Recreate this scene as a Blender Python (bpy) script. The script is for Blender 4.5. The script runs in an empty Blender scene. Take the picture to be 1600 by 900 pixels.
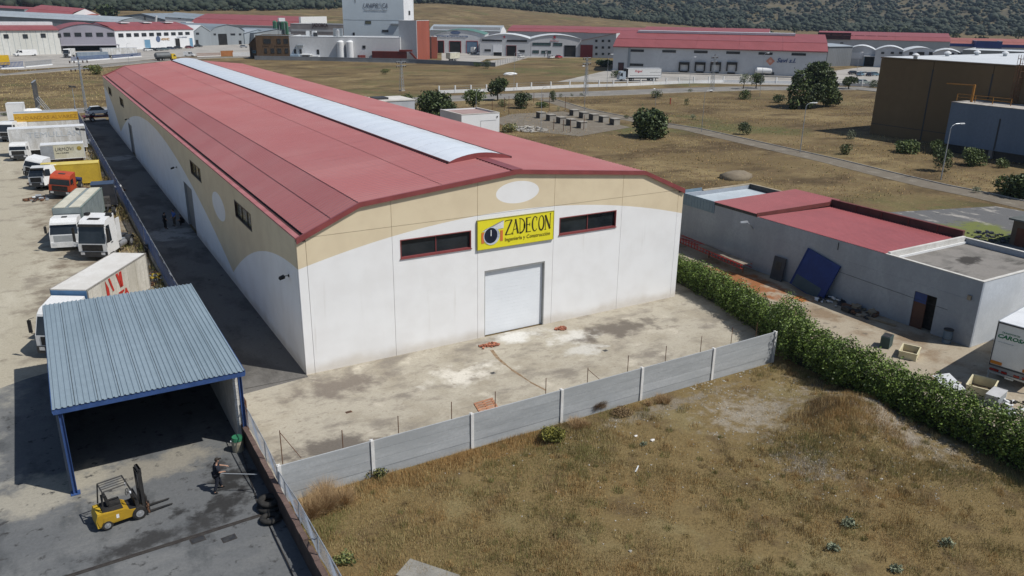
import bpy, math, random
import numpy as np
from mathutils import Vector, Matrix
random.seed(7); rng = np.random.default_rng(7)
SC = bpy.context.scene; COL = SC.collection
R_ = math.radians

# ------------------------------------------------------------------ camera
CAM = Vector((-11.958, -44.915, 21.561)); YAW, PITCH, ROLL, FPX = 0.53675, 0.33688, 0.013879, 1240.75
_f = Vector((math.sin(YAW)*math.cos(PITCH), math.cos(YAW)*math.cos(PITCH), -math.sin(PITCH)))
_r = Vector((math.cos(YAW), -math.sin(YAW), 0)); _u = _r.cross(_f)
CR = math.cos(ROLL)*_r + math.sin(ROLL)*_u; CU = -math.sin(ROLL)*_r + math.cos(ROLL)*_u
cd = bpy.data.cameras.new('camera'); cam = bpy.data.objects.new('camera', cd); COL.objects.link(cam)
cd.sensor_width = 36; cd.lens = 36*FPX/1600; cd.clip_start = 0.5; cd.clip_end = 9000
cam.matrix_world = Matrix(((CR.x, CU.x, -_f.x, CAM.x), (CR.y, CU.y, -_f.y, CAM.y), (CR.z, CU.z, -_f.z, CAM.z), (0, 0, 0, 1)))
SC.camera = cam

# ------------------------------------------------------------------ sky, sun, exposure
SUN_EL, SUN_AZ = R_(54.5), math.atan2(0.67, -0.742)      # azimuth clockwise from +Y
w = bpy.data.worlds.new('World'); SC.world = w; w.use_nodes = True
nt = w.node_tree; nt.nodes.clear()
sky = nt.nodes.new('ShaderNodeTexSky'); sky.sky_type = 'NISHITA'; sky.sun_disc = False
sky.sun_elevation = SUN_EL; sky.sun_rotation = SUN_AZ; sky.altitude = 600
bg = nt.nodes.new('ShaderNodeBackground'); bg.inputs[1].default_value = 0.082
out = nt.nodes.new('ShaderNodeOutputWorld')
nt.links.new(sky.outputs[0], bg.inputs[0]); nt.links.new(bg.outputs[0], out.inputs[0])
sl = bpy.data.lights.new('sun', 'SUN'); sl.energy = 4.3; sl.angle = R_(0.53); sl.color = (1, 0.965, 0.91)
so = bpy.data.objects.new('sun', sl); COL.objects.link(so); so.location = (60, -60, 90)
sd = Vector((math.sin(SUN_AZ)*math.cos(SUN_EL), math.cos(SUN_AZ)*math.cos(SUN_EL), math.sin(SUN_EL)))
so.rotation_euler = sd.to_track_quat('Z', 'Y').to_euler()
vs = SC.view_settings; vs.view_transform = 'Standard'; vs.look = 'None'; vs.gamma = 1; vs.exposure = 0.0; vs.use_curve_mapping = False
SC.cycles.max_bounces = 6; SC.cycles.diffuse_bounces = 3; SC.cycles.transparent_max_bounces = 12

# ------------------------------------------------------------------ surveying: a picture ray met with the ground or a wall plane
def ray(u, v): return CR*((u-800)/FPX) - CU*((v-450)/FPX) + _f
def at(u, v, z=0.0): d = ray(u, v); return CAM + d*((z-CAM.z)/d.z)
def atx(u, v, x): d = ray(u, v); return CAM + d*((x-CAM.x)/d.x)
def aty(u, v, y): d = ray(u, v); return CAM + d*((y-CAM.y)/d.y)
def hgt(u, v, p):                     # height on the plumb line through p that shows at row v
    d = ray(u, v); t = (p[0]-CAM.x)*_f.x + (p[1]-CAM.y)*_f.y
    t = math.hypot(p[0]-CAM.x, p[1]-CAM.y)/math.hypot(d.x, d.y); return CAM.z + d.z*t

# ------------------------------------------------------------------ materials
MATS = {}
def _mix(N, L, fac, a, b):
    m = N.new('ShaderNodeMix'); m.data_type = 'RGBA'
    if isinstance(fac, float): m.inputs[0].default_value = fac
    else: L.new(fac, m.inputs[0])
    for s, c in ((6, a), (7, b)):
        if isinstance(c, tuple): m.inputs[s].default_value = (*c[:3], 1)
        else: L.new(c, m.inputs[s])
    return m.outputs[2]
def _noise(N, L, vec, scale, detail=4, rough=.6, stretch=None):
    if stretch:
        mp = N.new('ShaderNodeMapping'); mp.inputs['Scale'].default_value = stretch; L.new(vec, mp.inputs[0]); vec = mp.outputs[0]
    n = N.new('ShaderNodeTexNoise'); n.inputs['Scale'].default_value = scale; n.inputs['Detail'].default_value = detail
    n.inputs['Roughness'].default_value = rough; L.new(vec, n.inputs['Vector']); return n.outputs[0]
def _ramp(N, L, fac, lo, hi):
    r = N.new('ShaderNodeMapRange'); r.interpolation_type = 'SMOOTHSTEP'; r.inputs[1].default_value = lo; r.inputs[2].default_value = hi
    L.new(fac, r.inputs[0]); return r.outputs[0]
def _math(N, L, op, a, b=None):
    m = N.new('ShaderNodeMath'); m.operation = op
    for i, x in enumerate((a, b)):
        if x is None: continue
        if isinstance(x, (int, float)): m.inputs[i].default_value = x
        else: L.new(x, m.inputs[i])
    return m.outputs[0]
def base(name, rough=.7, metal=0.0, spec=.35):
    m = bpy.data.materials.new(name); m.use_nodes = True; N = m.node_tree.nodes; L = m.node_tree.links
    b = N['Principled BSDF']; b.inputs['Roughness'].default_value = rough; b.inputs['Metallic'].default_value = metal
    b.inputs['Specular IOR Level'].default_value = spec
    g = N.new('ShaderNodeNewGeometry'); MATS[name] = m
    return m, N, L, b, g.outputs['Position']
def M(name, col, col2=None, scale=1.5, rough=.7, metal=0.0, spec=.35, bump=0.0, bscale=None, lo=.35, hi=.65, stretch=None, vary=0.0, fine=0.0):
    """two colours mixed by noise, a finer grain over it, optional relief; vary = per-piece brightness"""
    if name in MATS: return MATS[name]
    m, N, L, b, pos = base(name, rough, metal, spec)
    c2 = col2 or tuple(x*.82 for x in col)
    n = _noise(N, L, pos, scale, 5, .62, stretch)
    c = _mix(N, L, _ramp(N, L, n, lo, hi), col, c2)
    if fine:
        n2 = _noise(N, L, pos, scale*9, 3, .7)
        f = _ramp(N, L, n2, .3, .7); dk = _mix(N, L, f, c, tuple(x*(1-fine) for x in c2)); c = _mix(N, L, .5, c, dk)
    if vary:
        oi = N.new('ShaderNodeObjectInfo'); hs = N.new('ShaderNodeHueSaturation')
        r = N.new('ShaderNodeMapRange'); r.inputs[3].default_value = 1-vary; r.inputs[4].default_value = 1+vary
        L.new(oi.outputs['Random'], r.inputs[0]); L.new(r.outputs[0], hs.inputs['Value']); L.new(c, hs.inputs['Color']); c = hs.outputs[0]
    L.new(c, b.inputs['Base Color'])
    if bump:
        bn = N.new('ShaderNodeBump'); bn.inputs['Strength'].default_value = bump; bn.inputs['Distance'].default_value = .03
        L.new(_noise(N, L, pos, bscale or scale*12, 3), bn.inputs['Height']); L.new(bn.outputs[0], b.inputs['Normal'])
    return m
def paint(name, col, rough=.35, dirt=.25): return M(name, col, tuple(x*(1-dirt) for x in col), 1.1, rough, spec=.5, lo=.4, hi=.75, fine=dirt*.5)

# ------------------------------------------------------------------ mesh building
class MB:
    def __init__(s): s.v = []; s.f = []; s.m = []
    def add(s, vs, fs, mi=0):
        o = len(s.v); s.v += [tuple(x) for x in vs]; s.f += [tuple(i+o for i in f) for f in fs]; s.m += [mi]*len(fs); return s
    def box(s, x0, x1, y0, y1, z0, z1, mi=0):
        return s.add([(x0,y0,z0),(x1,y0,z0),(x1,y1,z0),(x0,y1,z0),(x0,y0,z1),(x1,y0,z1),(x1,y1,z1),(x0,y1,z1)],
                     [(0,3,2,1),(4,5,6,7),(0,1,5,4),(1,2,6,5),(2,3,7,6),(3,0,4,7)], mi)
    def hexa(s, p, mi=0):      # 8 corners: bottom ring then top ring
        return s.add(p, [(0,3,2,1),(4,5,6,7),(0,1,5,4),(1,2,6,5),(2,3,7,6),(3,0,4,7)], mi)
    def quad(s, a, b, c, d, mi=0): return s.add([a,b,c,d], [(0,1,2,3)], mi)
    def prism(s, pts, axis, a, b, mi=0):   # 2-D polygon pushed along an axis
        def P(q, t): return {'x':(t,q[0],q[1]), 'y':(q[0],t,q[1]), 'z':(q[0],q[1],t)}[axis]
        n = len(pts); vs = [P(q,a) for q in pts]+[P(q,b) for q in pts]
        return s.add(vs, [tuple(range(n))[::-1], tuple(range(n,2*n))]+[(i,(i+1)%n,n+(i+1)%n,n+i) for i in range(n)], mi)
    def cyl(s, p0, p1, r0, r1=None, n=8, mi=0):
        r1 = r0 if r1 is None else r1; p0, p1 = Vector(p0), Vector(p1); d = (p1-p0).normalized()
        a = d.orthogonal().normalized(); b = d.cross(a); vs = []
        for p, r in ((p0,r0),(p1,r1)):
            for i in range(n):
                t = 2*math.pi*i/n; vs.append(p+a*(r*math.cos(t))+b*(r*math.sin(t)))
        return s.add(vs, [tuple(range(n))[::-1], tuple(range(n,2*n))]+[(i,(i+1)%n,n+(i+1)%n,n+i) for i in range(n)], mi)
    def tube(s, pts, r, n=5, mi=0):
        for a, b in zip(pts, pts[1:]): s.cyl(a, b, r, r, n, mi)
        return s
    def blob(s, c, r, n=1, jit=.15, mi=0, seed=None):
        import bmesh
        bm = bmesh.new(); bmesh.ops.create_icosphere(bm, subdivisions=n, radius=1); q = random.Random(seed if seed is not None else random.random())
        r = (r,r,r) if isinstance(r,(int,float)) else r
        vs = []
        for v in bm.verts:
            k = 1+q.uniform(-jit,jit); vs.append((c[0]+v.co.x*r[0]*k, c[1]+v.co.y*r[1]*k, c[2]+v.co.z*r[2]*k))
        fs = [tuple(v.index for v in f.verts) for f in bm.faces]; bm.free(); return s.add(vs, fs, mi)
    def xf(s, M4): s.v = [tuple(M4 @ Vector(v)) for v in s.v]; return s
    def data(s, name, mats, smooth=False):
        me = bpy.data.meshes.new(name); me.from_pydata(s.v, [], s.f)
        for m in (mats if isinstance(mats,(list,tuple)) else [mats]): me.materials.append(m)
        if any(s.m): me.polygons.foreach_set('material_index', s.m)
        if smooth: me.polygons.foreach_set('use_smooth', [True]*len(s.f))
        me.update(); return me
    def build(s, name, mats, parent=None, loc=None, smooth=False, label=None, kind=None):
        return put(name, s.data(name, mats, smooth), parent, loc, label, kind)
def put(name, me, parent=None, loc=None, label=None, kind=None):
    o = bpy.data.objects.new(name, me); COL.objects.link(o)
    if parent is not None: o.parent = parent
    if loc is not None: o.location = loc
    if label: o['label'] = label
    if kind: o['kind'] = kind
    return o
def tag(o, label, cat, group=None):
    o['label'] = label; o['category'] = cat
    if group: o['group'] = group
    return o
def thing(name, label, cat, loc=(0,0,0), rz=0.0, group=None):
    o = bpy.data.objects.new(name, None); COL.objects.link(o); o.location = loc; o.rotation_euler = (0,0,rz); o.empty_display_size = .3
    return tag(o, label, cat, group)
def struct(o): o['kind'] = 'structure'; return o
def kids(o): return [c for c in ALLK.get(o.name, [])]
def copy_thing(src, loc, rz=None, label=None, scale=None):
    c = src.copy(); COL.objects.link(c); c.location = loc
    if rz is not None: c.rotation_euler = (0,0,rz)
    if label: c['label'] = label
    if scale: c.scale = (scale,)*3 if isinstance(scale,(int,float)) else scale
    for ch in list(src.children):
        d = ch.copy(); COL.objects.link(d); d.parent = c
        for g in list(ch.children):
            e = g.copy(); COL.objects.link(e); e.parent = d
    return c
def big_mesh(name, verts, faces, mats, mi=None, smooth=False):      # numpy arrays, faces all of one size
    me = bpy.data.meshes.new(name); n = len(verts); k = faces.shape[1]; m = len(faces)
    me.vertices.add(n); me.vertices.foreach_set('co', verts.astype(np.float32).ravel())
    me.loops.add(m*k); me.loops.foreach_set('vertex_index', faces.astype(np.int32).ravel())
    me.polygons.add(m); me.polygons.foreach_set('loop_start', np.arange(0, m*k, k, dtype=np.int32))
    for q in mats: me.materials.append(q)
    if mi is not None: me.polygons.foreach_set('material_index', mi.astype(np.int32))
    if smooth: me.polygons.foreach_set('use_smooth', np.ones(m, bool))
    me.update(calc_edges=True); return me
def letters(body, size, width=None, extrude=.01, shear=0.0, bold=0.0):
    """flat lettering as a mesh in the local XZ plane facing -Y, left-bottom at the origin, fitted to width"""
    cu = bpy.data.curves.new('lettering', 'FONT'); cu.body = body; cu.size = size; cu.extrude = extrude; cu.shear = shear; cu.offset = bold; cu.resolution_u = 2
    o = bpy.data.objects.new('lettering', cu); COL.objects.link(o); bpy.context.view_layer.update()
    me = bpy.data.meshes.new_from_object(o.evaluated_get(bpy.context.evaluated_depsgraph_get())); bpy.data.objects.remove(o)
    n = len(me.vertices); co = np.zeros(n*3, np.float32); me.vertices.foreach_get('co', co); co = co.reshape(-1,3)
    co[:,0] -= co[:,0].min(); co[:,1] -= co[:,1].min()
    if width: co[:,0] *= width/co[:,0].max()
    co = np.c_[co[:,0], -co[:,2], co[:,1]]; me.vertices.foreach_set('co', co.astype(np.float32).ravel()); me.update(); me.materials.clear()
    return me
def add_letters(body, size, mat, parent, loc, width=None, rz=0.0, extrude=.01, shear=0.0, bold=0.0):
    me = letters(body, size, width, extrude, shear, bold); me.materials.append(mat); o = put('lettering', me, parent, loc); o.rotation_euler = (0,0,rz); return o

# shared materials
black = M('black_rubber', (.018,.018,.018), (.035,.033,.03), 4, .85)
dark = M('dark_metal', (.03,.032,.036), (.05,.05,.05), 3, .5)
glass = M('window_glass', (.012,.016,.02), (.03,.036,.042), .35, .08, spec=.6)
glassfar = M('far_window_glass', (.022,.027,.033), (.045,.052,.06), .5, .15, spec=.5)
steel = M('galvanised_steel', (.42,.45,.48), (.33,.35,.37), 3, .45, metal=.5)
rust = M('rusty_steel', (.11,.055,.032), (.19,.10,.055), 5, .85)
white = paint('white_paint', (.78,.79,.79), .35, .16)
whitewall = M('white_wall', (.72,.73,.74), (.64,.65,.65), .35, .85)
chrome = M('bright_alloy', (.62,.63,.64), (.5,.5,.5), 4, .35, metal=.7)
# ------------------------------------------------------------------ ground materials
def ground_mat(name, layers, rough=.95, bump=.5, bscale=6.0, grain=.12):
    """layers: list of (colour, scale, lo, hi, stretch, (cx,cy,rx,ry) or None); each lies over the ones before through a noise mask"""
    m, N, L, b, pos = base(name, rough, 0, .15); c = layers[0][0]
    for col, sc, lo, hi, st, spot in layers[1:]:
        n = _noise(N, L, pos, sc, 6, .62, st)
        if spot:
            mp = N.new('ShaderNodeMapping'); mp.vector_type = 'POINT'
            mp.inputs['Location'].default_value = (-spot[0]/spot[2], -spot[1]/spot[3], 0); mp.inputs['Scale'].default_value = (1/spot[2], 1/spot[3], 0)
            L.new(pos, mp.inputs[0]); ln = N.new('ShaderNodeVectorMath'); ln.operation = 'LENGTH'; L.new(mp.outputs[0], ln.inputs[0])
            n = _math(N, L, 'SUBTRACT', n, _math(N, L, 'MULTIPLY', ln.outputs['Value'], .42))
        c = _mix(N, L, _ramp(N, L, n, lo, hi), c, col)
    n = _noise(N, L, pos, 7.0, 6, .75)
    hs = N.new('ShaderNodeHueSaturation'); r = N.new('ShaderNodeMapRange'); r.inputs[1].default_value = .3; r.inputs[2].default_value = .7
    r.inputs[3].default_value = 1-grain; r.inputs[4].default_value = 1+grain; L.new(n, r.inputs[0]); L.new(r.outputs[0], hs.inputs['Value']); L.new(c, hs.inputs['Color'])
    L.new(hs.outputs[0], b.inputs['Base Color'])
    bn = N.new('ShaderNodeBump'); bn.inputs['Strength'].default_value = bump; bn.inputs['Distance'].default_value = .04
    L.new(_noise(N, L, pos, bscale, 5, .7), bn.inputs['Height']); L.new(bn.outputs[0], b.inputs['Normal']); return m
DRY = (.155,.113,.055)
m_dry = ground_mat('dry_grassland', [(DRY,), ((.235,.178,.09), .035, .45, .62, None, None), ((.09,.063,.033), .06, .46, .62, (1,1.7,1), None),
    ((.105,.105,.042), .021, .52, .66, None, None), ((.15,.105,.055), .35, .48, .66, None, None), ((.24,.185,.10), .9, .58, .72, (1,1.6,1), None), ((.085,.068,.036), 1.3, .55, .70, None, None)], bump=1.0, bscale=1.2, grain=.42)
m_hill = ground_mat('hill_scrub', [((.095,.085,.058),), ((.15,.128,.088), .012, .5, .65, None, None), ((.115,.095,.05), .03, .45, .6, None, None)], grain=.25)
m_field = ground_mat('vacant_lot_soil', [((.175,.128,.058),), ((.12,.085,.042), .5, .5, .65, None, None), ((.20,.16,.078), .23, .52, .68, None, None),
    ((.27,.235,.18), 1.5, .20, .50, None, (20.5,-17.2,5.5,4)), ((.26,.225,.175), 1.4, .16, .46, None, (25.6,-21.5,2.6,8)), ((.20,.17,.125), 1.7, .2, .44, None, (17,-14.2,9,1.0)),
    ((.17,.15,.125), 1.3, .22, .45, None, (19,-22.5,3,3)), ((.32,.30,.27), 6.0, .66, .74, None, None)], bump=1.0, bscale=4, grain=.3)
m_lot = ground_mat('stained_concrete', [((.395,.36,.29),), ((.32,.285,.222), .3, .45, .65, None, None), ((.225,.20,.165), .38, .50, .68, (.7,1.25,1), None), ((.25,.22,.18), 1.1, .52, .75, (.7,1.4,1), None),
    ((.60,.565,.49), .7, .2, .5, None, (8.6,-4.6,4.2,2.4)), ((.50,.455,.37), .45, .56, .74, None, None), ((.27,.235,.185), 2.6, .57, .70, None, None),
    ((.60,.585,.54), .6, .12, .40, None, (14.6,-1.0,3.2,1.25)), ((.56,.54,.49), .8, .14, .40, None, (18.2,-3.0,3.4,1.5)), ((.50,.48,.43), .9, .18, .42, None, (17.6,-5.2,2.6,1.3)), ((.2,.172,.142), .55, .16, .38, None, (1,-2.6,5,2.0)), ((.155,.135,.112), .6, .18, .40, None, (22,-3.4,5.5,2.2)), ((.15,.132,.112), .6, .16, .38, None, (-1.6,-9.6,4.6,2.6))], bump=.2, bscale=2, grain=.13)
m_lane = ground_mat('old_lane_concrete', [((.155,.148,.137),), ((.095,.09,.083), .25, .45, .62, (1,.5,1), None), ((.21,.2,.18), .2, .58, .7, None, None), ((.30,.295,.275), .8, .05, .35, None, (-2.4,38.2,3.0,3.2)),
    ((.30,.295,.275), .8, .1, .35, None, (-2.4,86,3.4,3.4)), ((.07,.065,.06), 1.4, .6, .72, None, None)], bump=.25, bscale=3, grain=.18)
m_dirt = ground_mat('pale_yard_dirt', [((.385,.35,.272),), ((.455,.42,.335), .12, .5, .66, (1.6,.5,1), None), ((.27,.24,.19), .3, .52, .68, None, None), ((.19,.155,.115), .55, .10, .42, None, (-7.5,55,8,62)),
    ((.24,.21,.165), .9, .60, .72, None, None), ((.21,.18,.14), .5, .20, .42, None, (-12,20,5,12))], bump=.5, bscale=3, grain=.16)
m_apron = ground_mat('grey_apron_concrete', [((.125,.13,.133),), ((.165,.168,.166), .16, .46, .64, (.6,1.4,1), None), ((.085,.09,.093), .42, .5, .68, (1.4,.6,1), None), ((.31,.29,.24), .5, .10, .34, None, (-13.8,-6.6,4.5,2.4)),
    ((.24,.225,.19), .5, .14, .36, None, (-8.8,-6.6,4,1.9)), ((.036,.036,.036), .9, .24, .42, None, (-7.8,-11.6,3.6,1.6)), ((.045,.045,.045), .8, .18, .40, None, (-10,-12.8,4.4,1.2)), ((.032,.032,.032), 1.2, .2, .42, None, (-6.6,-9.4,1.6,3.6)), ((.05,.05,.05), 1.6, .57, .70, None, None),
    ((.30,.29,.25), .4, .2, .45, None, (-18,6,5,4)), ((.27,.265,.24), .5, .2, .42, None, (-19,-2,5,6))], bump=.2, bscale=2.5, grain=.14)
m_annexyard = ground_mat('rust_stained_yard', [((.36,.31,.235),), ((.24,.18,.12), .3, .46, .64, None, None), ((.27,.115,.05), .8, .10, .36, None, (37.5,0,3.2,6)), ((.42,.15,.045), 1.2, .2, .36, None, (38.6,-5.2,1.0,1.3)),
    ((.43,.385,.30), .35, .55, .7, None, None), ((.14,.12,.095), 1.1, .58, .72, None, None)], bump=.3, bscale=3, grain=.16)
m_road = ground_mat('road_asphalt', [((.20,.19,.175),), ((.25,.235,.21), .2, .45, .65, None, None), ((.15,.145,.135), .7, .55, .7, None, None)], bump=.2)
m_conc = ground_mat('far_yard_concrete', [((.36,.34,.31),), ((.28,.265,.24), .08, .45, .65, None, None), ((.44,.42,.38), .15, .56, .7, None, None)], bump=.2)
m_path = ground_mat('gravel_street', [((.175,.152,.12),), ((.23,.205,.165), .5, .5, .68, None, None), ((.155,.13,.10), .4, .54, .68, None, None)], bump=.6, grain=.2)
m_kerb = M('kerb_concrete', (.42,.40,.36), (.33,.31,.28), .8, .9)
m_paved = ground_mat('cracked_tarmac', [((.135,.135,.135),), ((.33,.31,.28), .35, .54, .62, (1.5,.7,1), None), ((.15,.17,.055), .25, .16, .34, None, (71,0,10,6)), ((.10,.1,.1), 1.1, .55, .68, None, None)], bump=.4)

# ------------------------------------------------------------------ ground out to the hills, one sheet
def smooth(a, b, x): t = np.clip((x-a)/(b-a), 0, 1); return t*t*(3-2*t)
def terrain(r, az):                   # r metres from the survey point, az degrees clockwise from +Y
    az = np.asarray(az, float); r = np.asarray(r, float)
    za = np.array([-180,-60,-10,0,8,14,19,25,30,36,44,52,70,120,180.]); zf = np.array([0,10,16,16,16,17,20,29,23,13,2,0,0,0,0.])
    ra = np.array([-180,0,8,16,24,32,40,180.]); r1 = np.array([820,820,850,980,1130,1180,1150,1150.])
    f = np.interp(az, za, zf); e = np.interp(az, ra, r1)
    z = f*smooth(470, 1, 0)*0 + f*smooth(600+0*az, e-20, r)
    hill = np.clip(r-e, 0, None); hill = 150*smooth(0, 1700, hill) + hill*.035
    lump = 7*np.sin(az*.53+1)*np.sin(r*.0061+az*.2) + 5*np.sin(az*.91)*np.cos(r*.0103)
    z = z + hill*(.82+.18*np.sin(az*.11+.6)) + lump*smooth(0, 260, r-e)
    return np.where(r < 2900, z, z)
def ground_z(x, y):
    r = math.hypot(x-CAM.x, y-CAM.y); return float(terrain(r, math.degrees(math.atan2(x-CAM.x, y-CAM.y))))
def polar(rs, azs, name, mats, mi=None):
    Rg, A = np.meshgrid(np.array(rs, float), np.array(azs, float), indexing='ij'); Z = terrain(Rg, A)-.03
    V = np.stack([CAM.x+Rg*np.sin(np.radians(A)), CAM.y+Rg*np.cos(np.radians(A)), Z], -1).reshape(-1,3); na = len(azs)
    i, j = np.meshgrid(np.arange(len(rs)-1), np.arange(na-1), indexing='ij'); q = (i*na+j).ravel()
    F = np.stack([q, q+1, q+na+1, q+na], -1)
    return big_mesh(name, V, F, mats, None, True)
azs = np.arange(-180, 180.01, 2.0); rs1 = np.concatenate([[.2,60,150,300,430], np.arange(460, 1200, 30)])
g = put('ground', polar(rs1, azs, 'ground', [m_dry])); struct(g)
h = put('hills', polar(np.concatenate([[1165], np.arange(1200, 3400, 50), [3600, 4200]]), azs, 'hills', [m_hill])); h.location.z = .01; struct(h)
def sheet(name, pts, z, mat, n=1):
    mb = MB(); mb.add([(p[0],p[1],z) for p in pts], [tuple(range(len(pts)))]); o = mb.build(name, mat); return struct(o)
def strip(name, line, width, z, mat, kerbs=(), kerbname='kerb'):
    """a road along a ground line; a kerb of real height on the sides named"""
    P = [Vector((p[0],p[1])) for p in line]; Ls = []; Rs = []
    for i, p in enumerate(P):
        d = (P[min(i+1,len(P)-1)]-P[max(i-1,0)]).normalized(); n = Vector((-d.y,d.x)); Ls.append(p+n*width/2); Rs.append(p-n*width/2)
    mb = MB(); mb.add([(p.x,p.y,z) for p in Ls+Rs], [(i+1,i,len(P)+i,len(P)+i+1) for i in range(len(P)-1)]); o = struct(mb.build(name, mat))
    for side in kerbs:
        E = Ls if side == 'L' else Rs; mb = MB()
        for a, b in zip(E, E[1:]):
            d = (b-a).normalized(); n = Vector((-d.y,d.x))*(.16 if side == 'L' else -.16)
            mb.hexa([(a.x,a.y,z-.05),(b.x,b.y,z-.05),(b.x+n.x,b.y+n.y,z-.05),(a.x+n.x,a.y+n.y,z-.05),(a.x,a.y,z+.13),(b.x,b.y,z+.13),(b.x+n.x,b.y+n.y,z+.13),(a.x+n.x,a.y+n.y,z+.13)])
        struct(mb.build(kerbname, m_kerb))
    return o
sheet('dirt_yard', [(-70,5.5),(-19,5.5),(-14.9,7.7),(-10,9.2),(-5.3,9.2),(-5.0,145),(-70,152)], -.018, m_dirt)
sheet('apron', [(-70,-70),(-5.0,-70),(-5.0,9.2),(-10,9.2),(-14.9,7.7),(-19,5.5),(-70,5.5)], -.012, m_apron)
sheet('concrete_lot', [(-4.8,-12.66),(27.4,-12.66),(30.5,-8),(33.2,4),(34.2,16),(34.2,138),(30,138),(30,0),(0,0),(0,-.35),(-4.8,-.9)], .004, m_lot)
sheet('side_lane', [(-4.8,-.9),(0,-.35),(0,136),(-4.8,136)], .0, m_lane)
sheet('annex_yard', [(28.4,-70),(95,-70),(95,-14),(51.5,-12),(51.5,16),(34.6,18),(33.4,4),(31,-8),(28.4,-13)], -.012, m_annexyard)
P = [at(1300,331), at(1400,298), at(1470,288), at(1600,318), at(1640,345), at(1640,420), at(1500,372)]
sheet('cracked_forecourt', [(52.2,14),(60,15.5),(72,10),(86,6),(88,-6),(80,-14),(52.2,-12)], -.008, m_paved)
sheet('brown_forecourt', [(51.6,10),(57,11.5),(62.5,6),(64,-3),(66,-12.5),(51.6,-11.5)], -.003, m_path)
# streets
road_back = [at(-60,112), at(0,117), at(60,112), at(130,106), at(200,99), at(262,93), at(330,90), at(410,89), at(540,95), at(640,97.5), at(700,98.5), at(745,101)]
strip('road', [(p.x,p.y) for p in road_back], 9, .0, m_road, 'R')
near_street = [(-75,147.5),(-20,150),(5,151),(40,152),(62,150.5)]
strip('rear_street', near_street, 8, .004, m_road, 'LR')
ws = [at(560,160), at(640,157), at(720,153), at(800,150), at(870,148), at(960,145), at(1060,141), at(1160,138), at(1240,138), at(1340,138), at(1480,150)]
strip('wall_street', [(p.x,p.y) for p in ws], 12, .008, m_road, 'R')
pl = [at(850,154), at(905,171), at(960,182), at(1015,192), at(1080,202), at(1150,218), at(1220,234), at(1300,252), at(1380,272), at(1460,291), at(1540,307), at(1640,330)]
strip('gravel_street', [(p.x,p.y) for p in pl], 4.2, .002, m_path, 'L')
# far yards behind the walls, as the ground of the estate
def pix_sheet(name, px, z, mat): sheet(name, [at(*p)[:2] for p in px], z, mat)
pix_sheet('left_estate_yard', [(-80,108),(30,109),(130,103),(205,96),(262,90),(330,86.5),(395,86),(395,70),(330,66),(180,70),(-80,76)], -.004, m_conc)
pix_sheet('dock_yard', [(870,128),(975,128),(1290,134),(1385,130),(1385,100),(1292,112),(1100,112),(958,108)], -.004, m_conc)
pix_sheet('workshop_yard', [(690,97),(750,97),(760,92),(830,90),(910,89.5),(910,85),(690,80)], -.004, m_conc)
pix_sheet('trial_pad', [(800,178),(880,174),(985,199),(905,213),(840,206),(760,190)], .006, m_path)
# ------------------------------------------------------------------ vacant lot in front: soil with the mound
def field_z(x, y):
    z = .03+.045*(np.sin(x*.9)*np.cos(y*1.1)+np.sin(x*.37+y*.5)) + .02*np.sin(x*2.7+1)*np.sin(y*3.1)
    d = ((x-24.1)/3.0)**2 + ((y+20.6)/2.6)**2; z = z + 1.15*np.exp(-d**1.15*1.0)*(1+.12*np.sin(x*3)*np.cos(y*2.6))
    d2 = ((x-26.6)/2.2)**2 + ((y+25)/5.5)**2; z = z + .35*np.exp(-d2)
    edge = smooth(0, 1.2, -12.85-y)*smooth(0, 1, x+4.8); return np.maximum(.006, .012+z*edge + .0*x)
gx = np.linspace(-4.78, 28.2, 180); gy = np.linspace(-64, -12.86, 240); X, Y = np.meshgrid(gx, gy, indexing='ij')
V = np.stack([X, Y, field_z(X, Y)], -1).reshape(-1,3); i, j = np.meshgrid(np.arange(179), np.arange(239), indexing='ij'); q = (i*240+j).ravel()
struct(put('vacant_lot', big_mesh('vacant_lot', V, np.stack([q, q+240, q+241, q+1], -1), [m_field], None, True)))

# ------------------------------------------------------------------ grass: blades one could never count
straws = [M('straw_blades', (.48,.385,.19), (.38,.29,.13), 1.2, .8), M('tawny_blades', (.50,.33,.14), (.42,.265,.11), 1.2, .8), M('olive_blades', (.23,.225,.08), (.18,.18,.06), 1.2, .8), M('brown_stalks', (.24,.17,.09), (.18,.125,.065), 1.2, .85)]
def wob(x, y, s, p): return np.sin(x*s+p)*np.cos(y*s*1.13+p*2)+.6*np.sin(x*s*2.3+y*s*1.7+p*3)+.35*np.cos(x*s*4.1-y*s*3.3+p)
def blades(name, x, y, z, hgts, wid, mi, label, lean=.45):
    n = len(x); a = rng.uniform(0, 2*np.pi, n); b = rng.uniform(0, 2*np.pi, n); wx = np.cos(a)*wid; wy = np.sin(a)*wid; l = rng.uniform(.05, lean, n)*hgts
    V = np.empty((n,3,3)); V[:,0] = np.stack([x-wx,y-wy,z-.01],-1); V[:,1] = np.stack([x+wx,y+wy,z-.01],-1); V[:,2] = np.stack([x+np.cos(b)*l,y+np.sin(b)*l,z+hgts],-1)
    o = put(name, big_mesh(name, V.reshape(-1,3), np.arange(n*3).reshape(-1,3), straws, mi)); o['kind'] = 'stuff'; tag(o, label, 'grass'); return o
n = 620000; x = rng.uniform(-4.7, 28, n); y = -12.95-rng.uniform(0, 1, n)**1.15*27
dens = .62+.32*wob(x,y,.33,1.3)+.26*wob(x,y,1.15,.4); dens -= 1.0*np.exp(-((x-20.5)/4.5)**2-((y+17)/2.6)**2)+.8*np.exp(-((x-26.5)/1.6)**2-((y+20.5)/5)**2); dens -= .55*smooth(7, 17, x)*smooth(-23,-14,y)
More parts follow.
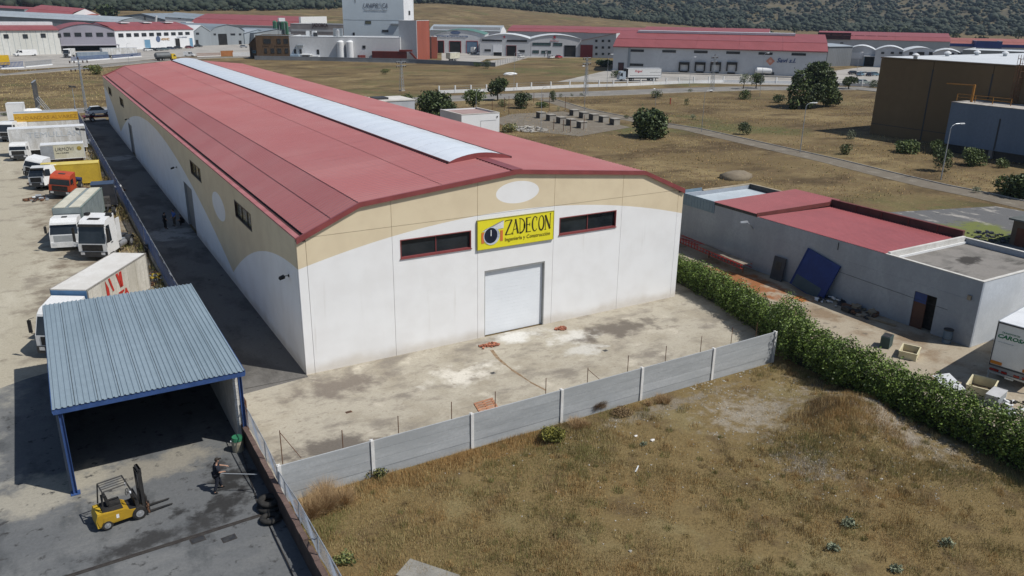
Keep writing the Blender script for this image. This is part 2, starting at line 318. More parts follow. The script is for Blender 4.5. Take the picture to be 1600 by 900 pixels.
mound = np.exp(-((x-23.7)/2.6)**2-((y+20.4)/2.2)**2); dens += 1.0*mound+.55*np.exp(-((y+13.6)/.7)**2)*(x < 12)+.35*smooth(9,-2,x)*(y > -22)
keep = rng.uniform(0, 1, n) < np.clip(dens, .02, 1); x, y = x[keep], y[keep]; n = len(x); mound = mound[keep]
tall = np.clip(.5+.5*wob(x,y,.8,2.1), 0, 1.6); hg = rng.uniform(.05,.17,n)*(.5+tall)+.42*mound*rng.uniform(.2,1,n)+.18*np.exp(-((y+13.5)/.8)**2)*(x < 11)*rng.uniform(.2,1,n)
k1 = wob(x,y,.42,.2)+.7*rng.normal(size=n); mi = np.where(k1 > .75, 1, np.where(k1 < -1.05, 2, np.where(rng.uniform(size=n) < .26, 3, 0)))
mi = np.where((np.abs(y+13.8) < 1.0) & (x < 9) & (rng.uniform(size=n) < .75), 1, mi)
mi = np.where((np.hypot((x-6.5)/4,(y+16)/1.5) < 1) & (rng.uniform(size=n) < .55), 2, mi); mi = np.where((mound > .35) & (rng.uniform(size=n) < .6), np.where(rng.uniform(size=n) < .6, 1, 0), mi); mi = np.where((np.hypot((x-23.0)/1.3,(y+19.6)/1.0) < 1) & (rng.uniform(size=n) < .6), 3, mi)
nc = 1500; cx = rng.uniform(-4.3, 27.3, nc); cy = -13.2-rng.uniform(0, 1, nc)**1.1*24; okc = .35+.3*wob(cx,cy,.33,1.3)+rng.normal(size=nc)*.35-1.1*np.exp(-((cx-20.5)/4.2)**2-((cy+17)/2.4)**2) > .1; cx, cy = cx[okc], cy[okc]; nc = len(cx)
cr_ = rng.uniform(.12,.42,nc); ck = rng.choice(4, nc, p=[.50,.24,.20,.06]); per = 75; a_ = rng.uniform(0,6.283,(nc,per)); r_ = cr_[:,None]*np.sqrt(rng.uniform(0,1,(nc,per)))
tx = (cx[:,None]+r_*np.cos(a_)).ravel(); ty_ = np.minimum(cy[:,None]+r_*np.sin(a_), -12.97).ravel(); th_ = ((.14+.55*cr_)[:,None]*rng.uniform(.4,1.1,(nc,per))).ravel(); tm = np.repeat(ck, per); tm = np.where(rng.uniform(size=len(tm)) < .2, 0, tm)
x = np.r_[x,tx]; y = np.r_[y,ty_]; hg = np.r_[hg,th_]; mi = np.r_[mi,tm]; n = len(x)
blades('dry_grass', x, y, field_z(x, y), hg, rng.uniform(.005,.012,n), mi, 'dry straw grass and olive weeds covering the vacant lot in front')
# rough grass on the fields beyond the warehouse
n = 75000; x = rng.uniform(34, 240, n); y = rng.uniform(6, 150, n)
def in_view(x, y, z=0.0):
    d = np.stack([x-CAM.x, y-CAM.y, np.zeros(len(x))+z-CAM.z], -1); dz = d@np.array(_f); return 800+FPX*(d@np.array(CR))/dz, 450-FPX*(d@np.array(CU))/dz
u, v = in_view(x, y); ok = (u > 560) & (u < 1660) & (v > 150) & (v < 345)
pu = np.array([(p.x, p.y) for p in pl+ws])
def near_line(x, y, line, dist):
    m = np.zeros(len(x), bool)
    for a, b in zip(line, line[1:]):
        ax, ay, bx, by = a[0], a[1], b[0], b[1]; t = np.clip(((x-ax)*(bx-ax)+(y-ay)*(by-ay))/((bx-ax)**2+(by-ay)**2), 0, 1); m |= np.hypot(x-ax-t*(bx-ax), y-ay-t*(by-ay)) < dist
    return m
ok &= ~near_line(x, y, pl, 4) & ~near_line(x, y, ws, 7) & ~((x > 40) & (x < 52) & (y < 14)) & ~((x > 51) & (x < 88) & (y < 15)) & (wob(x,y,.12,.7)+rng.normal(size=len(x))*.6 > -.25)
x, y = x[ok], y[ok]; n = len(x); k1 = wob(x,y,.09,.2)+.8*rng.normal(size=n)
o = blades('rough_grass', x, y, np.zeros(n)-.03, rng.uniform(.06,.24,n), rng.uniform(.04,.09,n), np.where(k1 > .3, 0, np.where(k1 < -1.2, 2, np.where(rng.uniform(size=n) < .1, 3, 1))), 'rough dry grass on the open field beyond the annex roofs', .8)
n = 16000; x = rng.uniform(-80, 60, n); y = rng.uniform(156, 285, n); u, v = in_view(x, y); ok = (u > -30) & (u < 700) & (v > 90) & ~near_line(x, y, [(p.x,p.y) for p in road_back], 6); x, y = x[ok], y[ok]; n = len(x); k1 = wob(x,y,.09,.2)+.8*rng.normal(size=n)
blades('rough_grass', x, y, np.zeros(n)-.03, rng.uniform(.12,.4,n), rng.uniform(.06,.12,n), np.where(k1 > -.4, 0, np.where(k1 < -.9, 2, np.where(rng.uniform(size=n) < .25, 3, 0))), 'pale dry grass on the strip behind the truck yard', .8)

n = 16000; x = -5.25-rng.uniform(0, 1, n)**1.6*3.2; y = rng.uniform(14, 112, n); ok = wob(x,y,.35,.9)+rng.normal(size=n)*.5 > -.1; x, y = x[ok], y[ok]; n = len(x); k1 = wob(x,y,.5,.2)+.8*rng.normal(size=n)
blades('verge_grass', x, y, np.zeros(n)-.02, rng.uniform(.15,.5,n), rng.uniform(.02,.05,n), np.where(k1 > .1, 0, np.where(k1 < -.5, 2, 3)), 'dry weeds and grass growing along the foot of the blue fence', .6)
# ------------------------------------------------------------------ foliage
leafm = [M('leaf_dark', (.042,.06,.024), (.03,.045,.018), .8, .65), M('leaf_mid', (.078,.11,.038), (.06,.085,.03), .8, .6), M('leaf_light', (.135,.175,.055), (.105,.14,.045), .8, .6)]
ivym = [M('ivy_dark', (.055,.085,.018), (.04,.063,.014), 1, .5), M('ivy_mid', (.145,.215,.04), (.115,.175,.034), 1, .5), M('ivy_light', (.21,.29,.06), (.17,.24,.05), 1, .5)]
yell = [M('broom_dark', (.10,.10,.022), (.07,.075,.02), 1, .7), M('broom_mid', (.19,.18,.035), (.15,.145,.03), 1, .7), M('broom_light', (.27,.25,.05), (.22,.2,.04), 1, .7)]
drym = [M('tawny_dark', (.30,.20,.10), (.24,.155,.08), 2, .8), M('tawny_mid', (.46,.31,.16), (.38,.25,.13), 2, .8), M('tawny_light', (.56,.41,.23), (.48,.34,.18), 2, .8)]
greym = [M('sage_dark', (.15,.17,.11), (.12,.135,.085), 1, .7), M('sage_mid', (.22,.245,.155), (.18,.2,.125), 1, .7), M('sage_light', (.32,.35,.24), (.26,.29,.19), 1, .7)]
barkm = M('bark', (.085,.062,.042), (.055,.042,.03), 4, .9)
def leaf_cloud(lobes, n, size, seed, jitter=.16, flat=.0):
    """n leaf-clump quads through the outer volume of ellipsoid lobes (x,y,z,rx,ry,rz)"""
    q = np.random.default_rng(seed); lb = np.array(lobes, float); wt = (lb[:,3]*lb[:,4]+lb[:,4]*lb[:,5]+lb[:,3]*lb[:,5]); k = q.choice(len(lb), n, p=wt/wt.sum())
    d = q.normal(size=(n,3)); d /= np.linalg.norm(d, axis=1, keepdims=True); r = q.uniform(.35, 1, n)**.38*(1+q.normal(size=n)*jitter*.5)
    r *= 1+.16*np.sin(d[:,0]*5+k)*np.sin(d[:,1]*6+k*2)+.1*np.sin(d[:,2]*9+k)
    c = lb[k,:3]+d*lb[k,3:]*r[:,None]; c[:,2] = np.maximum(c[:,2], .04)
    a = q.normal(size=(n,3)); a[:,2] *= 1-flat; a /= np.linalg.norm(a, axis=1, keepdims=True); b = np.cross(a, q.normal(size=(n,3))); b /= np.linalg.norm(b, axis=1, keepdims=True)
    s = size*q.uniform(.5, 1.25, n)[:,None]; V = np.stack([c-a*s, c+b*s*.55, c+a*s, c-b*s*.55], 1).reshape(-1,3)
    sh = q.uniform(size=n)+.15*np.sin(k*2.4); mi = np.where(sh > .78, 2, np.where(sh > .34, 1, 0)); return V, np.arange(n*4).reshape(-1,4), mi
def plant(name, label, cat, loc, lobes, n, size, mats, trunk=None, group=None, seed=0, part='crown'):
    t = thing(name, label, cat, loc, 0, group); V, F, mi = leaf_cloud(lobes, n, size, seed); put(part, big_mesh(part, V, F, mats, mi), t)
    mb = MB(); q = random.Random(seed)
    if trunk:
        hh, r = trunk; mid = Vector((q.uniform(-.2,.2),q.uniform(-.2,.2),hh)); mb.cyl((0,0,-.1), mid, r, r*.7, 7)
        for lo in lobes[:6]: mb.cyl(mid, Vector(lo[:3]), r*.5, r*.14, 5)
    else:
        for lo in lobes[:5]: mb.cyl((lo[0]*.3,lo[1]*.3,-.05), Vector(lo[:3]), size*.14, size*.05, 4)
    mb.build('trunk' if trunk else 'stem', barkm, t); return t
def round_lobes(R, H, n, seed, base=.0, spread=.55):
    q = random.Random(seed); out = []
    for i in range(n):
        a = i*2.4+q.uniform(-.4,.4); rr = R*spread*math.sqrt((i+.3)/n); z = base+(H-base)*(.35+.42*q.random()-.12*rr/R); s = q.uniform(.42,.6)
        out.append((rr*math.cos(a), rr*math.sin(a), z, R*s, R*s, min((H-z), (H-base)*.5)*q.uniform(.8,1)))
    return out
def bush_at(u, v, top, halfw, label, name='bush', mats=None, n=260, group=None, trunk=None, seed=None, cat=None, lobes=6, leaf=None):
    p = at(u, v); H = max(.25, hgt(u, top, p)); R = halfw*(p-CAM).length/FPX; seed = seed if seed is not None else int(u*7+v*13)
    return plant(name, label, cat or ('tree' if trunk else 'bush'), (p.x,p.y,0), round_lobes(R, H, lobes, seed, H*.3 if trunk else 0), int(n*3.6), leaf or max(R,H*.5)*.08+.02, mats or leafm, (H*.32, R*.075) if trunk else None, group, seed)
# trees and bushes about the estate, from the near right hand to the far left
bush_at(1015,214,170,32,'broad dense green bush standing alone beyond the pedestals', n=1500, lobes=9)
p = at(1267,167); plant('pine_tree','great spreading dark tree in the field, biggest of all the trees','tree',(p.x,p.y,0),
    [(-6.2,-1,4.0,2.5,2.4,2.5),(-3.6,.6,6.6,2.6,2.5,2.4),(-1.0,-.6,8.6,2.3,2.3,1.9),(1.6,0,9.1,2.5,2.4,1.8),(4.0,-.3,7.0,2.4,2.4,2.2),(6.3,.4,4.6,2.2,2.2,2.2),(1.6,-1.8,4.2,2.9,2.4,2.7),(-1.8,-2.2,3.4,2.6,2.2,2.4),(7.0,-1,2.0,1.8,1.8,1.7),(-8.0,-1.4,1.3,1.5,1.4,1.2),(-4.6,-2.4,1.8,1.9,1.6,1.6),(4.4,-1.6,2.2,2.2,1.9,1.9),(2.2,1,6.2,2.6,2.4,2.4)], 11000, .36, leafm, (3.2,.38), None, 5)
bush_at(1216,160,147,11,'low bright green bush at the left foot of the great tree', n=220)
bush_at(1326,139,119,13,'round dark tree right of the great tree by the parked pale car', trunk=1, n=420, cat='tree')
bush_at(1364,137,124,8,'dark bush peeping out behind the brown hall corner', n=180)
bush_at(1161,139,114,11,'sparse grey green tree left of its rounder dark neighbour by the road', trunk=1, n=150, mats=greym)
bush_at(1181,138,114,12,'round dark tree on a short trunk beside the dock yard road', trunk=1, n=420)
bush_at(1163,155,139,11,'bright green bush below the pair of roadside trees', n=260, mats=[leafm[1],leafm[2],leafm[2]])
bush_at(1162,210,190,11,'solitary grey green bush below the lattice pylons on the open field', n=300, mats=[leafm[0],leafm[1],greym[1]])
bush_at(1082,187,178,5,'tiny grey bush on the open field above the gravel street', n=110, mats=greym)
bush_at(1072,164,152,5,'small dark upright bush in the dry field below the docks', n=120)
bush_at(1025,153,140,10,'low dark bush beside a lamp post at the road edge', n=180)
bush_at(1078,144,138,5,'tiny green tuft at the road edge under the middle pylon', n=60)
bush_at(1320,241,223,10,'dark shrub before the brown hall close to the street kerb', n=260)
bush_at(1329,217,203,8,'small grey shrub in the shadow left of the brown hall', n=160, mats=greym)
p=at(1440,212); plant('shrub','black shaded shrub against the foot of the brown wall','bush',(p.x+2.2,p.y,0),round_lobes(2.4,2.6,6,3),500,.34,leafm,seed=31)
bush_at(1416,238,219,21,'pale green spreading shrub, leftmost at the brown hall', n=420, mats=[leafm[1],leafm[2],leafm[2]])
bush_at(1462,240,218,14,'pale green shrub by the corner of the blue hall', n=300, mats=[leafm[1],leafm[2],leafm[2]])
bush_at(1467,267,228,16,'dark bush right behind the curved street lamp', n=420)
bush_at(1517,258,230,19,'light green shrub in front of the blue hall wall', n=460, mats=[leafm[1],leafm[2],leafm[2]])
bush_at(1565,262,246,11,'small light green shrub near the right edge below the blue hall', n=200, mats=[leafm[1],leafm[2],leafm[2]])
bush_at(1591,307,269,28,'big round dark bush at the right edge by the gravel street', n=1000, lobes=8)
bush_at(1524,301,291,7,'tiny dark bush on the verge left of the big round one', n=90, mats=greym)
bush_at(778,157,121,16,'lollipop shaped dark tree before the white street wall', trunk=1, n=800)
bush_at(741,178,139,18,'airy light green tree behind the little hut', trunk=1, n=480, mats=[leafm[1],leafm[2],leafm[2]])
bush_at(678,180,141,27,'wide dark tree clump behind the red roof, left of the hut', n=1100, lobes=9)
bush_at(637,176,146,15,'dark tree at the left end of the clump behind the red roof', n=520)
bush_at(704,186,158,14,'low dark tree against the rear wall of the little hut', n=420)
bush_at(815,169,144,16,'grey green bush by the concrete pedestals', n=600, mats=[leafm[0],leafm[1],greym[0]])
bush_at(785,167,154,8,'little dark bush left of the grey green one near the posts', n=150)
bush_at(863,159,141,6,'narrow upright dark cypress like bush at the pad entrance', n=240)
bush_at(876,152,146,4,'tiny round bush at the road edge, left of three', n=60)
bush_at(893,151,145,3.5,'tiny round bush at the road edge, middle of three', n=60)
bush_at(908,150,145,4,'tiny round bush at the road edge, right of three', n=60)
bush_at(847,168,159,12,'sprawling green weeds on the pad beside the bare posts', n=200, mats=[leafm[1],leafm[2],leafm[2]])
bush_at(872,174,165,4,'small thin sapling on the pad edge', n=60, mats=greym)
bush_at(795,206,192,15,'yellow green weeds at the right hand end of the hut', n=350, mats=[greym[1],straws[2],straws[0]])
bush_at(978,185,179,5,'small dark tuft by the street where the pad ends', n=80)
bush_at(760,107,93,7,'dark conical bush at the end of the grey dairy wall', n=220)
bush_at(745,104,97,8,'dark low bush against the end of the grey dairy wall', n=150)
bush_at(602,116,107,8,'olive bush alone in the field below the dairy', n=150, mats=[straws[2],leafm[1],leafm[2]])
bush_at(148,116,101,13,'round olive yellow bush in the field behind the truck yard', n=300, mats=[straws[2],leafm[2],yell[0]])
bush_at(944,104,94,13,'dark green hedge like bush left of the cold store', n=260, leaf=.6)
bush_at(962,121,109,9,'green bush by the lorry cab at the cold store', n=220)
for k,(u,v,t,hw) in enumerate([(7,181,176,5),(52,182,177,4),(88,178,172,6),(109,177,170,6),(136,176,171,5),(30,183,178,4)]):
    bush_at(u,v,t,hw,['small green weed clump at the far kerb, by the picture edge','small weed clump beside the leaning billboard foot','dark weed clump on the far kerb left of its twin','rounder dark weed clump on the far kerb under the yard lamp','little weed clump on the kerb left of the breakdown lorry','tiny weed clump behind the scrapped white cabs'][k],'weed_clump', n=80, group='weed clumps along the rear street', cat='weeds')
# vacant-lot plants
def lot_plant(name, label, u, v, R, H, mats, n, leaf, cat='bush', lobes=6, seed=1):
    p = at(u, v); z = float(field_z(np.array(p.x), np.array(p.y))); return plant(name, label, cat, (p.x,p.y,z-.02), round_lobes(R,H,lobes,seed), n, leaf, mats, seed=seed)
def tuft(name, label, u, v, R, H, mats, n, seed, lean=.9, lobes=7):
    """a shock of dry stalks: many thin blades fanning out of a few crowns"""
    p = at(u, v); q = np.random.default_rng(seed); z0 = float(field_z(np.array(p.x), np.array(p.y))); t = thing(name, label, 'bush', (p.x, p.y, z0-.02))
    lc = np.stack([q.normal(size=lobes)*R*.38, q.normal(size=lobes)*R*.28], -1); k = q.integers(0, lobes, n); b = lc[k]+q.normal(size=(n,2))*R*.10
    a = q.uniform(0, 6.283, n); l = H*lean*np.sqrt(q.uniform(0, 1, n))*.75; h = H*q.uniform(.35, 1.0, n)*(1-.45*(l/(H*lean+1e-6))**2); w = q.uniform(.006, .014, n); c = q.uniform(0, 6.283, n)
    V = np.empty((n,3,3)); V[:,0] = np.stack([b[:,0]-np.cos(c)*w, b[:,1]-np.sin(c)*w, 0*h],-1); V[:,1] = np.stack([b[:,0]+np.cos(c)*w, b[:,1]+np.sin(c)*w, 0*h],-1); V[:,2] = np.stack([b[:,0]+np.cos(a)*l, np.minimum(b[:,1]+np.sin(a)*l, -12.95-p.y), h],-1)
    mi = np.where(q.uniform(size=n) > .6, 2, np.where(q.uniform(size=n) > .35, 1, 0)); put('stalks', big_mesh('stalks', V.reshape(-1,3), np.arange(n*3).reshape(-1,3), mats, mi), t)
    mb = MB()
    for x, y in lc: mb.cyl((x,y,-.03),(x*1.1,y*1.1,H*.22),.03,.012,5)
    mb.build('root_crown', straws[3], t); return t
tuft('dry_bush','big bushy tawny dead thistle at the left end of the concrete wall',512,795,.95,1.35,drym,4617,seed=3)
lot_plant('broom_bush','round yellow green broom bush against the concrete wall',861,690,.72,.85,yell,3000,.06,seed=4)
tuft('dry_bush','tawny straw tussock at the third wall post',905,668,.7,.7,drym,1763,seed=5)
tuft('dry_bush','brown tussock with a pale tuft against the wall between fourth and fifth posts',1030,630,.75,.6,[straws[3],drym[1],drym[2]],1619,seed=6)
lot_plant('dry_bush','low reddish brown tussock right of the broom bush',970,648,.7,.4,[straws[3],straws[3],drym[0]],1800,.045,seed=7)
tuft('dry_bush','small hanging tuft of dead weed on the middle of the wall',935,640,.25,.9,[straws[3],drym[0],drym[1]],1080,seed=8)
lot_plant('weed_clump','thin dead weed stalks standing up before the first wall bay',522,745,.45,.9,[straws[2],straws[3],straws[3]],150,.06,'weeds',seed=9)
lot_plant('weed_clump','dark weed at the foot of the second wall post',590,745,.6,.5,[leafm[0],straws[2],straws[3]],350,.08,'weeds',seed=10)
lot_plant('weed_clump','pale grey green thistle in the middle of the lot, largest of its kind',1325,822,.42,.35,greym,260,.07,'weeds',seed=11)
lot_plant('weed_clump','pale grey green thistle nearer the lower picture edge',1300,860,.34,.32,greym,200,.07,'weeds',seed=12)
lot_plant('weed_clump','pale green thistle low in the right part of the lot',1478,852,.38,.3,greym,200,.07,'weeds',seed=13)
lot_plant('weed_clump','spray of grey green weed at the lower edge of the lot',1400,893,.32,.3,greym,170,.07,'weeds',seed=14)
lot_plant('weed_clump','small green weed left of the lot centre',1005,697,.22,.25,greym,120,.05,'weeds',seed=15)
lot_plant('weed_clump','green weeds where the chain link fence meets the lot',540,880,.5,.35,[leafm[1],straws[2],leafm[2]],350,.07,'weeds',seed=16)
# ------------------------------------------------------------------ the ivy-covered hedge on the boundary wall
HP = [(34.6,20.),(33.6,9),(32.8,2.5),(31.7,-5),(29.9,-10.2),(28.7,-13.2),(28.2,-17),(27.95,-22),(27.9,-27),(27.9,-36)]
hd = thing('ivy_hedge','long dark green ivy hedge smothering the boundary wall','hedge',(28.5,-12,0)); lob = []
for a, b in zip(HP, HP[1:]):
    L_ = math.hypot(b[0]-a[0], b[1]-a[1]); k = max(2, int(L_/.55))
    for i in range(k):
        t = (i+random.random()*.5)/k; x = a[0]+(b[0]-a[0])*t; y = a[1]+(b[1]-a[1])*t; s = 1.12 if y < -11 else .9; kink = 1+.28*math.exp(-((y+11.4)/1.5)**2)
        lob.append((x-28.5+random.uniform(-.2,.2), y+12, 1.34*s*kink+random.uniform(-.15,.2), 1.12*s*random.uniform(.8,1.2), .85, 1.28*s*kink*random.uniform(.85,1.12)))
V, F, mi = leaf_cloud(lob, 160000, .078, 77, .12, .3); put('foliage', big_mesh('foliage', V, F, ivym, mi), hd, kind='stuff')
mb = MB()
for a, b in zip(HP, HP[1:]):
    d = Vector((b[0]-a[0], b[1]-a[1], 0)).normalized(); n_ = Vector((-d.y, d.x, 0))*.3
    A = Vector((a[0]-28.5,a[1]+12,0)); B = Vector((b[0]-28.5,b[1]+12,0)); up = Vector((0,0,1.55)); mb.hexa([A-n_,B-n_,B+n_,A+n_,A-n_+up,B-n_+up,B+n_+up,A+n_+up])
mb.build('light_block_core', M('hedge_core', (.05,.05,.035), (.03,.035,.02), 2, .95), hd)  # unseen dark core added inside the leaves to block light
mb = MB()
for i in range(60):
    l = random.choice(lob); mb.tube([(l[0],l[1],0),(l[0]+random.uniform(-.4,.4),l[1]+random.uniform(-.4,.4),l[2])], .025, 4)
mb.build('stem', barkm, hd)
# ------------------------------------------------------------------ the holm-oak wood on the hills: one mass; its outliers are trees of their own
def wood(n, seed):
    q = np.random.default_rng(seed); import bmesh
    bm = bmesh.new(); bmesh.ops.create_icosphere(bm, subdivisions=1, radius=1); bv = np.array([v.co for v in bm.verts]); bf = np.array([[v.index for v in f.verts] for f in bm.faces]); bm.free()
    az = q.uniform(-8, 72, n); ra = np.array([-180,0,8,16,24,32,40,180.]); r1 = np.array([820,820,850,980,1130,1180,1150,1150.])
    e = np.interp(az, ra, r1); r = e-12+q.uniform(0, 1, n)**1.5*1300
    w_ = wob(r*np.sin(np.radians(az)), r*np.cos(np.radians(az)), .012, .5)+.5*wob(r*np.sin(np.radians(az)), r*np.cos(np.radians(az)), .035, 1.5); keep = (w_+q.normal(size=n)*.55 > -1.15) & ((r > e+30) | (q.uniform(size=n) < .4)); az, r = az[keep], r[keep]; n = len(r)
    x = CAM.x+r*np.sin(np.radians(az)); y = CAM.y+r*np.cos(np.radians(az)); z = terrain(r, az); s = np.clip(q.lognormal(1.15, .38, n), 1.4, 7.0)
    Vs = []; Fs = []; Ms = []
    for lobe in range(2):
        ox = q.normal(size=(n,3))*s[:,None]*[.55,.55,.15]; k = s*q.uniform(.55,.95,n); jit = 1+q.uniform(-.28,.28,(n,len(bv)))
        V = bv[None]*jit[:,:,None]*k[:,None,None]*np.array([1,1,.75]) + (np.stack([x,y,z+s*.75],-1)+ox)[:,None]; o = (np.arange(n)*len(bv))[:,None,None]+bf[None]
        Fs.append(o.reshape(-1,3)+sum(len(v) for v in Vs)); Vs.append(V.reshape(-1,3)); Ms.append(np.repeat(np.where(q.uniform(size=n) > .75, 1, 0), len(bf)))
    return np.concatenate(Vs), np.concatenate(Fs), np.concatenate(Ms)
oak = [M('holm_oak', (.030,.042,.024), (.022,.031,.02), .2, .8), M('holm_oak_pale', (.045,.056,.034), (.035,.044,.028), .2, .8)]
V, F, mi = wood(23000, 3); o = put('oak_wood', big_mesh('oak_wood', V, F, oak, mi)); o['kind'] = 'stuff'; tag(o, 'dark holm oak wood covering the hills along the top', 'woodland')
def far_tree(u, v, d, top, hw, label, trunk=1, n=260):
    r = ray(u, v); k = d/math.hypot(r.x, r.y); x = CAM.x+r.x*k; y = CAM.y+r.y*k; z = ground_z(x, y); p = Vector((x,y,z)); H = max(2.0, hgt(u, top, p)-z); R = hw*(p-CAM).length/FPX
    sd_ = int(u*3+v); return plant('holm_oak', label, 'tree', (x,y,z-.2), round_lobes(R, H, 7, sd_, H*.25), n, max(R,H*.5)*.2, [leafm[0],leafm[0],leafm[1]], (H*.35,R*.08) if trunk else None, 'oaks standing alone on the pasture', sd_)
far_tree(170,30,700,6,15,'wide dark oak on the pasture above the left warehouses', n=500)
for u,v,t,hw,l in [(1161,46,39,5,'lone oak on the stubble above the cold store ridge'),(1192,55,48,4,'left one of two round oaks behind the cold store'),(1204,55,48,4,'right one of two round oaks behind the cold store'),
    (1492,62,51,8,'dark oak behind the red roofed sheds at the right'),(1535,64,56,9,'flat topped oak behind the blue canopy'),(1415,48,39,8,'bushy oak at the wood edge above the long red shed'),(1386,47,39,6,'oak at the wood edge, left of the bushy one'),
    (498,25,20,3,'first of the tiny oaks left of the white tower'),(507,25,21,2.5,'second of the tiny oaks left of the white tower'),(514,25,21,2,'third of the tiny oaks left of the white tower'),(404,24,16,3,'slim dark tree above the red roof with the tower vents'),
    (1376,46,40,5,'small oak at the wood edge before the clearing'),(1592,55,46,8,'oak at the right picture edge on the pasture'),(90,8,3,8,'oak at the wood edge in the left corner'),(1242,45,40,5,'oak at the tip of the wood above the red sheds')]:
    far_tree(u,v,950 if v < 60 else 800,t,hw,l,n=110)
# ------------------------------------------------------------------ the big warehouse
CREAM, CREAM2, WHT, WHT2 = (.71,.605,.425), (.65,.545,.38), (.83,.83,.825), (.78,.775,.765)
def wall_mat(name, curves):
    """painted concrete: white below any of the curves z < top - k (s-c)^2 or inside ellipses, cream elsewhere; rain streaks over both"""
    m, N, L, b, pos = base(name, .9, 0, .2); sp = N.new('ShaderNodeSeparateXYZ'); L.new(pos, sp.inputs[0]); mask = None
    for cv in curves:
        s = sp.outputs[0 if cv[0] == 'x' else 1]; z = sp.outputs[2]
        if cv[1] == 'par':
            _, _, c, top, k = cv; d = _math(N, L, 'SUBTRACT', s, c); e = _math(N, L, 'SUBTRACT', _math(N, L, 'SUBTRACT', top, _math(N, L, 'MULTIPLY', _math(N, L, 'MULTIPLY', d, d), k)), z); t = _math(N, L, 'GREATER_THAN', e, 0.0)
        else:
            _, _, c, zc, rs, rz = cv; a = _math(N, L, 'DIVIDE', _math(N, L, 'SUBTRACT', s, c), rs); q = _math(N, L, 'DIVIDE', _math(N, L, 'SUBTRACT', z, zc), rz)
            t = _math(N, L, 'LESS_THAN', _math(N, L, 'ADD', _math(N, L, 'MULTIPLY', a, a), _math(N, L, 'MULTIPLY', q, q)), 1.0)
        mask = t if mask is None else _math(N, L, 'MAXIMUM', mask, t)
    n = _noise(N, L, pos, .5, 5); st = _noise(N, L, pos, 1.0, 4, .6, (2.2,2.2,.12)); f = _ramp(N, L, n, .35, .7)
    c = _mix(N, L, mask, _mix(N, L, f, CREAM, CREAM2), _mix(N, L, f, WHT, WHT2))
    c = _mix(N, L, _math(N, L, 'MULTIPLY', _ramp(N, L, st, .60, .84), .26), c, (.36,.31,.23))
    low = _ramp(N, L, _math(N, L, 'ADD', sp.outputs[2], _math(N, L, 'MULTIPLY', n, -.9)), .45, -.35); c = _mix(N, L, _math(N, L, 'MULTIPLY', low, .45), c, (.45,.38,.28))
    L.new(c, b.inputs['Base Color']); bn = N.new('ShaderNodeBump'); bn.inputs['Strength'].default_value = .12; bn.inputs['Distance'].default_value = .02; L.new(_noise(N, L, pos, 18, 3), bn.inputs['Height']); L.new(bn.outputs[0], b.inputs['Normal']); return m
m_front = wall_mat('painted_front_panels', [('x','par',15.0,8.82,.0087),('x','ell',15.12,10.02,1.68,.75)])
m_side = wall_mat('painted_side_panels', [('y','par',0,6.85,.0149),('y','ell',23.3,5.75,2.6,1.15),('y','par',63,7.8,.0037),('y','par',127.3,6.85,.0112)])
def roofmat(name, col, col2, rough=.42, vary=.03):
    return M(name, col, col2, .22, rough, spec=.45, lo=.4, hi=.68, stretch=(1.6,.5,1), fine=.10, vary=vary)
def weathered_roof(name, col, fade, grime):
    m, N, L, b, pos = base(name, .42, 0, .45); n1 = _noise(N, L, pos, .12, 5); c = _mix(N, L, _ramp(N, L, n1, .38, .68), col, fade)
    st = _noise(N, L, pos, 1.0, 5, .65, (.22,3.2,.22)); c = _mix(N, L, _math(N, L, 'MULTIPLY', _ramp(N, L, st, .52, .78), .45), c, grime)
    sp = _noise(N, L, pos, .55, 6, .7); c = _mix(N, L, _math(N, L, 'MULTIPLY', _ramp(N, L, sp, .58, .72), .35), c, tuple(x*1.18 for x in fade))
    oi = N.new('ShaderNodeObjectInfo'); hs = N.new('ShaderNodeHueSaturation'); r = N.new('ShaderNodeMapRange'); r.inputs[3].default_value = .965; r.inputs[4].default_value = 1.035
    L.new(oi.outputs['Random'], r.inputs[0]); L.new(r.outputs[0], hs.inputs['Value']); L.new(c, hs.inputs['Color']); L.new(hs.outputs[0], b.inputs['Base Color']); return m
redroof = weathered_roof('red_sheet_roof', (.365,.13,.125), (.385,.158,.15), (.25,.088,.085)); redtrim = M('red_trim', (.25,.062,.062), (.21,.052,.052), 1, .4, spec=.5)
WL = 127.3; PROF = [(0,8.62),(3.99,10.38),(15,11.42),(26.01,10.38),(30,8.62)]
def ptop(x): return float(np.interp(x, [p[0] for p in PROF], [p[1] for p in PROF]))
wh = thing('warehouse','long cream and white warehouse with a red roof and central skylight','warehouse')
opens = [(6.53,11.57,6.6,7.82),(18.57,23.58,6.6,7.84),(12.58,17.45,-.2,4.83)]
T = .2; G_ = .012
edges = [.0,.56,6.0,12.05,18.1,24.07,29.48,30]
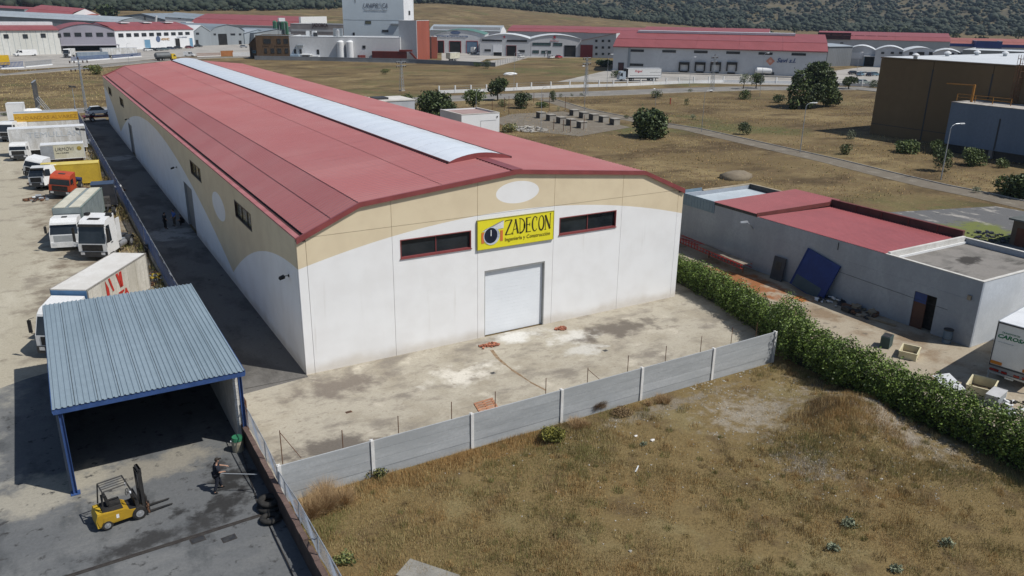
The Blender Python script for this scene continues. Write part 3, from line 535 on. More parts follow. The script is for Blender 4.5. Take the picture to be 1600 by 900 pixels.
for a, b in zip(edges, edges[1:]):
    a += G_; b -= G_; mb = MB(); cut = [o for o in opens if o[0] > a-.1 and o[1] < b+.1]
    if not cut: mb.box(a, b, 0, T, 0, 8.73 if a > .5 and b < 29.5 else min(ptop(a),ptop(b))-.1)
    for o in cut:
        if o[0]-a > .02: mb.box(a, o[0], 0, T, 0, 8.73)
        if b-o[1] > .02: mb.box(o[1], b, 0, T, 0, 8.73)
        if o[2] > 0: mb.box(o[0], o[1], 0, T, 0, o[2])
        mb.box(o[0], o[1], 0, T, o[3], 8.73)
    mb.build('wall_panel', m_front, wh)
    if a > .5 and b < 29.5:
        xs = [a]+[p[0] for p in PROF if a < p[0] < b]+[b]; mb = MB()
        top = [(x, ptop(x)-.05) for x in xs]; lowz = 8.755
        pts = [(a, lowz),(b, lowz)]+top[::-1]; pts = [(x, max(z, lowz+.01)) if k > 1 else (x,z) for k,(x,z) in enumerate(pts)]
        mb.prism(pts, 'y', 0, T); mb.build('gable_panel', m_front, wh)
mb = MB(); mb.box(.03, 29.97, T+.03, T+.06, .0, 8.6); mb.build('joint_backing', M('joint_grey', (.30,.28,.25), (.26,.24,.22), 1, .9), wh)
def window(parent, x0, x1, z0, z1, y, ax='y', sgn=1, fr=redtrim, deep=.14, bars=1, glassm=None, fw=.09):
    """window set back in its opening: frame, pane as its child. ax='y' faces -Y; ax='x' faces -X"""
    mb = MB(); d0, d1 = y-.02, y+deep
    for (a,b,c,d) in ((x0,x1,z0,z0+fw),(x0,x1,z1-fw,z1),(x0,x0+fw,z0+fw,z1-fw),(x1-fw,x1,z0+fw,z1-fw)):
        mb.box(a,b,d0,d1,c,d) if ax == 'y' else mb.box(d0,d1,a,b,c,d)
    for k in range(bars):
        xm = x0+(x1-x0)*(k+1)/(bars+1); mb.box(xm-.025,xm+.025,d1-.05,d1,z0+fw,z1-fw) if ax == 'y' else mb.box(d1-.05,d1,xm-.025,xm+.025,z0+fw,z1-fw)
    f = mb.build('window', fr, parent); mb = MB()
    mb.box(x0+.01,x1-.01,d1+.003,d1+.03,z0+.01,z1-.01) if ax == 'y' else mb.box(d1+.003,d1+.03,x0+.01,x1-.01,z0+.01,z1-.01)
    mb.build('pane', glassm or glass, f); return f
for o in opens[:2]:
    f = window(wh, *o, 0.0, deep=.15, fw=.06); MB().box(o[0]-.04,o[1]+.04,-.07,.0,o[2]-.06,o[2]-.004).build('sill', redtrim, f)
rd = MB().box(12.5,17.5,.24,.27,0,4.9).build('roller_door', M('white_roller_door', (.79,.82,.85), (.74,.77,.80), .3, .5, spec=.4), wh)
for k in range(19): MB().box(12.6,17.43,.219,.2285,.014+k*.252,.262+k*.252).build('door_slat', MATS['white_roller_door'], rd)
mb = MB(); mb.box(12.585,12.64,.02,.23,0,4.82); mb.box(17.39,17.445,.02,.23,0,4.82); mb.box(12.64,17.39,.02,.23,4.74,4.82); mb.build('door_frame', M('grey_door_frame', (.34,.34,.33), (.28,.28,.27), 1, .6), wh)
# side wall
jy = [.21]+[4.7+6.3*k for k in range(20)]+[WL]; sw = [(11.4,16.6,6.4,7.72),(30.3,35.5,6.4,7.72),(93.3,98.5,6.4,7.72),(112.2,117.4,6.4,7.72)]; sdoor = [(36.6,41.3,-.2,4.6),(86,90.7,-.2,4.6)]
for a, b in zip(jy, jy[1:]):
    a += G_; b -= G_; mb = MB(); cut = [o for o in sw+sdoor if o[0] < b and o[1] > a]
    ys = sorted({a, b, *[max(a,min(b,t)) for o in cut for t in o[:2]]})
    for c, d in zip(ys, ys[1:]):
        if d-c < .01: continue
        o = [q for q in cut if q[0] <= c+.001 and q[1] >= d-.001]
        if o:
            if o[0][2] > 0: mb.box(0,T,c,d,0,o[0][2])
            mb.box(0,T,c,d,o[0][3],8.72)
        else: mb.box(0,T,c,d,0,8.72)
    mb.build('wall_panel', m_side, wh)
mb = MB(); mb.box(T+.03,T+.06,.3,WL-.2,0,8.6); mb.build('joint_backing', MATS['joint_grey'], wh)
yglass = M('amber_film_glass', (.24,.19,.06), (.10,.12,.11), .9, .15, spec=.5)
for o in sw: window(wh, *o, 0.0, ax='x', fr=M('dark_brown_frame', (.06,.035,.03), (.045,.03,.025), 1, .5), deep=.15, bars=2, glassm=yglass)
for o in sdoor:
    d = MB().box(.25,.28,o[0]-.1,o[1]+.1,0,4.7).build('roller_door', MATS['white_roller_door'], wh)
    MB().box(.02,.23,o[0]+.005,o[0]+.06,0,4.59).box(.02,.23,o[1]-.06,o[1]-.005,0,4.59).build('door_frame', MATS['grey_door_frame'], d)
mb = MB(); mb.box(29.8,30,.21,WL,0,8.7); mb.prism([(0.21,0.0),(29.8,0.0),(29.8,8.6),(26.01,10.3),(15,11.35),(3.99,10.3),(.21,8.6)],'y',WL-.2,WL); mb.build('rear_wall', m_side, wh)
# roof: corrugated sheets, three runs each side
def roof_run(x0, z0, x1, z1, y0, y1, pitch=.42, hh=.028, t=.03):
    n = int((y1-y0)/pitch); ys = []; zs = []
    for k in range(n):
        y = y0+(y1-y0)*k/n; p = (y1-y0)/n; ys += [y, y+p*.55, y+p*.66, y+p*.9]; zs += [0,0,hh,hh]
    ys.append(y1); zs.append(0); V = []
    for x, z in ((x0,z0),(x1,z1)): V += [(x,y,z+h_) for y,h_ in zip(ys,zs)]
    m = len(ys); return V, [(i,i+1,m+i+1,m+i) if x1 < x0 else (m+i,m+i+1,i+1,i) for i in range(m-1)]
for s in (0, 1):
    fx = (lambda x: x) if s == 0 else (lambda x: 30-x)
    for (xa,za,xb,zb,dz) in ((.62,8.82,2.32,9.60,0),(2.30,9.62,4.02,10.44,.014),(3.98,10.45,9.6,10.985,.028),(9.55,10.99,15.02,11.51,.042)):
        for k in range(12):
            ya = -.06+(WL+.16)*k/12; yb = -.06+(WL+.16)*(k+1)/12-.012; v, f = roof_run(fx(xa), za+dz, fx(xb), zb+dz, ya, yb); MB().add(v, f).build('roof_sheet', redroof, wh)
# under-roof deck so that the roof is solid; gutters, parapet caps, gable verges
mb = MB(); mb.prism([(.5,8.55),(29.5,8.55),(26.0,10.36),(15,11.4),(4.0,10.36)][::-1],'y',.25,WL-.25); mb.build('roof_deck', dark, wh)
for s in (0, 1):
    fx = (lambda x: x) if s == 0 else (lambda x: 30-x); X0, X1 = sorted((fx(-.05), fx(.30))); MB().box(X0,X1,-.05,WL+.05,8.72,8.83).build('parapet_cap', M('faded_red_cap', (.40,.155,.155), (.33,.11,.11), .6, .5), wh)
    X0, X1 = sorted((fx(.31), fx(.60))); MB().box(X0,X1,.1,WL-.1,8.60,8.70).build('gutter', M('gutter_shadow_brown', (.075,.03,.03), (.05,.025,.022), 1, .7), wh)
    for yy in (-.16, WL+.03):
        mb = MB()
        for (xa,za),(xb,zb) in zip([(.0,8.60)]+PROF[1:3], PROF[1:3]):
            pts = [(fx(xa),za-.14),(fx(xb),zb-.14),(fx(xb),zb+.15),(fx(xa),za+.21 if xa < .1 else za+.15)]; mb.prism(pts, 'y', yy, yy+.17)
        mb.build('verge_trim', redtrim, wh)
mb = MB(); mb.box(14.6,15.4,-.1,5.0,11.555,11.59); mb.build('ridge_cap', redtrim, wh)
# skylight: bowed translucent sheets on the ridge
skm = M('translucent_skylight', (.84,.88,.92), (.77,.81,.86), .8, .22, spec=.6, fine=.05)
arc = [(12.55+4.9*t, 11.42+.46*math.sin(math.pi*t)**.8) for t in np.linspace(0,1,11)]; ySk = np.linspace(5.1, WL-.6, 42)
for a, b in zip(ySk, ySk[1:]):
    mb = MB(); k = 10
    V = []; ys = [a+.01, a+(b-a)*.5, b-.01]
    for y in ys: V += [(x, y, z+(.016 if y == ys[1] else 0)) for x, z in arc]
    mb.add(V, [(r*11+i, r*11+i+1, (r+1)*11+i+1, (r+1)*11+i) for r in range(2) for i in range(k)]); mb.build('skylight_sheet', skm, wh)
for yy in (5.02, WL-.58):
    mb = MB(); mb.prism([(12.5,11.2)]+[(x, z+.03) for x,z in arc]+[(17.5,11.2)], 'y', yy, yy+.06); mb.build('skylight_end', redtrim, wh)
for x in (12.42, 17.48): MB().box(x,x+.1,5,WL-.5,11.3,11.47).build('skylight_kerb', M('skylight_flashing', (.16,.07,.07), (.12,.05,.05), 1, .6), wh)
# wall-mounted floodlights
for y, z in ((2.2,5.75),(44.6,5.35),(88,5.3)):
    l = thing('floodlight', {2.2:'black floodlight on the side wall nearest the front corner',44.6:'black floodlight on the side wall above the standing men',88:'black floodlight on the far stretch of the side wall'}[y],'floodlight',(0,y,z),0,'floodlights along the side wall')
    MB().cyl((0,0,.1),(-.34,0,.12),.025).box(-.06,-.005,-.07,.07,.02,.18).build('bracket', dark, l); MB().hexa([(-.62,-.2,-.06),(-.3,-.2,.02),(-.3,.2,.02),(-.62,.2,-.06),(-.58,-.2,.06),(-.3,-.2,.16),(-.3,.2,.16),(-.58,.2,.06)]).build('lamp_head', black, l)
# ------------------------------------------------------------------ the yellow sign
sg = thing('company_sign','yellow company sign with a pipe emblem, ZADECON, above the roller door','sign',(12.0,-.01,6.41))
ysign = M('sign_yellow', (.80,.72,.03), (.74,.66,.03), .4, .4, spec=.4); MB().box(0,6.0,-.10,0,0,2.0).build('panel', ysign, sg)
mb = MB()
for a,b,c,d in ((0,6,-.03,0),(0,6,2.0,2.03),(-.03,0,-.03,2.03),(6,6.03,-.03,2.03)): mb.box(a,b,-.12,.0,c,d)
mb.build('frame', M('sign_edge', (.32,.29,.05), (.28,.25,.05), 1, .5), sg)
ink = M('sign_ink', (.055,.045,.012), (.045,.04,.012), 1, .6); Y0 = -.108
def stroke(mb, pts, w0, w1=None, y=Y0):        # a tapering pen stroke in the sign's plane
    w1 = w0 if w1 is None else w1; n = len(pts)
    for i in range(n-1):
        (xa,za),(xb,zb) = pts[i], pts[i+1]; l = math.hypot(xb-xa, zb-za); nx, nz = -(zb-za)/l, (xb-xa)/l
        wa = (w0+(w1-w0)*i/(n-1))/2; wb = (w0+(w1-w0)*(i+1)/(n-1))/2
        mb.prism([(xa+nx*wa,za+nz*wa),(xa-nx*wa,za-nz*wa),(xb-nx*wb,zb-nz*wb),(xb+nx*wb,zb+nz*wb)], 'y', y-.004, y)
def arcp(cx, cz, rx, rz, a0, a1, n=14): return [(cx+rx*math.cos(R_(a0+(a1-a0)*i/n)), cz+rz*math.sin(R_(a0+(a1-a0)*i/n))) for i in range(n+1)]
def letter(ch, x, wd, z=.78, h=1.02):
    mb = MB(); t, T_ = .045, .12; X = lambda a: x+a*wd; Z = lambda b: z+b*h
    if ch == 'Z': stroke(mb,[(X(0),Z(.9)),(X(.02),Z(.98)),(X(1),Z(1))],t); stroke(mb,[(X(1),Z(1)),(X(.02),Z(0))],T_); stroke(mb,[(X(0),Z(.0)),(X(1.0),Z(.03)),(X(1.04),Z(.12))],t)
    if ch == 'A': stroke(mb,[(X(.0),Z(0)),(X(.52),Z(1))],t); stroke(mb,[(X(.48),Z(1)),(X(.92),Z(0))],T_,.14); stroke(mb,[(X(.12),Z(.3)),(X(.76),Z(.33))],t); stroke(mb,[(X(-.1),Z(0)),(X(.14),Z(0))],t)
    if ch == 'D': stroke(mb,[(X(.12),Z(0)),(X(.12),Z(1))],t); stroke(mb,arcp(X(.12),Z(.5),wd*.8,h*.5,90,-90),t,.13); stroke(mb,[(X(-.05),Z(1)),(X(.2),Z(1))],t); stroke(mb,[(X(-.05),Z(0)),(X(.2),Z(0))],t); stroke(mb,[(X(.86),Z(.62)),(X(.86),Z(.3))],T_)
    if ch == 'E': stroke(mb,[(X(.12),Z(0)),(X(.12),Z(1))],T_); [stroke(mb,[(X(-.05),Z(b)),(X(e),Z(b+.02))],t) for b,e in ((0,.95),(.5,.72),(.98,.9))]; stroke(mb,[(X(.7),Z(.4)),(X(.72),Z(.62))],t)
    if ch == 'C': stroke(mb,arcp(X(.5),Z(.5),wd*.45,h*.5,50,180),t,T_); stroke(mb,arcp(X(.5),Z(.5),wd*.45,h*.5,180,315),T_,t); stroke(mb,[(X(.8),Z(.72)),(X(.84),Z(.95))],t)
    if ch == 'O': stroke(mb,arcp(X(.5),Z(.5),wd*.45,h*.5,90,270),t,T_); stroke(mb,arcp(X(.5),Z(.5),wd*.45,h*.5,270,360),T_,.13); stroke(mb,arcp(X(.5),Z(.5),wd*.45,h*.5,0,90),.13,t)
    if ch == 'N': stroke(mb,[(X(.1),Z(0)),(X(.1),Z(1))],t); stroke(mb,[(X(.05),Z(1)),(X(.88),Z(.02))],.14); stroke(mb,[(X(.88),Z(0)),(X(.92),Z(1.08))],t); stroke(mb,[(X(-.05),Z(0)),(X(.25),Z(0))],t); stroke(mb,[(X(.8),Z(1.05)),(X(1.02),Z(1.1))],t)
    mb.build('letter', ink, sg)
xx = 2.12
for ch, wd in zip('ZADECON', (.5,.47,.47,.43,.46,.46,.48)): letter(ch, xx, wd); xx += wd+.062
add_letters('Ingeniería y Construcción', .36, M('sign_small_print', (.22,.18,.02), (.2,.16,.02), 1, .6), sg, (2.1,Y0-.006,.27), 3.62)
em = MB(); em.prism(arcp(1.05,.86,.62,.62,0,360,28)[:-1],'y',Y0-.02,Y0); e = em.build('emblem', M('emblem_grey', (.62,.66,.72), (.30,.36,.45), 2.5, .4), sg)
MB().prism(arcp(.99,.90,.5,.53,0,360,28)[:-1],'y',Y0-.03,Y0-.021).build('pipe_mouth', M('emblem_navy', (.018,.024,.045), (.012,.016,.03), 2, .4), e)
MB().box(.965,1.03,Y0-.034,Y0-.031,.86,1.28).build('pointer', white, e)
for xa in (.28,1.72):
    MB().box(xa,xa+.2,Y0-.012,Y0,.42,1.16).build('emblem_bar', M('emblem_orange', (.68,.19,.05), (.6,.16,.05), 2, .5), e)
MB().prism([(.34,1.22),(1.96,1.30),(1.98,1.80),(1.62,1.66),(1.2,1.5),(.7,1.36)],'y',Y0-.014,Y0).build('paper_curl', M('emblem_paper', (.80,.80,.80), (.60,.61,.64), 1.3, .5), e)
MB().prism([(.34,1.225),(.7,1.365),(1.2,1.505),(1.62,1.665),(1.98,1.805),(1.94,1.83),(1.55,1.71),(1.1,1.545),(.6,1.38)],'y',Y0-.012,Y0-.001).build('curl_edge', M('emblem_shadow', (.25,.25,.27), (.2,.2,.22), 1, .5), e)
# ------------------------------------------------------------------ concrete boundary wall of the warehouse yard
slabm = M('fence_concrete', (.42,.435,.44), (.34,.355,.36), .9, .9, bump=.2, vary=.06, stretch=(.5,1,3), fine=.1); postm = M('white_fence_post', (.76,.76,.74), (.66,.65,.62), 2, .85, fine=.15)
FX = [-4.98,-.53,4.88,10.43,16.04,21.67,27.05]; FH = [1.98,2.0,2.03,2.06,2.1,2.13,2.18]
bw = thing('boundary_wall','grey precast concrete wall with white posts along the yard front','wall',(0,-12.75,0))
for i,(a,b) in enumerate(zip(FX,FX[1:])):
    H0, H1 = FH[i]-.03, FH[i+1]-.03
    zs = [0,.24,.48,.5,1]; n = 4
    for k in range(n):
        lo, hi = [0,.22,.47,.73][k], [.22,.47,.73,1.0][k]; mb = MB(); pr = .014 if k == 1 else 0.0
        mb.hexa([(a+.1,-.03-pr,H0*lo-.05*(k==0)),(b-.1,-.03-pr,H1*lo-.05*(k==0)),(b-.1,.04,H1*lo-.05*(k==0)),(a+.1,.04,H0*lo-.05*(k==0)),(a+.1,-.03,H0*hi-.012),(b-.1,-.03,H1*hi-.012),(b-.1,.04,H1*hi-.012),(a+.1,.04,H0*hi-.012)])
        mb.build('slab', slabm, bw)
    MB().box(a+.15,b-.15,.0,.012,0,min(H0,H1)-.03).build('joint_backing', MATS['joint_grey'], bw)
for x, H in zip(FX, FH):
    mb = MB(); mb.box(x-.085,x+.085,-.10,-.032,-.1,H); mb.box(x-.03,x+.03,-.032,.05,-.1,H); mb.box(x-.085,x+.085,.05,.11,-.1,H); mb.build('post', postm, bw)
ORD = 'first second third fourth fifth sixth seventh eighth ninth tenth eleventh twelfth'.split()
for i,(u,v0,v1) in enumerate([(441,672,715),(536,672,697),(623,650,678),(706,628,655),(774,612,637),(853,591,612),(918,575,597),(981,556,578),(1040,541,562),(1095,526,546),(1143,512,532),(1182,505,520)]):
    p = aty(u, v1, -12.6); q = aty(u, v0, -12.6); braced = i in (0,6); x = p.x
    t = thing('wire_post', 'thin rusty wire post on the concrete wall, braced at the chain link corner' if i == 0 else 'thin rusty wire post on the concrete wall, braced in mid run' if braced else f'thin rusty wire post behind the concrete wall, {ORD[i]} from the left','post',(x,-12.58,0),0,'wire posts along the concrete wall')
    MB().cyl((0,0,0),(0,0,q.z),.022,.022,6).build('upright', rust, t)
    if braced: MB().cyl((0,0,q.z-.1),(.85,0,1.95),.017,.017,5).build('brace', rust, t)
# ------------------------------------------------------------------ brown yard wall with chain-link fence
ym = M('brown_yard_wall', (.085,.062,.052), (.06,.045,.04), 1.5, .9, bump=.3); cop = M('pink_coping_brick', (.185,.125,.105), (.14,.095,.08), 3, .9, vary=.15, fine=.2)
yw = thing('yard_wall','brown rendered yard wall with pink coping under the chain link fence','wall',(-5.2,0,0)); MB().box(-.09,.11,-40,-6.3,-.05,1.0).build('wall', ym, yw)
mbc = MB().box(-.10,.13,.008,.492,0,.07); me = mbc.data('coping_brick', cop)
for k in range(64): 
    if k in (22,): continue
    put('coping_brick', me, yw, (random.uniform(-.012,.012),-6.85-.5*k,1.003+random.uniform(0,.012)))
cf = thing('chain_link_fence','grey chain link fence with bent top rail along the brown wall','fence',(-5.02,0,0))
tops = [(-6.3,2.15),(-8.6,2.12),(-10.4,2.05),(-12.0,1.86),(-12.9,1.72),(-13.8,1.75),(-16,2.0),(-18.6,2.02),(-21.2,2.05),(-24,2.05),(-27,2.05),(-30,2.05)]
for k,(y,z) in enumerate(tops):
    if k in (1,3): continue
    MB().cyl((0,y,0),(.0,y,z),.03,.03,6).build('post', steel, cf)
MB().cyl((0,-18.6,1.9),(.0,-17.2,.9),.02,.02,5).build('brace', steel, cf)
MB().tube([(0,y,z) for y,z in tops], .026, 6).build('top_rail', steel, cf); MB().tube([(0,-6.3,1.16),(0,-30,1.16)], .012, 4).build('bottom_rail', steel, cf)
ty = [t[0] for t in tops][::-1]; tz = [t[1] for t in tops][::-1]; V = []; F = []
for s in (1,-1):
    for k in range(-30, 420):
        y0 = -6.3-.06*k; a = (y0, 1.12); pts = []
        for j in range(0, 22):
            z = 1.12+.05*j; y = y0+s*.05*j*.95
            if y > -6.3 or y < -30 or z > np.interp(y, ty, tz): continue
            pts.append((y,z))
        if len(pts) > 1:
            (ya,za),(yb,zb) = pts[0], pts[-1]; o = len(V); r = .0026
            bulge = .04*math.sin(y0*2.1); V += [(bulge-r,ya,za),(bulge+r,ya,za+r*2),(bulge+r,yb,zb+r*2),(bulge-r,yb,zb)]; F.append((o,o+1,o+2,o+3))
mesh = MB().add(V, F).build('wire_mesh', M('mesh_wire', (.42,.46,.52), (.36,.4,.46), 2, .5, metal=.3), cf, kind='stuff')
# ------------------------------------------------------------------ blue fence along the lane
bf = thing('blue_fence','long blue metal fence on a low wall between trucks and lane','fence',(-4.95,0,0)); blu = M('fence_blue', (.055,.10,.24), (.04,.075,.17), .8, .5, vary=.15, fine=.2)
MB().box(-.12,.12,9.3,142,-.05,.42).build('plinth', M('plinth_concrete', (.34,.30,.25), (.25,.22,.18), .8, .9), bf)
mb = MB()
for k in range(9):
    y = k*.28; mb.box(-.018,.018,y+.02,y+.2,.0,1.5)
mb.box(-.03,.03,0,2.52,.12,.17).box(-.03,.03,0,2.52,1.36,1.41); me = mb.data('fence_panel', blu)
for k in range(52): put('fence_panel', me, bf, (random.uniform(-.02,.02),9.4+2.55*k,.42))
me = MB().cyl((0,0,0),(0,0,2.05),.035,.035,6).data('post', steel)
for k in range(53): put('post', me, bf, (.05,9.38+2.55*k,0))
MB().tube([(.05,9.38,2.06),(.05,142,2.06)], .022, 5).build('top_rail', steel, bf)
# ------------------------------------------------------------------ open shed with blue grey sheet roof
sh = thing('open_shed','open fronted shed with a blue grey ribbed roof and blue posts','shed',(-9.2,0,0)); shroof = roofmat('blue_grey_sheet_roof', (.25,.315,.36), (.21,.27,.31), .38)
bluep = M('shed_blue_steel', (.05,.10,.26), (.035,.075,.2), 2, .45, fine=.2); block = M('white_block', (.70,.68,.64), (.56,.54,.5), 1.5, .9, vary=.10, bump=.2)
nS = 9; wS = 8.38/nS
def shed_sheet():
    V = []; prof = []; 
    for k in range(4): p = wS/4; x = k*p; prof += [(x+.012*(k==0),0),(x+p*.5,0),(x+p*.62,.045),(x+p*.88,.045)]
    prof.append((wS-.012,0)); prof[0] = (.012,0)
    for y, z in ((-7.5,0),(0,.075),(7.1,.15)): V += [(x,y,h_+z) for x,h_ in prof]
    m = len(prof); F = [(r*m+i,r*m+i+1,(r+1)*m+i+1,(r+1)*m+i) for r in range(2) for i in range(m-1)]
    return MB().add(V,F).data('roof_sheet', shroof)
me = shed_sheet()
for k in range(nS): put('roof_sheet', me, sh, (-4.2+wS*k,0,4.50+random.uniform(0,.004)+.003*(k%2)))
MB().hexa([(-4.2,-7.4,4.44),(4.18,-7.4,4.44),(4.18,7.05,4.57),(-4.2,7.05,4.57),(-4.2,-7.4,4.475),(4.18,-7.4,4.475),(4.18,7.05,4.61),(-4.2,7.05,4.61)]).build('roof_deck', dark, sh)
MB().box(-4.19,4.17,-7.46,-7.41,4.22,4.49).build('front_beam', bluep, sh); MB().box(-4.22,-4.19,-7.46,7.1,4.3,4.52).box(4.17,4.2,-7.46,7.1,4.3,4.52).build('edge_trim', bluep, sh)
for x, y in ((-3.92,-7.3),(4.02,-6.7)):
    mb = MB(); mb.box(x-.09,x+.09,y-.02,y+.02,0,4.22); mb.box(x-.09,x-.07,y-.11,y+.11,0,4.22); mb.box(x+.07,x+.09,y-.11,y+.11,0,4.22); p_ = mb.build('post', bluep, sh); MB().box(x-.2,x+.2,y-.2,y+.2,0,.03).build('base_plate', bluep, p_)
MB().box(-4.12,-4.0,-7.1,6.9,0,4.40).build('side_wall', M('shed_cladding', (.22,.24,.26), (.17,.19,.21), 1, .7), sh); MB().box(-4.0,4.1,6.75,6.9,0,4.5).build('back_wall', MATS['shed_cladding'], sh)
MB().box(-3.995,-3.93,-7.06,-6.9,0,4.40).build('white_edge', white, sh)
bl = MB().box(.006,.394,-.19,.19,.004,.196).data('block', block)
MB().box(3.76,4.14,-5.9,6.75,0,4.40).build('side_wall', block, sh)
for r in range(21):
    for k in range(2): put('block', bl, sh, (3.74+.21*k if r%2 == 0 else 3.74+.21*k, -6.12, r*.205+.01)).scale = (.52,1,1)
for k in range(3): MB().box(-4.0,3.76,-5+4.5*k,-4.9+4.5*k,4.18,4.42).build('rafter', dark, sh)
for k in range(5): MB().box(4.16+0*k,4.2,-6.9+.16*k,-6.87+.16*k,.1,2.6).build('grille_bar', rust, sh)
# ------------------------------------------------------------------ vehicle pieces (front is +X, wheels stand on z=0)
lampw = M('headlamp', (.62,.64,.66), (.5,.5,.5), 4, .12, spec=.6); lampr = M('tail_lamp', (.30,.02,.015), (.22,.015,.01), 4, .25); lampo = M('amber_reflector', (.55,.20,.02), (.5,.16,.02), 3, .35)
numplate = M('number_plate', (.7,.7,.66), (.6,.6,.56), 3, .4); alu = M('aluminium_sheet', (.45,.48,.50), (.36,.38,.40), 1.2, .42, metal=.35, fine=.1)
_W = {}
def wheels(t, spots, r=.5, w=.3, rimm=None):
    key = (r, w)
    if key not in _W:
        mb = MB().cyl((0,-w/2,0),(0,w/2,0),r,r,18); mb.cyl((0,-w/2-.02,0),(0,w/2+.02,0),r*.86,r*.86,18)
        rb = MB().cyl((0,-w/2-.028,0),(0,w/2+.028,0),r*.56,r*.5,12); rb.cyl((0,-w/2-.06,0),(0,w/2+.06,0),r*.2,r*.18,8); _W[key] = (mb.data('wheel', black), rb.data('rim', rimm or chrome))
    for x, y in spots: o = put('wheel', _W[key][0], t, (x,y,r)); put('rim', _W[key][1], o)
def taper(mb, z0, k, z1=None):
    zt = max(v[2] for v in mb.v) if z1 is None else z1
    mb.v = [(x, y*(1-(1-k)*max(0,min(1,(z-z0)/(zt-z0)))), z) for x,y,z in mb.v]; return mb
def cab(t, xf, col, W=2.45, L=2.1, H=3.0, z0=.55, visor=None, grille=black, spoiler=0.0, mirrors=True, flat=False):
    """a lorry cab with its front at xf"""
    rake = .18 if flat else .42; zb = z0+1.05; zt = H-.28
    pr = [(xf-L,z0+.1),(xf-.06,z0),(xf,z0+.15),(xf,zb),(xf-rake,zt),(xf-rake-.3,H),(xf-L,H+spoiler)]
    body = taper(MB().prism(pr,'y',-W/2,W/2), zb, .90, H).build('cab', col, t)
    def fx(z): return xf if z < zb else xf-rake*(z-zb)/(zt-zb)
    def hw(z): return W/2*(1-.10*max(0,min(1,(z-zb)/(H-zb))))
    def front(name, z_a, z_b, k, m, proud=.02, par=t):
        mb = MB(); xa, xb, ya, yb = fx(z_a), fx(z_b), hw(z_a)*k, hw(z_b)*k
        mb.hexa([(xa-.05,-ya,z_a),(xa+proud,-ya,z_a),(xa+proud,ya,z_a),(xa-.05,ya,z_a),(xb-.05,-yb,z_b),(xb+proud,-yb,z_b),(xb+proud,yb,z_b),(xb-.05,yb,z_b)]); return mb.build(name, m, par)
    front('windscreen', zb+.04, zt-.14, .95, glass, .012)
    front('grille', z0+.42, zb-.06, .72, grille, .03); front('bumper', z0-.12, z0+.36, 1.0, col if grille != black else dark, .07)
    if visor is not None: front('sun_visor', zt-.2, zt-.02, .97, visor, .22)
    for s in (-1,1):
        MB().box(fx(z0+.3)-.02,xf+.085,s*W*.36-.17,s*W*.36+.17,z0+.08,z0+.3).build('headlight', lampw, t)
        ws = MB(); za, zc = zb+.08, zt-.2; ya, yc = hw(za)+.008, hw(zc)+.008
        ws.hexa([(xf-1.15,s*(ya-.04),za),(fx(za)-.22,s*(ya-.04),za),(fx(za)-.22,s*ya,za),(xf-1.15,s*ya,za),(xf-1.15,s*(yc-.04),zc),(fx(zc)-.2,s*(yc-.04),zc),(fx(zc)-.2,s*yc,zc),(xf-1.15,s*yc,zc)]).build('side_window', glass, t)
        MB().box(xf-1.25,xf-.95,s*(W/2+.005)-.02,s*(W/2+.005)+.02,zb-.1,zb-.04).build('door_handle', dark, t)
        MB().box(xf-1.1,xf-.45,s*(W/2)-.06,s*(W/2)+.03,z0-.15,z0+.12).build('step', dark, t)
        if mirrors:
            m_ = MB(); m_.tube([(xf-.2,s*(W/2-.04),zt-.15),(xf-.02,s*(W/2+.22),zt-.2),(xf-.02,s*(W/2+.22),zb+.15),(xf-.15,s*(W/2-.02),zb+.1)],.018,4); m_.box(xf-.1,xf+.02,s*(W/2+.24)-.1,s*(W/2+.24)+.1,zb+.2,zt-.28); m_.build('mirror', black, t)
    return body
def chassis(t, x0, x1, zc=.85):
    MB().box(x0,x1,-.45,-.33,zc-.13,zc+.13).box(x0,x1,.33,.45,zc-.13,zc+.13).box(x0+.1,x0+.2,-.4,.4,zc-.1,zc+.1).box((x0+x1)/2,(x0+x1)/2+.1,-.4,.4,zc-.1,zc+.1).build('chassis', dark, t)
def boxbody(t, x0, x1, W, z0, z1, side, roofm, front=None, rear=None, ribs=0, rail=None, name='box'):
    b = MB().box(x0,x1,-W/2,W/2,z0,z1).build(name, side, t)
    MB().box(x0+.02,x1-.02,-W/2+.02,W/2-.02,z1+.004,z1+.03).build('roof', roofm, t)
    if front is not None: MB().box(x1+.002,x1+.03,-W/2+.03,W/2-.03,z0+.05,z1-.05).build('front_panel', front, t)
    if rear is not None: MB().box(x0-.03,x0-.002,-W/2+.03,-.01,z0+.05,z1-.05).build('rear_door', rear, t); MB().box(x0-.03,x0-.002,.01,W/2-.03,z0+.05,z1-.05).build('rear_door', rear, t)
    rl = rail or alu; mb = MB()
    for s in (-1,1):
        for z in (z0-.03, z1-.04): mb.box(x0,x1,s*(W/2)-.02,s*(W/2)+.035,z,z+.09)
        for x in (x0,x1-.08): mb.box(x,x+.08,s*(W/2)-.02,s*(W/2)+.036,z0+.06,z1-.04)
    mb.build('rail', rl, t)
    if ribs:
        mb = MB()
        for s in (-1,1):
            for k in range(ribs):
                x = x0+(x1-x0)*(k+.5)/ribs; mb.box(x-.025,x+.025,s*(W/2),s*(W/2)+.022,z0+.06,z1-.04)
        mb.build('rib', side, t, kind='stuff')
    return b
def fuel_tank(t, x0, x1, y, z=.75): MB().cyl((x0,y,z),(x1,y,z),.3,.3,12).build('fuel_tank', chrome, t)
def mudguard(t, x, y, r=.5):
    mb = MB(); pts = [(x+(r+.1)*math.cos(R_(a)), r+(r+.1)*math.sin(R_(a))) for a in range(15,166,25)]
    mb.prism(pts+[(px*.0+x+(px-x)*.93, r+(pz-r)*.93) for px,pz in pts[::-1]],'y',y-.26,y+.26); mb.build('mudguard', dark, t)
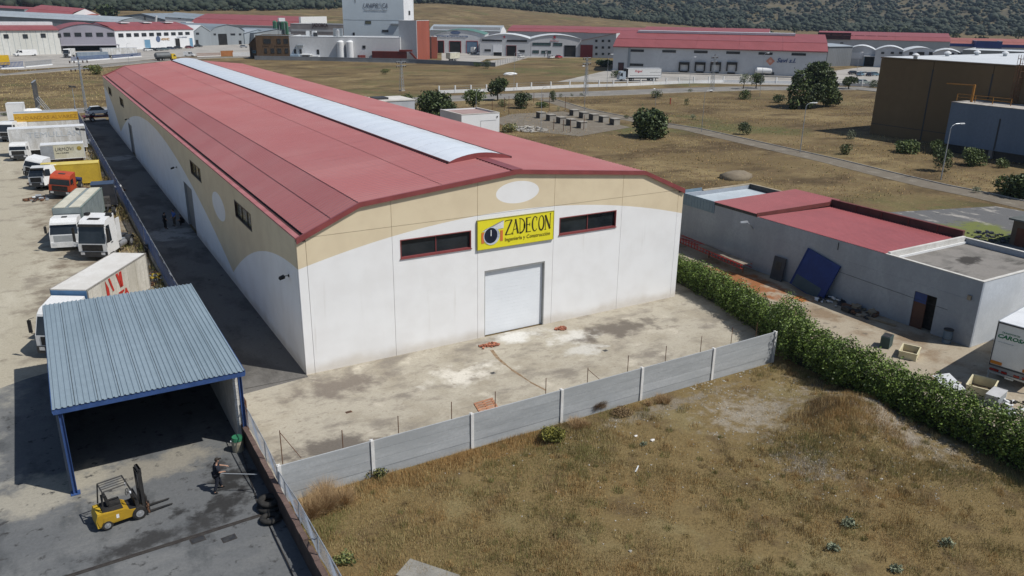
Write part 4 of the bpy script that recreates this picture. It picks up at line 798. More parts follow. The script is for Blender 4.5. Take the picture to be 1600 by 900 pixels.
def head(dx, dy): return math.atan2(dy, dx)
wcab = M('cab_white', (.78,.79,.79), (.60,.59,.56), 1.3, .32, spec=.5, lo=.48, hi=.85, fine=.12)
# ---- white tractor unit beside the lane fence
p = at(147,401,.4); d = (-.50,-.866)
t = thing('tractor_unit','white tractor unit with black visor and grille, no trailer, by the blue fence','lorry',(p.x,p.y,0),head(*d),'lorries standing in the truck yard')
cab(t,0,wcab,2.5,2.3,3.55,.5,visor=black,grille=black,spoiler=.28); MB().box(-1.35,-.75,-.5,.5,3.60,3.64).build('roof_hatch', black, t); MB().box(-2.0,-1.6,-1.15,-.75,3.60,3.95).box(-2.0,-1.6,.75,1.15,3.6,3.95).build('roof_fairing', black, t)
chassis(t,-6.0,-.6); wheels(t,[(-1.35,1.02),(-1.35,-1.02),(-4.9,.95),(-4.9,-.95)],.52,.36); mudguard(t,-4.9,.98,.52); mudguard(t,-4.9,-.98,.52); fuel_tank(t,-3.8,-2.5,1.0); fuel_tank(t,-3.8,-2.5,-1.0)
MB().box(-5.6,-4.3,-.5,.5,1.0,1.1).build('fifth_wheel', dark, t); MB().box(-3.9,-2.4,-1.1,1.1,1.06,1.12).build('deck_plate', alu, t)
for s in (-1,1): MB().box(-3.0,-2.3,s*1.2-.03,s*1.2+.03,1.2,3.3).build('side_fairing', wcab, t)
# ---- white lorry with grey tipping body and cream tarpaulin roof
p = at(103,384,.5); d = (-.27,-.963)
cream = M('cream_tarpaulin', (.62,.60,.50), (.50,.48,.39), .8, .8, fine=.15); greybox = M('grey_green_box', (.25,.29,.29), (.19,.225,.23), .9, .6, fine=.15)
t = thing('box_lorry','white lorry with a grey box body and cream twin tarpaulin roof','lorry',(p.x,p.y,0),head(*d),'lorries standing in the truck yard')
cab(t,0,wcab,2.45,2.0,2.95,.5,visor=wcab,grille=alu); MB().box(-1.2,-.85,-.22,.22,2.96,3.02).build('roof_hatch', dark, t); chassis(t,-11,-.5)
boxbody(t,-11.2,-2.2,2.45,1.15,3.5,greybox,greybox,greybox,greybox,10,M('greenish_rail', (.20,.26,.23), (.16,.2,.18), 1, .6))
for s in (-1,1): MB().box(-11.1,-2.3,s*.64-.46,s*.64+.46,3.54,3.60).build('tarpaulin', cream, t)
MB().box(-2.25,-2.15,-1.2,1.2,3.0,3.5).build('headboard', greybox, t); wheels(t,[(-1.3,1.0),(-1.3,-1.0),(-7.2,.95),(-7.2,-.95),(-8.5,.95),(-8.5,-.95)],.5,.34); fuel_tank(t,-4.2,-3,1.0)
# ---- curtain-sided lorry with red NANTA lettering
d = (-.53,-.848); c0 = Vector((-11.95,12.0)); curt = M('dirty_white_curtain', (.66,.63,.56), (.48,.45,.38), .7, .75, stretch=(1,1,.35), fine=.2)
t = thing('curtain_lorry','dirty white curtain sided lorry with red NANTA lettering behind the shed','lorry',(c0.x+2.3*d[0],c0.y+2.3*d[1],0),head(*d),'lorries standing in the truck yard')
cab(t,0,wcab,2.45,2.2,3.15,.5,grille=black,spoiler=.35); chassis(t,-10.6,-.5)
boxbody(t,-10.7,-2.35,2.45,1.1,3.85,curt,M('off_white_roof', (.70,.69,.66), (.60,.58,.54), .6, .7, fine=.1),M('blue_bulkhead', (.10,.22,.40), (.08,.17,.30), 1, .6),curt,7,M('grimy_rail', (.33,.32,.29), (.24,.22,.2), 2, .7))
wheels(t,[(-1.3,.95),(-1.3,-.95),(-7.6,.9),(-7.6,-.9),(-9,.9),(-9,-.9)],.48,.34)
redl = M('red_lettering', (.50,.045,.03), (.42,.035,.025), 1, .6); o = add_letters('NANTA', .8, redl, t, (-4.3,1.252,1.75), 3.2, math.pi, bold=.03)
lg = MB()
for k,(xa,xb) in enumerate(((0,.22),(.22+.32,.54+.22))): pass
lg.prism([(0,0),(.34,0),(.34,.55),(.0,1.3)],'y',1.25,1.262).prism([(.42,1.3),(.78,.1),(1.0,.1),(.64,1.3)],'y',1.25,1.262).prism([(1.9,1.3),(2.25,1.3),(2.25,.0),(1.85,.0)],'y',1.25,1.262).prism([(1.45,1.3),(1.75,1.3),(2.1,.0),(1.85,.0)],'y',1.25,1.262)
lg.v = [(-4.6-x, y, 2.62+z*.85) for x,y,z in lg.v]; lg.build('logo', redl, t)
# ---- scrapped lorries further along the row
t = thing('lorry_box','yellow lorry box lying with a grey end panel behind the red cab','lorry body',(-9.3,68.2,0),R_(-6)); ybox = M('mustard_box', (.62,.43,.045), (.50,.34,.04), .8, .6, fine=.12)
b = boxbody(t,-3.2,3.3,2.2,.35,2.75,ybox,M('pale_yellow_roof', (.66,.55,.16), (.55,.44,.12), 1, .6),None,None,0,ybox); MB().box(-3.25,-1.9,-1.14,-1.11,.4,2.65).build('end_panel', alu, t)
MB().box(-2.9,3,-.5,-.35,.05,.35).box(-2.9,3,.35,.5,.05,.35).build('bearer', dark, t)
redcab = M('orange_red_cab', (.52,.085,.03), (.42,.06,.025), 1.2, .45, fine=.15)
t = thing('scrap_lorry','orange red scrapped lorry cab with a torn open back before the yellow box','lorry',(-11.0,60.2,0),head(-.35,-.94),'scrapped lorries in the row'); t.rotation_euler = (R_(-7),R_(5),head(-.35,-.94)); cab(t,0,redcab,2.3,2.2,2.75,.6,grille=black,mirrors=False,flat=True); chassis(t,-5.2,-.5)
wheels(t,[(-1.2,.95),(-1.2,-.95),(-4.2,.9),(-4.2,-.9)],.48,.34); MB().box(-3.5,-2.35,-.75,.75,.95,1.7).blob((-2.8,0,1.7),(.5,.6,.35),1,.2,seed=3).build('engine', dark, t); MB().box(-2.15,-2.1,-.9,.9,1.2,2.5).build('open_rear', black, t); MB().box(-1.2,-.85,-.35,.35,2.76,2.8).build('roof_hatch', dark, t)
MB().cyl((-4.9,-.9,1.0),(-4.9,.9,1.0),.28,.28,10).build('air_tank', M('navy_tank', (.03,.045,.12), (.02,.03,.08), 1, .5), t)
t = thing('scrap_lorry','black lorry cab and stripped chassis close against the blue fence','lorry',(-7.3,57.6,0),head(-.15,-.99),'scrapped lorries in the row'); blk = M('faded_black', (.025,.028,.034), (.045,.045,.05), 1, .5)
cab(t,0,blk,2.4,2.2,3.0,.6,grille=black,mirrors=False,flat=True); t.location = (-6.7,53.2,0); t.rotation_euler = (0,0,head(.12,.99)); chassis(t,-5.5,-.5); wheels(t,[(-1.2,.95),(-1.2,-.95),(-4.4,.9),(-4.4,-.9)],.5,.34)
MB().box(-3.4,-2.3,-.6,.6,.98,1.8).cyl((-3.9,-.7,1),(-3.9,.7,1),.2,.2,8).build('engine', M('greasy_engine', (.09,.085,.08), (.05,.045,.04), 5, .6), t); MB().box(-2.2,-.2,-1.15,1.15,3.02,3.08).build('roof', M('navy_roof', (.05,.075,.13), (.04,.06,.1), 1, .5), t)
t = thing('scrap_lorry','white scrapped cab with its black front torn open, beside the yellow box','lorry',(-13.2,66.4,0),head(-.75,-.66),'scrapped lorries in the row'); t.rotation_euler = (R_(6),R_(-6),head(-.75,-.66)); cab(t,0,wcab,2.4,2.3,3.0,.6,grille=black,mirrors=True,visor=black); chassis(t,-6.5,-.5); wheels(t,[(-1.3,.95),(-1.3,-.95),(-5,.9),(-5,-.9)],.5,.34); MB().box(-1.9,-1.2,-.55,.55,3.01,3.06).build('roof_hatch', dark, t); MB().box(-6.3,-2.5,-.55,.55,1.0,1.4).build('gear', dark, t)
t = thing('scrap_lorry','white cab with a red badge on its tilted side, behind the torn one','lorry',(-13.6,74.5,0),head(-.6,-.8),'scrapped lorries in the row'); t.rotation_euler = (R_(-9),R_(4),head(-.6,-.8)); cab(t,0,wcab,2.4,2.2,2.6,.5,grille=black,mirrors=False); chassis(t,-6,-.5); wheels(t,[(-1.3,.95),(-1.3,-.95),(-5,.9),(-5,-.9)],.5,.34)
MB().prism(arcp(-.9,1.25,.32,.26,0,360,16)[:-1],'y',1.226,1.24).build('badge', M('badge_red', (.4,.03,.06), (.3,.03,.05), 2, .5), t)
t = thing('lorry_box','cream and white box body lettered URMOVI standing on timber','lorry body',(-9.2,84.5,0),R_(-2)); boxbody(t,-2.9,2.5,2.2,.9,2.9,M('cream_box', (.66,.64,.52), (.55,.52,.38), .8, .7, fine=.15),white,None,None,0,white)
MB().box(-2.95,-1.35,-1.13,-1.105,.95,2.8).build('side_panel', alu, t); add_letters('URMOVI',.7,M('faded_black_letters', (.06,.06,.055), (.1,.1,.09), 2, .7),t,(-1.15,-1.115,2.0),2.3,shear=.15); add_letters('ALVAREZ',.22,MATS['faded_black_letters'],t,(-1.1,-1.115,1.65),1.6)
MB().prism(arcp(1.85,2.25,.3,.3,0,360,14)[:-1],'y',-1.125,-1.11).build('emblem', M('gold_emblem', (.40,.30,.06), (.3,.22,.05), 3, .6), t); MB().box(-2.6,2.2,-.9,-.6,.0,.9).box(-2.6,2.2,.6,.9,.0,.9).build('bearer', rust, t)
t = thing('lorry_box','long white furniture van body with big faded grey letters','lorry body',(-10.6,94.5,0),R_(-1)); boxbody(t,-5.3,4.8,2.4,.9,4.05,M('chalky_white_box', (.70,.71,.71), (.47,.46,.43), .8, .7, fine=.2, stretch=(1.5,1.5,.4)),white,None,None,0,white)
add_letters('TEMULLAN',1.1,M('ghost_letters', (.42,.45,.48), (.5,.53,.55), 1, .7),t,(-2.9,-1.215,2.7),7.0); MB().box(-5,4.5,-.5,-.3,.1,.9).box(-5,4.5,.3,.5,.1,.9).build('bearer', dark, t)
t = thing('scrap_lorry','white bonnetless cab with four dark vents, before the white furniture body','lorry',(-15.0,89.5,0),head(-.25,-.97),'scrapped lorries in the row'); cab(t,0,wcab,2.3,2.0,2.5,.5,grille=black,mirrors=False,flat=True); chassis(t,-5,-.5); wheels(t,[(-1.2,.9),(-1.2,-.9)],.48,.3)
t = thing('lorry_box','white lorry box with a mustard lettered band along its top','lorry body',(-10.2,115.5,0),R_(-1)); boxbody(t,-5.0,4.6,2.4,.9,4.0,MATS['chalky_white_box'],M('grey_blue_roof', (.33,.37,.40), (.28,.31,.34), 1, .6),None,None,0,white); bd = M('mustard_band', (.56,.33,.03), (.48,.28,.03), 1, .6)
MB().box(-5.0,4.6,-1.24,-1.205,2.55,3.95).build('band', bd, t); add_letters('MUDANZAS ALVAREZ',.8,M('brown_band_letters', (.33,.17,.02), (.28,.15,.02), 2, .6),t,(-4.8,-1.246,2.9),9.2)
t = thing('scrap_lorry','tall white scrapped cab at the far left end of the row','lorry',(-16.7,109.5,0),head(-.4,-.9),'scrapped lorries in the row'); cab(t,0,wcab,2.4,2.2,3.2,.6,grille=black,mirrors=False); chassis(t,-5,-.5); wheels(t,[(-1.3,.95),(-1.3,-.95)],.5,.34); MB().box(-5.5,-2.4,-1.1,1.1,1.1,2.6).build('box', white, t)
t = thing('lorry_box','white lorry box standing highest at the far end of the row','lorry body',(-15.0,133,0),R_(-8)); boxbody(t,-1.4,1.4,2.2,.9,3.9,white,white,None,None,0,white); MB().box(-1.2,1.2,-.8,.8,0,.9).build('bearer', dark, t)
t = thing('fairing','white crumpled lorry roof fairing lying on a red frame','fairing',(-12.4,134,0),R_(12)); MB().blob((0,0,2.0),(1.6,1.1,.75),2,.12,seed=5).build('shell', wcab, t); MB().box(-1.9,2.4,-.4,.4,.7,1.2).build('frame', redcab, t); wheels(t,[(-1.2,.6),(1.4,.6),(-1.2,-.6),(1.4,-.6)],.36,.22); 
# breakdown lorry with a car on its bed, at the head of the lane
p = at(152,190,0); dkred = M('dark_red_paint', (.16,.02,.025), (.12,.016,.02), 1, .45)
t = thing('recovery_lorry','dark red flat bed recovery lorry at the far end of the lane','lorry',(p.x+1.2,p.y+1.0,0),R_(3)); cab(t,4.6,dkred,2.2,1.7,2.3,.5,grille=black); chassis(t,-3.4,3); MB().box(-3.6,2.7,-1.15,1.15,.95,1.1).build('flat_bed', dkred, t); wheels(t,[(3.6,.85),(3.6,-.85),(-2,.85),(-2,-.85)],.4,.26)
def car(label, loc, rz, col, kind='hatch', group=None, L=4.2, name='parked_car', W=1.75):
    t = thing(name, label, 'van' if kind == 'van' else 'car', loc, rz, group); h = L/2
    if kind == 'van': lo = [(-h,.35),(h,.3),(h,.85),(h-.9,1.05),(h-1.6,1.9),(h-2.0,2.0),(-h,1.98)]; gl = [(h-1.0,1.1),(h-1.62,1.82),(h-2.3,1.82),(h-2.3,1.1)]
    elif kind == 'suv': lo = [(-h,.4),(h,.4),(h,.95),(h-.2,1.02),(-h+.05,1.05)]; gl = None
    else: lo = [(-h,.35),(h,.3),(h,.7),(h-.2,.8),(h-1.1,.92),(-h+.15,.95),(-h,.8)]; gl = None
    taper(MB().prism(lo,'y',-W/2,W/2), .9, .86, 2.0).build('body', col, t)
    if kind == 'van':
        for s in (-1,1): MB().prism(gl,'y',s*W*.46-.03,s*W*.46+.045).build('side_window', glass, t)
        MB().prism([(h-.92,1.08),(h-1.55,1.86),(h-1.60,1.88),(h-1.0,1.1)],'y',-.7,.7).xf(Matrix.Translation((.03,0,.02))).build('windscreen', glass, t)
    else:
        zt, zb = (1.72,1.03) if kind == 'suv' else (1.43,.93); g = [(h-1.15,zb),(h-1.85,zt),(-h+.75,zt),(-h+.1,zb)]
        taper(MB().prism(g,'y',-W/2+.06,W/2-.06), zb, .80, zt).build('glasshouse', glass, t); taper(MB().prism([(h-1.82,zt-.03),(h-1.95,zt+.035),(-h+.8,zt+.03),(-h+.68,zt-.03)],'y',-W/2+.1,W/2-.1), zb, .86, zt).build('roof', col, t)
    for s in (-1,1): MB().box(h-.03,h+.015,s*.6-.16,s*.6+.16,.58,.74).build('headlight', lampw, t); MB().box(-h-.015,-h+.03,s*.65-.12,s*.65+.12,.6,.85).build('tail_light', lampr, t)
    wheels(t,[(h-.8,W/2-.1),(h-.8,-W/2+.1),(-h+.8,W/2-.1),(-h+.8,-W/2+.1)],.32,.2); return t
c = car('white off road car carried on the dark red recovery lorry',(p.x+.6,p.y+1.0,1.10),R_(12),wcab,'suv')
# pole lamps, billboard frame of the truck yard
def pole_lamp(u, v0, v1, label, arm=0.0, r=.06, name='yard_lamp', white_head=False, group=None, ang=0.0):
    p = at(u, v0); H = hgt(u, v1, p); t = thing(name, label, 'lamp', (p.x,p.y,0), ang, group); MB().cyl((0,0,0),(0,0,H),r,r*.6,7).build('pole', steel, t)
    if arm: MB().tube([(0,0,H-.02),(arm*.12,0,H+.3),(arm*.45,0,H+.55),(arm,0,H+.6)],r*.55,6).build('arm', steel, t); MB().hexa([(arm-.1,-.12,H+.52),(arm+.6,-.12,H+.55),(arm+.6,.12,H+.55),(arm-.1,.12,H+.52),(arm-.1,-.1,H+.66),(arm+.55,-.08,H+.68),(arm+.55,.08,H+.68),(arm-.1,.1,H+.66)]).build('lamp_head', white if white_head else alu, t)
    else: MB().box(-.5,.6,-.15,.15,H,H+.12).hexa([(-.55,-.25,H+.1),(-.05,-.25,H),(-.05,.25,H),(-.55,.25,H+.1),(-.55,-.25,H+.4),(-.05,-.25,H+.25),(-.05,.25,H+.25),(-.55,.25,H+.4)]).hexa([(.1,-.25,H),(.65,-.25,H-.12),(.65,.25,H-.12),(.1,.25,H),(.1,-.25,H+.22),(.65,-.25,H+.18),(.65,.25,H+.18),(.1,.25,H+.22)]).build('floodlight', dark, t)
    return t
pole_lamp(121,188,136,'tall grey pole with twin floodlights at the head of the blue fence',r=.09)
pole_lamp(133,253,203,'thin galvanised pole between the lettered boxes and the blue fence',r=.05)
t = thing('billboard','dark billboard seen edge on, propped on splayed steel legs','billboard',(-11.3,139,0),R_(84)); MB().box(-3.2,3.2,-.12,.12,2.6,7.2).build('panel', M('billboard_dark', (.05,.055,.06), (.09,.09,.09), 1, .6), t); MB().box(-3.25,3.25,-.16,.16,7.2,7.28).box(-3.25,3.25,-.16,.16,2.5,2.6).build('frame', steel, t)
for x in (-2.4,0,2.4): MB().cyl((x,0,0),(x,0,2.6),.09).cyl((x,-.1,4.2),(x,-2.6,0),.07).build('leg', steel, t)
t = thing('barrier','small white concrete barrier at the foot of the blue fence','barrier',tuple(at(136,226)),R_(70)); MB().prism([(-.3,0),(.3,0),(.12,.4),(.1,.9),(-.1,.9),(-.12,.4)],'y',-.9,.9).build('block', white, t)
# scrap heap by the curtain lorry and tyres
def heap(name, label, cat, loc, n, R, H, mats, seed, smin=.08, smax=.3):
    q = random.Random(seed); t = thing(name, label, cat, loc)
    for mi, m in enumerate(mats):
        mb = MB()
        for i in range(n):
            a = q.uniform(0,6.28); r = R*math.sqrt(q.random()); z = H*max(0,1-r/R)*q.random(); s = q.uniform(smin,smax); x0 = len(mb.v); mb.box(-s,s,-s*q.uniform(.2,.9),s*q.uniform(.2,.9),-.02,s*q.uniform(.1,.8)); rt = Matrix.Translation((r*math.cos(a),r*math.sin(a),z+.03)) @ Matrix.Rotation(q.uniform(0,6.28),4,'Z') @ Matrix.Rotation(q.uniform(-.5,.5),4,'X')
            mb.v[x0:] = [tuple(rt @ Vector(v)) for v in mb.v[x0:]]
        mb.build('scrap', m, t, kind='stuff')
    return t
p = at(236,438); heap('scrap_heap','heap of grey and yellow scrap metal between lorry and blue fence','scrap',(p.x,p.y,0),26,1.5,.7,[alu,dark,rust,M('scrap_yellow',(.5,.36,.05),(.4,.3,.05),2,.6)],4)
p = at(120,240); heap('scrap_heap','dark greasy scrap axles beside the URMOVI box','scrap',(-7.6,76,0),30,2.0,.8,[dark,rust,MATS['greasy_engine']],5,.1,.4)
for i,(u,v) in enumerate([(112,333),(58,312)]):
    p = at(u,v); heap('scrap_heap',['low scrap heap under the scrapped orange red cab','low scrap strewn left of the yellow box'][i],'scrap',(p.x,p.y,0),14,1.2,.4,[dark,rust,alu],8+i,.08,.3)
p = at(228,398); t = thing('tyre','black lorry tyre leaning on the plinth of the blue fence','tyre',(p.x+.1,p.y,0.5),R_(80)); MB().cyl((0,-.14,0),(0,.14,0),.5,.5,16).build('tread', black, t); MB().cyl((0,-.15,0),(0,.15,0),.28,.28,12).build('rim', dark, t)

for k,(x,y,sd,lb) in enumerate(((-9.6,63.5,31,'dark greasy engine parts lying between the red cab and the yellow box'),(-12.2,71.5,32,'black tangle of scrap between the two white torn cabs'),(-12.6,82,33,'grey and rusty scrap left of the URMOVI box'),(-13.6,101,34,'white and dark panels heaped before the mustard lettered box'),(-6.0,62.0,35,'black scrap axles jammed against the blue fence'),(-13.8,126,36,'mixed scrap metal in front of the highest white box'))):
    heap('scrap_heap',lb,'scrap',(x,y,0),22,1.9,1.0,[dark,black,alu if k%2 else rust,rust if k < 3 else wcab],sd,.1,.5)
# ------------------------------------------------------------------ people: one skinned body each, clothes over it
def skin_mesh(name, joints, edges, radii, mat, sub=1):
    me = bpy.data.meshes.new(name); me.from_pydata([tuple(j) for j in joints], edges, []); o = bpy.data.objects.new('rig', me); COL.objects.link(o)
    sk = o.modifiers.new('skin','SKIN'); sk.use_smooth_shade = True; ly = me.skin_vertices[0].data
    for i, r in enumerate(radii): ly[i].radius = (r, r) if not isinstance(r, tuple) else r; ly[i].use_root = i == 0
    ss = o.modifiers.new('sub','SUBSURF'); ss.levels = sub; ss.render_levels = sub
    bpy.context.view_layer.update(); m2 = bpy.data.meshes.new_from_object(o.evaluated_get(bpy.context.evaluated_depsgraph_get())); bpy.data.objects.remove(o); bpy.data.meshes.remove(me)
    m2.name = name; m2.materials.clear(); m2.materials.append(mat); return m2
skinm = M('skin', (.45,.27,.19), (.38,.22,.15), 8, .6); hairm = M('dark_hair', (.03,.022,.016), (.02,.016,.012), 10, .7)
def person(label, loc, rz, J, shirt, trousers, shoes, hat=None, hand=True, sleeves=.45):
    """J: named joints in local metres, facing +X: pelvis chest neck head, hip/knee/ankle/toe and shoulder/elbow/wrist for l and r"""
    t = thing('person', label, 'person', loc, rz); V = {k: Vector(v) for k, v in J.items()}
    names = ['pelvis','chest','neck','head']; pts = [V[n] for n in names]; rad = [.105,.105,.052,.058]; ed = [(0,1),(1,2),(2,3)]
    for s in 'lr':
        b = len(pts); pts += [V['hip'+s],V['knee'+s],V['ankle'+s],V['toe'+s]]; rad += [.085,.058,.042,.035]; ed += [(0,b),(b,b+1),(b+1,b+2),(b+2,b+3)]
        b = len(pts); pts += [V['shoulder'+s],V['elbow'+s],V['wrist'+s]]; rad += [.062,.043,.031]; ed += [(1,b),(b,b+1),(b+1,b+2)]
        if hand:
            dr = (V['wrist'+s]-V['elbow'+s]).normalized(); side = dr.cross(Vector((0,0,1))); side = side.normalized() if side.length > .05 else Vector((0,1,0)); up = side.cross(dr)
            palm = V['wrist'+s]+dr*.075; w_ = b+2; pi = len(pts); pts.append(palm); rad.append((.034,.018)); ed.append((w_,pi))
            for f in range(4):
                o_ = side*(.026-.0175*f); L_ = (.062,.075,.07,.055)[f]; k1 = len(pts); pts += [palm+o_+dr*.02, palm+o_+dr*(.02+L_*.6)-up*.018, palm+o_+dr*(.02+L_*.75)-up*.05]; rad += [.0095,.0085,.007]; ed += [(pi,k1),(k1,k1+1),(k1+1,k1+2)]
            k1 = len(pts); pts += [palm+side*.04-dr*.03, palm+side*.055+dr*.012-up*.02]; rad += [.0105,.0085]; ed += [(w_,k1),(k1,k1+1)]
    put('body', skin_mesh('body', pts, ed, rad, skinm), t)
    hd_ = MB().blob(V['head']+Vector((.015,0,.07)), (.098,.078,.118), 2, .0, seed=1); c = V['head']+Vector((.015,0,.07))
    hd_.blob(c+Vector((.10,0,-.012)),(.022,.014,.024),1,0,seed=1); [hd_.blob(c+Vector((0,s*.08,-.01)),(.02,.012,.03),1,0,seed=1) for s in (-1,1)]
    f = hd_.build('face', skinm, t, smooth=True); e = MB(); [e.blob(c+Vector((.089,s*.032,.012)),(.010,.014,.008),1,0,seed=1) for s in (-1,1)]; e.box(c.x+.088,c.x+.094,-.022+c.y,.022+c.y,c.z-.058,c.z-.05); e.build('eyes_and_mouth', hairm, f)
    put('hair', MB().blob(c+Vector((-.018,0,.03)),(.098,.086,.108),2,.03,seed=2).data('hair', hairm, True), t)
    if hat is not None: MB().blob(c+Vector((-.005,0,.055)),(.108,.092,.085),2,0,seed=2).prism([(c.x+.05,c.y-.075),(c.x+.19,c.y-.055),(c.x+.20,c.y+.055),(c.x+.05,c.y+.075)],'z',c.z+.035,c.z+.05).build('cap', hat, t, smooth=False)
    sp = [V['pelvis']+Vector((0,0,-.02)),V['pelvis']*.5+V['chest']*.5,V['chest'],V['chest']*.35+V['neck']*.65]; sr = [.165,.165,.18,.09]; se = [(0,1),(1,2),(2,3)]
    for s in 'lr':
        b = len(sp); el = V['shoulder'+s].lerp(V['elbow'+s], min(1,sleeves*2)); sp += [V['shoulder'+s],el]; sr += [.098,.075]; se += [(2,b),(b,b+1)]
        if sleeves > .5: sp.append(V['elbow'+s].lerp(V['wrist'+s],.9)); sr.append(.045); se.append((b+1,b+2))
    put('shirt', skin_mesh('shirt', sp, se, sr, shirt), t)
    tp = [V['pelvis']]; tr = [.145]; te = []
    for s in 'lr': b = len(tp); tp += [V['hip'+s],V['knee'+s],V['ankle'+s]+Vector((0,0,.03))]; tr += [.118,.09,.072]; te += [(0,b),(b,b+1),(b+1,b+2)]
    put('trousers', skin_mesh('trousers', tp, te, tr, trousers), t)
    for s in 'lr': put('shoe', skin_mesh('shoe', [V['ankle'+s]+Vector((0,0,-.01)), V['ankle'+s]*.5+V['toe'+s]*.5, V['toe'+s]], [(0,1),(1,2)], [.055,.05,.042], shoes), t)
    return t
navy = M('navy_workwear', (.016,.019,.03), (.011,.013,.02), 3, .85); blackcloth = M('black_cloth', (.014,.014,.015), (.01,.01,.01), 3, .85); blueshirt = M('bright_blue_shirt', (.10,.19,.50), (.08,.15,.40), 3, .8); khaki = M('khaki_trousers', (.10,.085,.065), (.08,.068,.05), 3, .85)
p = at(342,767)
J = dict(pelvis=(0,0,.93),chest=(.06,0,1.24),neck=(.09,0,1.44),head=(.12,0,1.55),hipl=(0,.1,.88),kneel=(.17,.14,.5),anklel=(.24,.17,.08),toel=(.42,.2,.04),hipr=(0,-.1,.88),kneer=(-.02,-.13,.49),ankler=(-.20,-.17,.09),toer=(-.04,-.2,.04),
    shoulderl=(.08,.19,1.38),elbowl=(.30,.23,1.18),wristl=(.52,.12,1.13),shoulderr=(.08,-.19,1.38),elbowr=(.08,-.30,1.12),wristr=(.30,-.20,1.05))
person('person in navy workwear and dark cap pushing a long pole at the yard wall',(p.x-.05,p.y,0),R_(8),J,navy,navy,black,hairm)
t = thing('pole','long pale metal pole held level by the worker in navy','pole',(p.x+.1,p.y-.2,1.03),R_(-32)); MB().cyl((.0,0,.0),(1.75,0,.0),.022,.022,7).build('shaft', alu, t); MB().cyl((-.15,-.02,0),(.03,0,0),.028,.028,7).build('grip', black, t)
J2 = dict(pelvis=(0,0,.93),chest=(.01,0,1.25),neck=(.01,0,1.45),head=(.03,0,1.56),hipl=(0,.1,.88),kneel=(.02,.12,.5),anklel=(0,.13,.08),toel=(.19,.17,.04),hipr=(0,-.1,.88),kneer=(.03,-.12,.5),ankler=(-.01,-.14,.08),toer=(.18,-.18,.04),
    shoulderl=(.0,.2,1.39),elbowl=(-.03,.29,1.12),wristl=(.14,.22,.93),shoulderr=(0,-.2,1.39),elbowr=(-.03,-.29,1.12),wristr=(.15,-.22,.95))
p = at(259,358); person('person in black standing in the lane left of the one in blue',(p.x,p.y,0),R_(20),J2,blackcloth,blackcloth,black)
p = at(273.5,353); person('person in a bright blue shirt standing in the shaded lane',(p.x,p.y,0),R_(200),J2,blueshirt,khaki,black)
J3 = dict(pelvis=(-.12,0,.36),chest=(.02,0,.66),neck=(.09,0,.84),head=(.14,0,.94),hipl=(-.1,.11,.36),kneel=(.28,.2,.52),anklel=(.1,.2,.09),toel=(.28,.24,.04),hipr=(-.1,-.11,.36),kneer=(.28,-.2,.5),ankler=(.08,-.2,.09),toer=(.26,-.24,.04),
    shoulderl=(.05,.19,.79),elbowl=(.2,.27,.58),wristl=(.4,.12,.5),shoulderr=(.05,-.19,.79),elbowr=(.2,-.27,.58),wristr=(.4,-.12,.5))
p = at(287,351); person('person in black crouching by the wall door, rightmost of the three',(p.x-.1,p.y,0),R_(170),J3,blackcloth,blackcloth,black)
# ------------------------------------------------------------------ forklift
p = at(190,811); fy = M('forklift_yellow', (.50,.315,.022), (.38,.235,.022), 1.2, .42, fine=.12); fb = M('forklift_black', (.022,.022,.023), (.04,.038,.035), 2, .55)
t = thing('forklift','yellow forklift with black mast and lowered forks on the grey apron','forklift',(p.x+.1,p.y,0),R_(9)); t.scale = (.92,)*3
taper(MB().prism([(-1.15,.28),(.55,.28),(.62,.42),(.62,.60),(.24,.66),(.05,.80),(-.55,.86),(-.95,.92),(-1.15,.85),(-1.22,.6)],'y',-.52,.52),.9,.9,1.06).build('body', fy, t)
MB().prism([(-1.24,.22),(-.92,.22),(-.92,.95),(-1.16,.95),(-1.26,.6)],'y',-.49,.49).build('counterweight', M('counterweight_yellow', (.50,.33,.03), (.40,.26,.03), 1, .5), t)
[MB().box(-.95,-.1,s*.528-.006,s*.528+.006,.34,.70).build('side_panel', fy, t) for s in (-1,1)]; MB().box(-.40,-.28,-.541,-.536,.48,.68).build('emblem', white, t)
MB().hexa([(-.9,-.40,.86),(-.02,-.40,.84),(-.02,.40,.84),(-.9,.40,.86),(-.9,-.38,1.03),(-.06,-.38,1.0),(-.06,.38,1.0),(-.9,.38,1.03)]).build('engine_cover', fb, t); MB().box(.0,.62,-.46,.46,.60,.68).build('floor_plate', fb, t); MB().prism([(.52,.64),(.68,.64),(.66,1.22),(.50,1.12)],'y',-.44,.44).build('dashboard', fb, t)
MB().prism([(-.62,1.04),(-.10,1.02),(-.06,1.14),(-.56,1.16)],'y',-.26,.26).build('seat', black, t); MB().prism([(-.66,1.12),(-.52,1.14),(-.62,1.62),(-.72,1.6)],'y',-.24,.24).build('backrest', black, t)
sw_ = MB(); q = arcp(0,0,.17,.17,0,360,14); sw_.tube([(.30-.09*z/.17*.0+z*.35, x, 1.38+z*.9) for x,z in q],.014,5); sw_.cyl((.5,0,1.15),(.30,0,1.38),.02); sw_.build('steering_wheel', fb, t)
og = MB()
for s in (-1,1): og.tube([(-.92,s*.46,1.0),(-.80,s*.45,2.02),(.28,s*.44,2.06),(.60,s*.46,1.1)],.033,6)
og.tube([(-.80,-.45,2.02),(-.80,.45,2.02)],.033,6).tube([(.28,-.44,2.06),(.28,.44,2.06)],.033,6); og.build('overhead_guard', fb, t)
for k in range(3): MB().cyl((-.78,-.22+.22*k,2.03),(.28,-.22+.22*k,2.06),.016).build('guard_bar', fb, t)
MB().cyl((-.86,-.34,1.0),(-.86,-.34,1.85),.035).build('exhaust', fb, t)
ms = MB()
for s in (-1,1): ms.box(.82,.92,s*.36-.045,s*.36+.045,.1,2.35); ms.box(.93,1.0,s*.29-.035,s*.29+.035,.12,2.5)
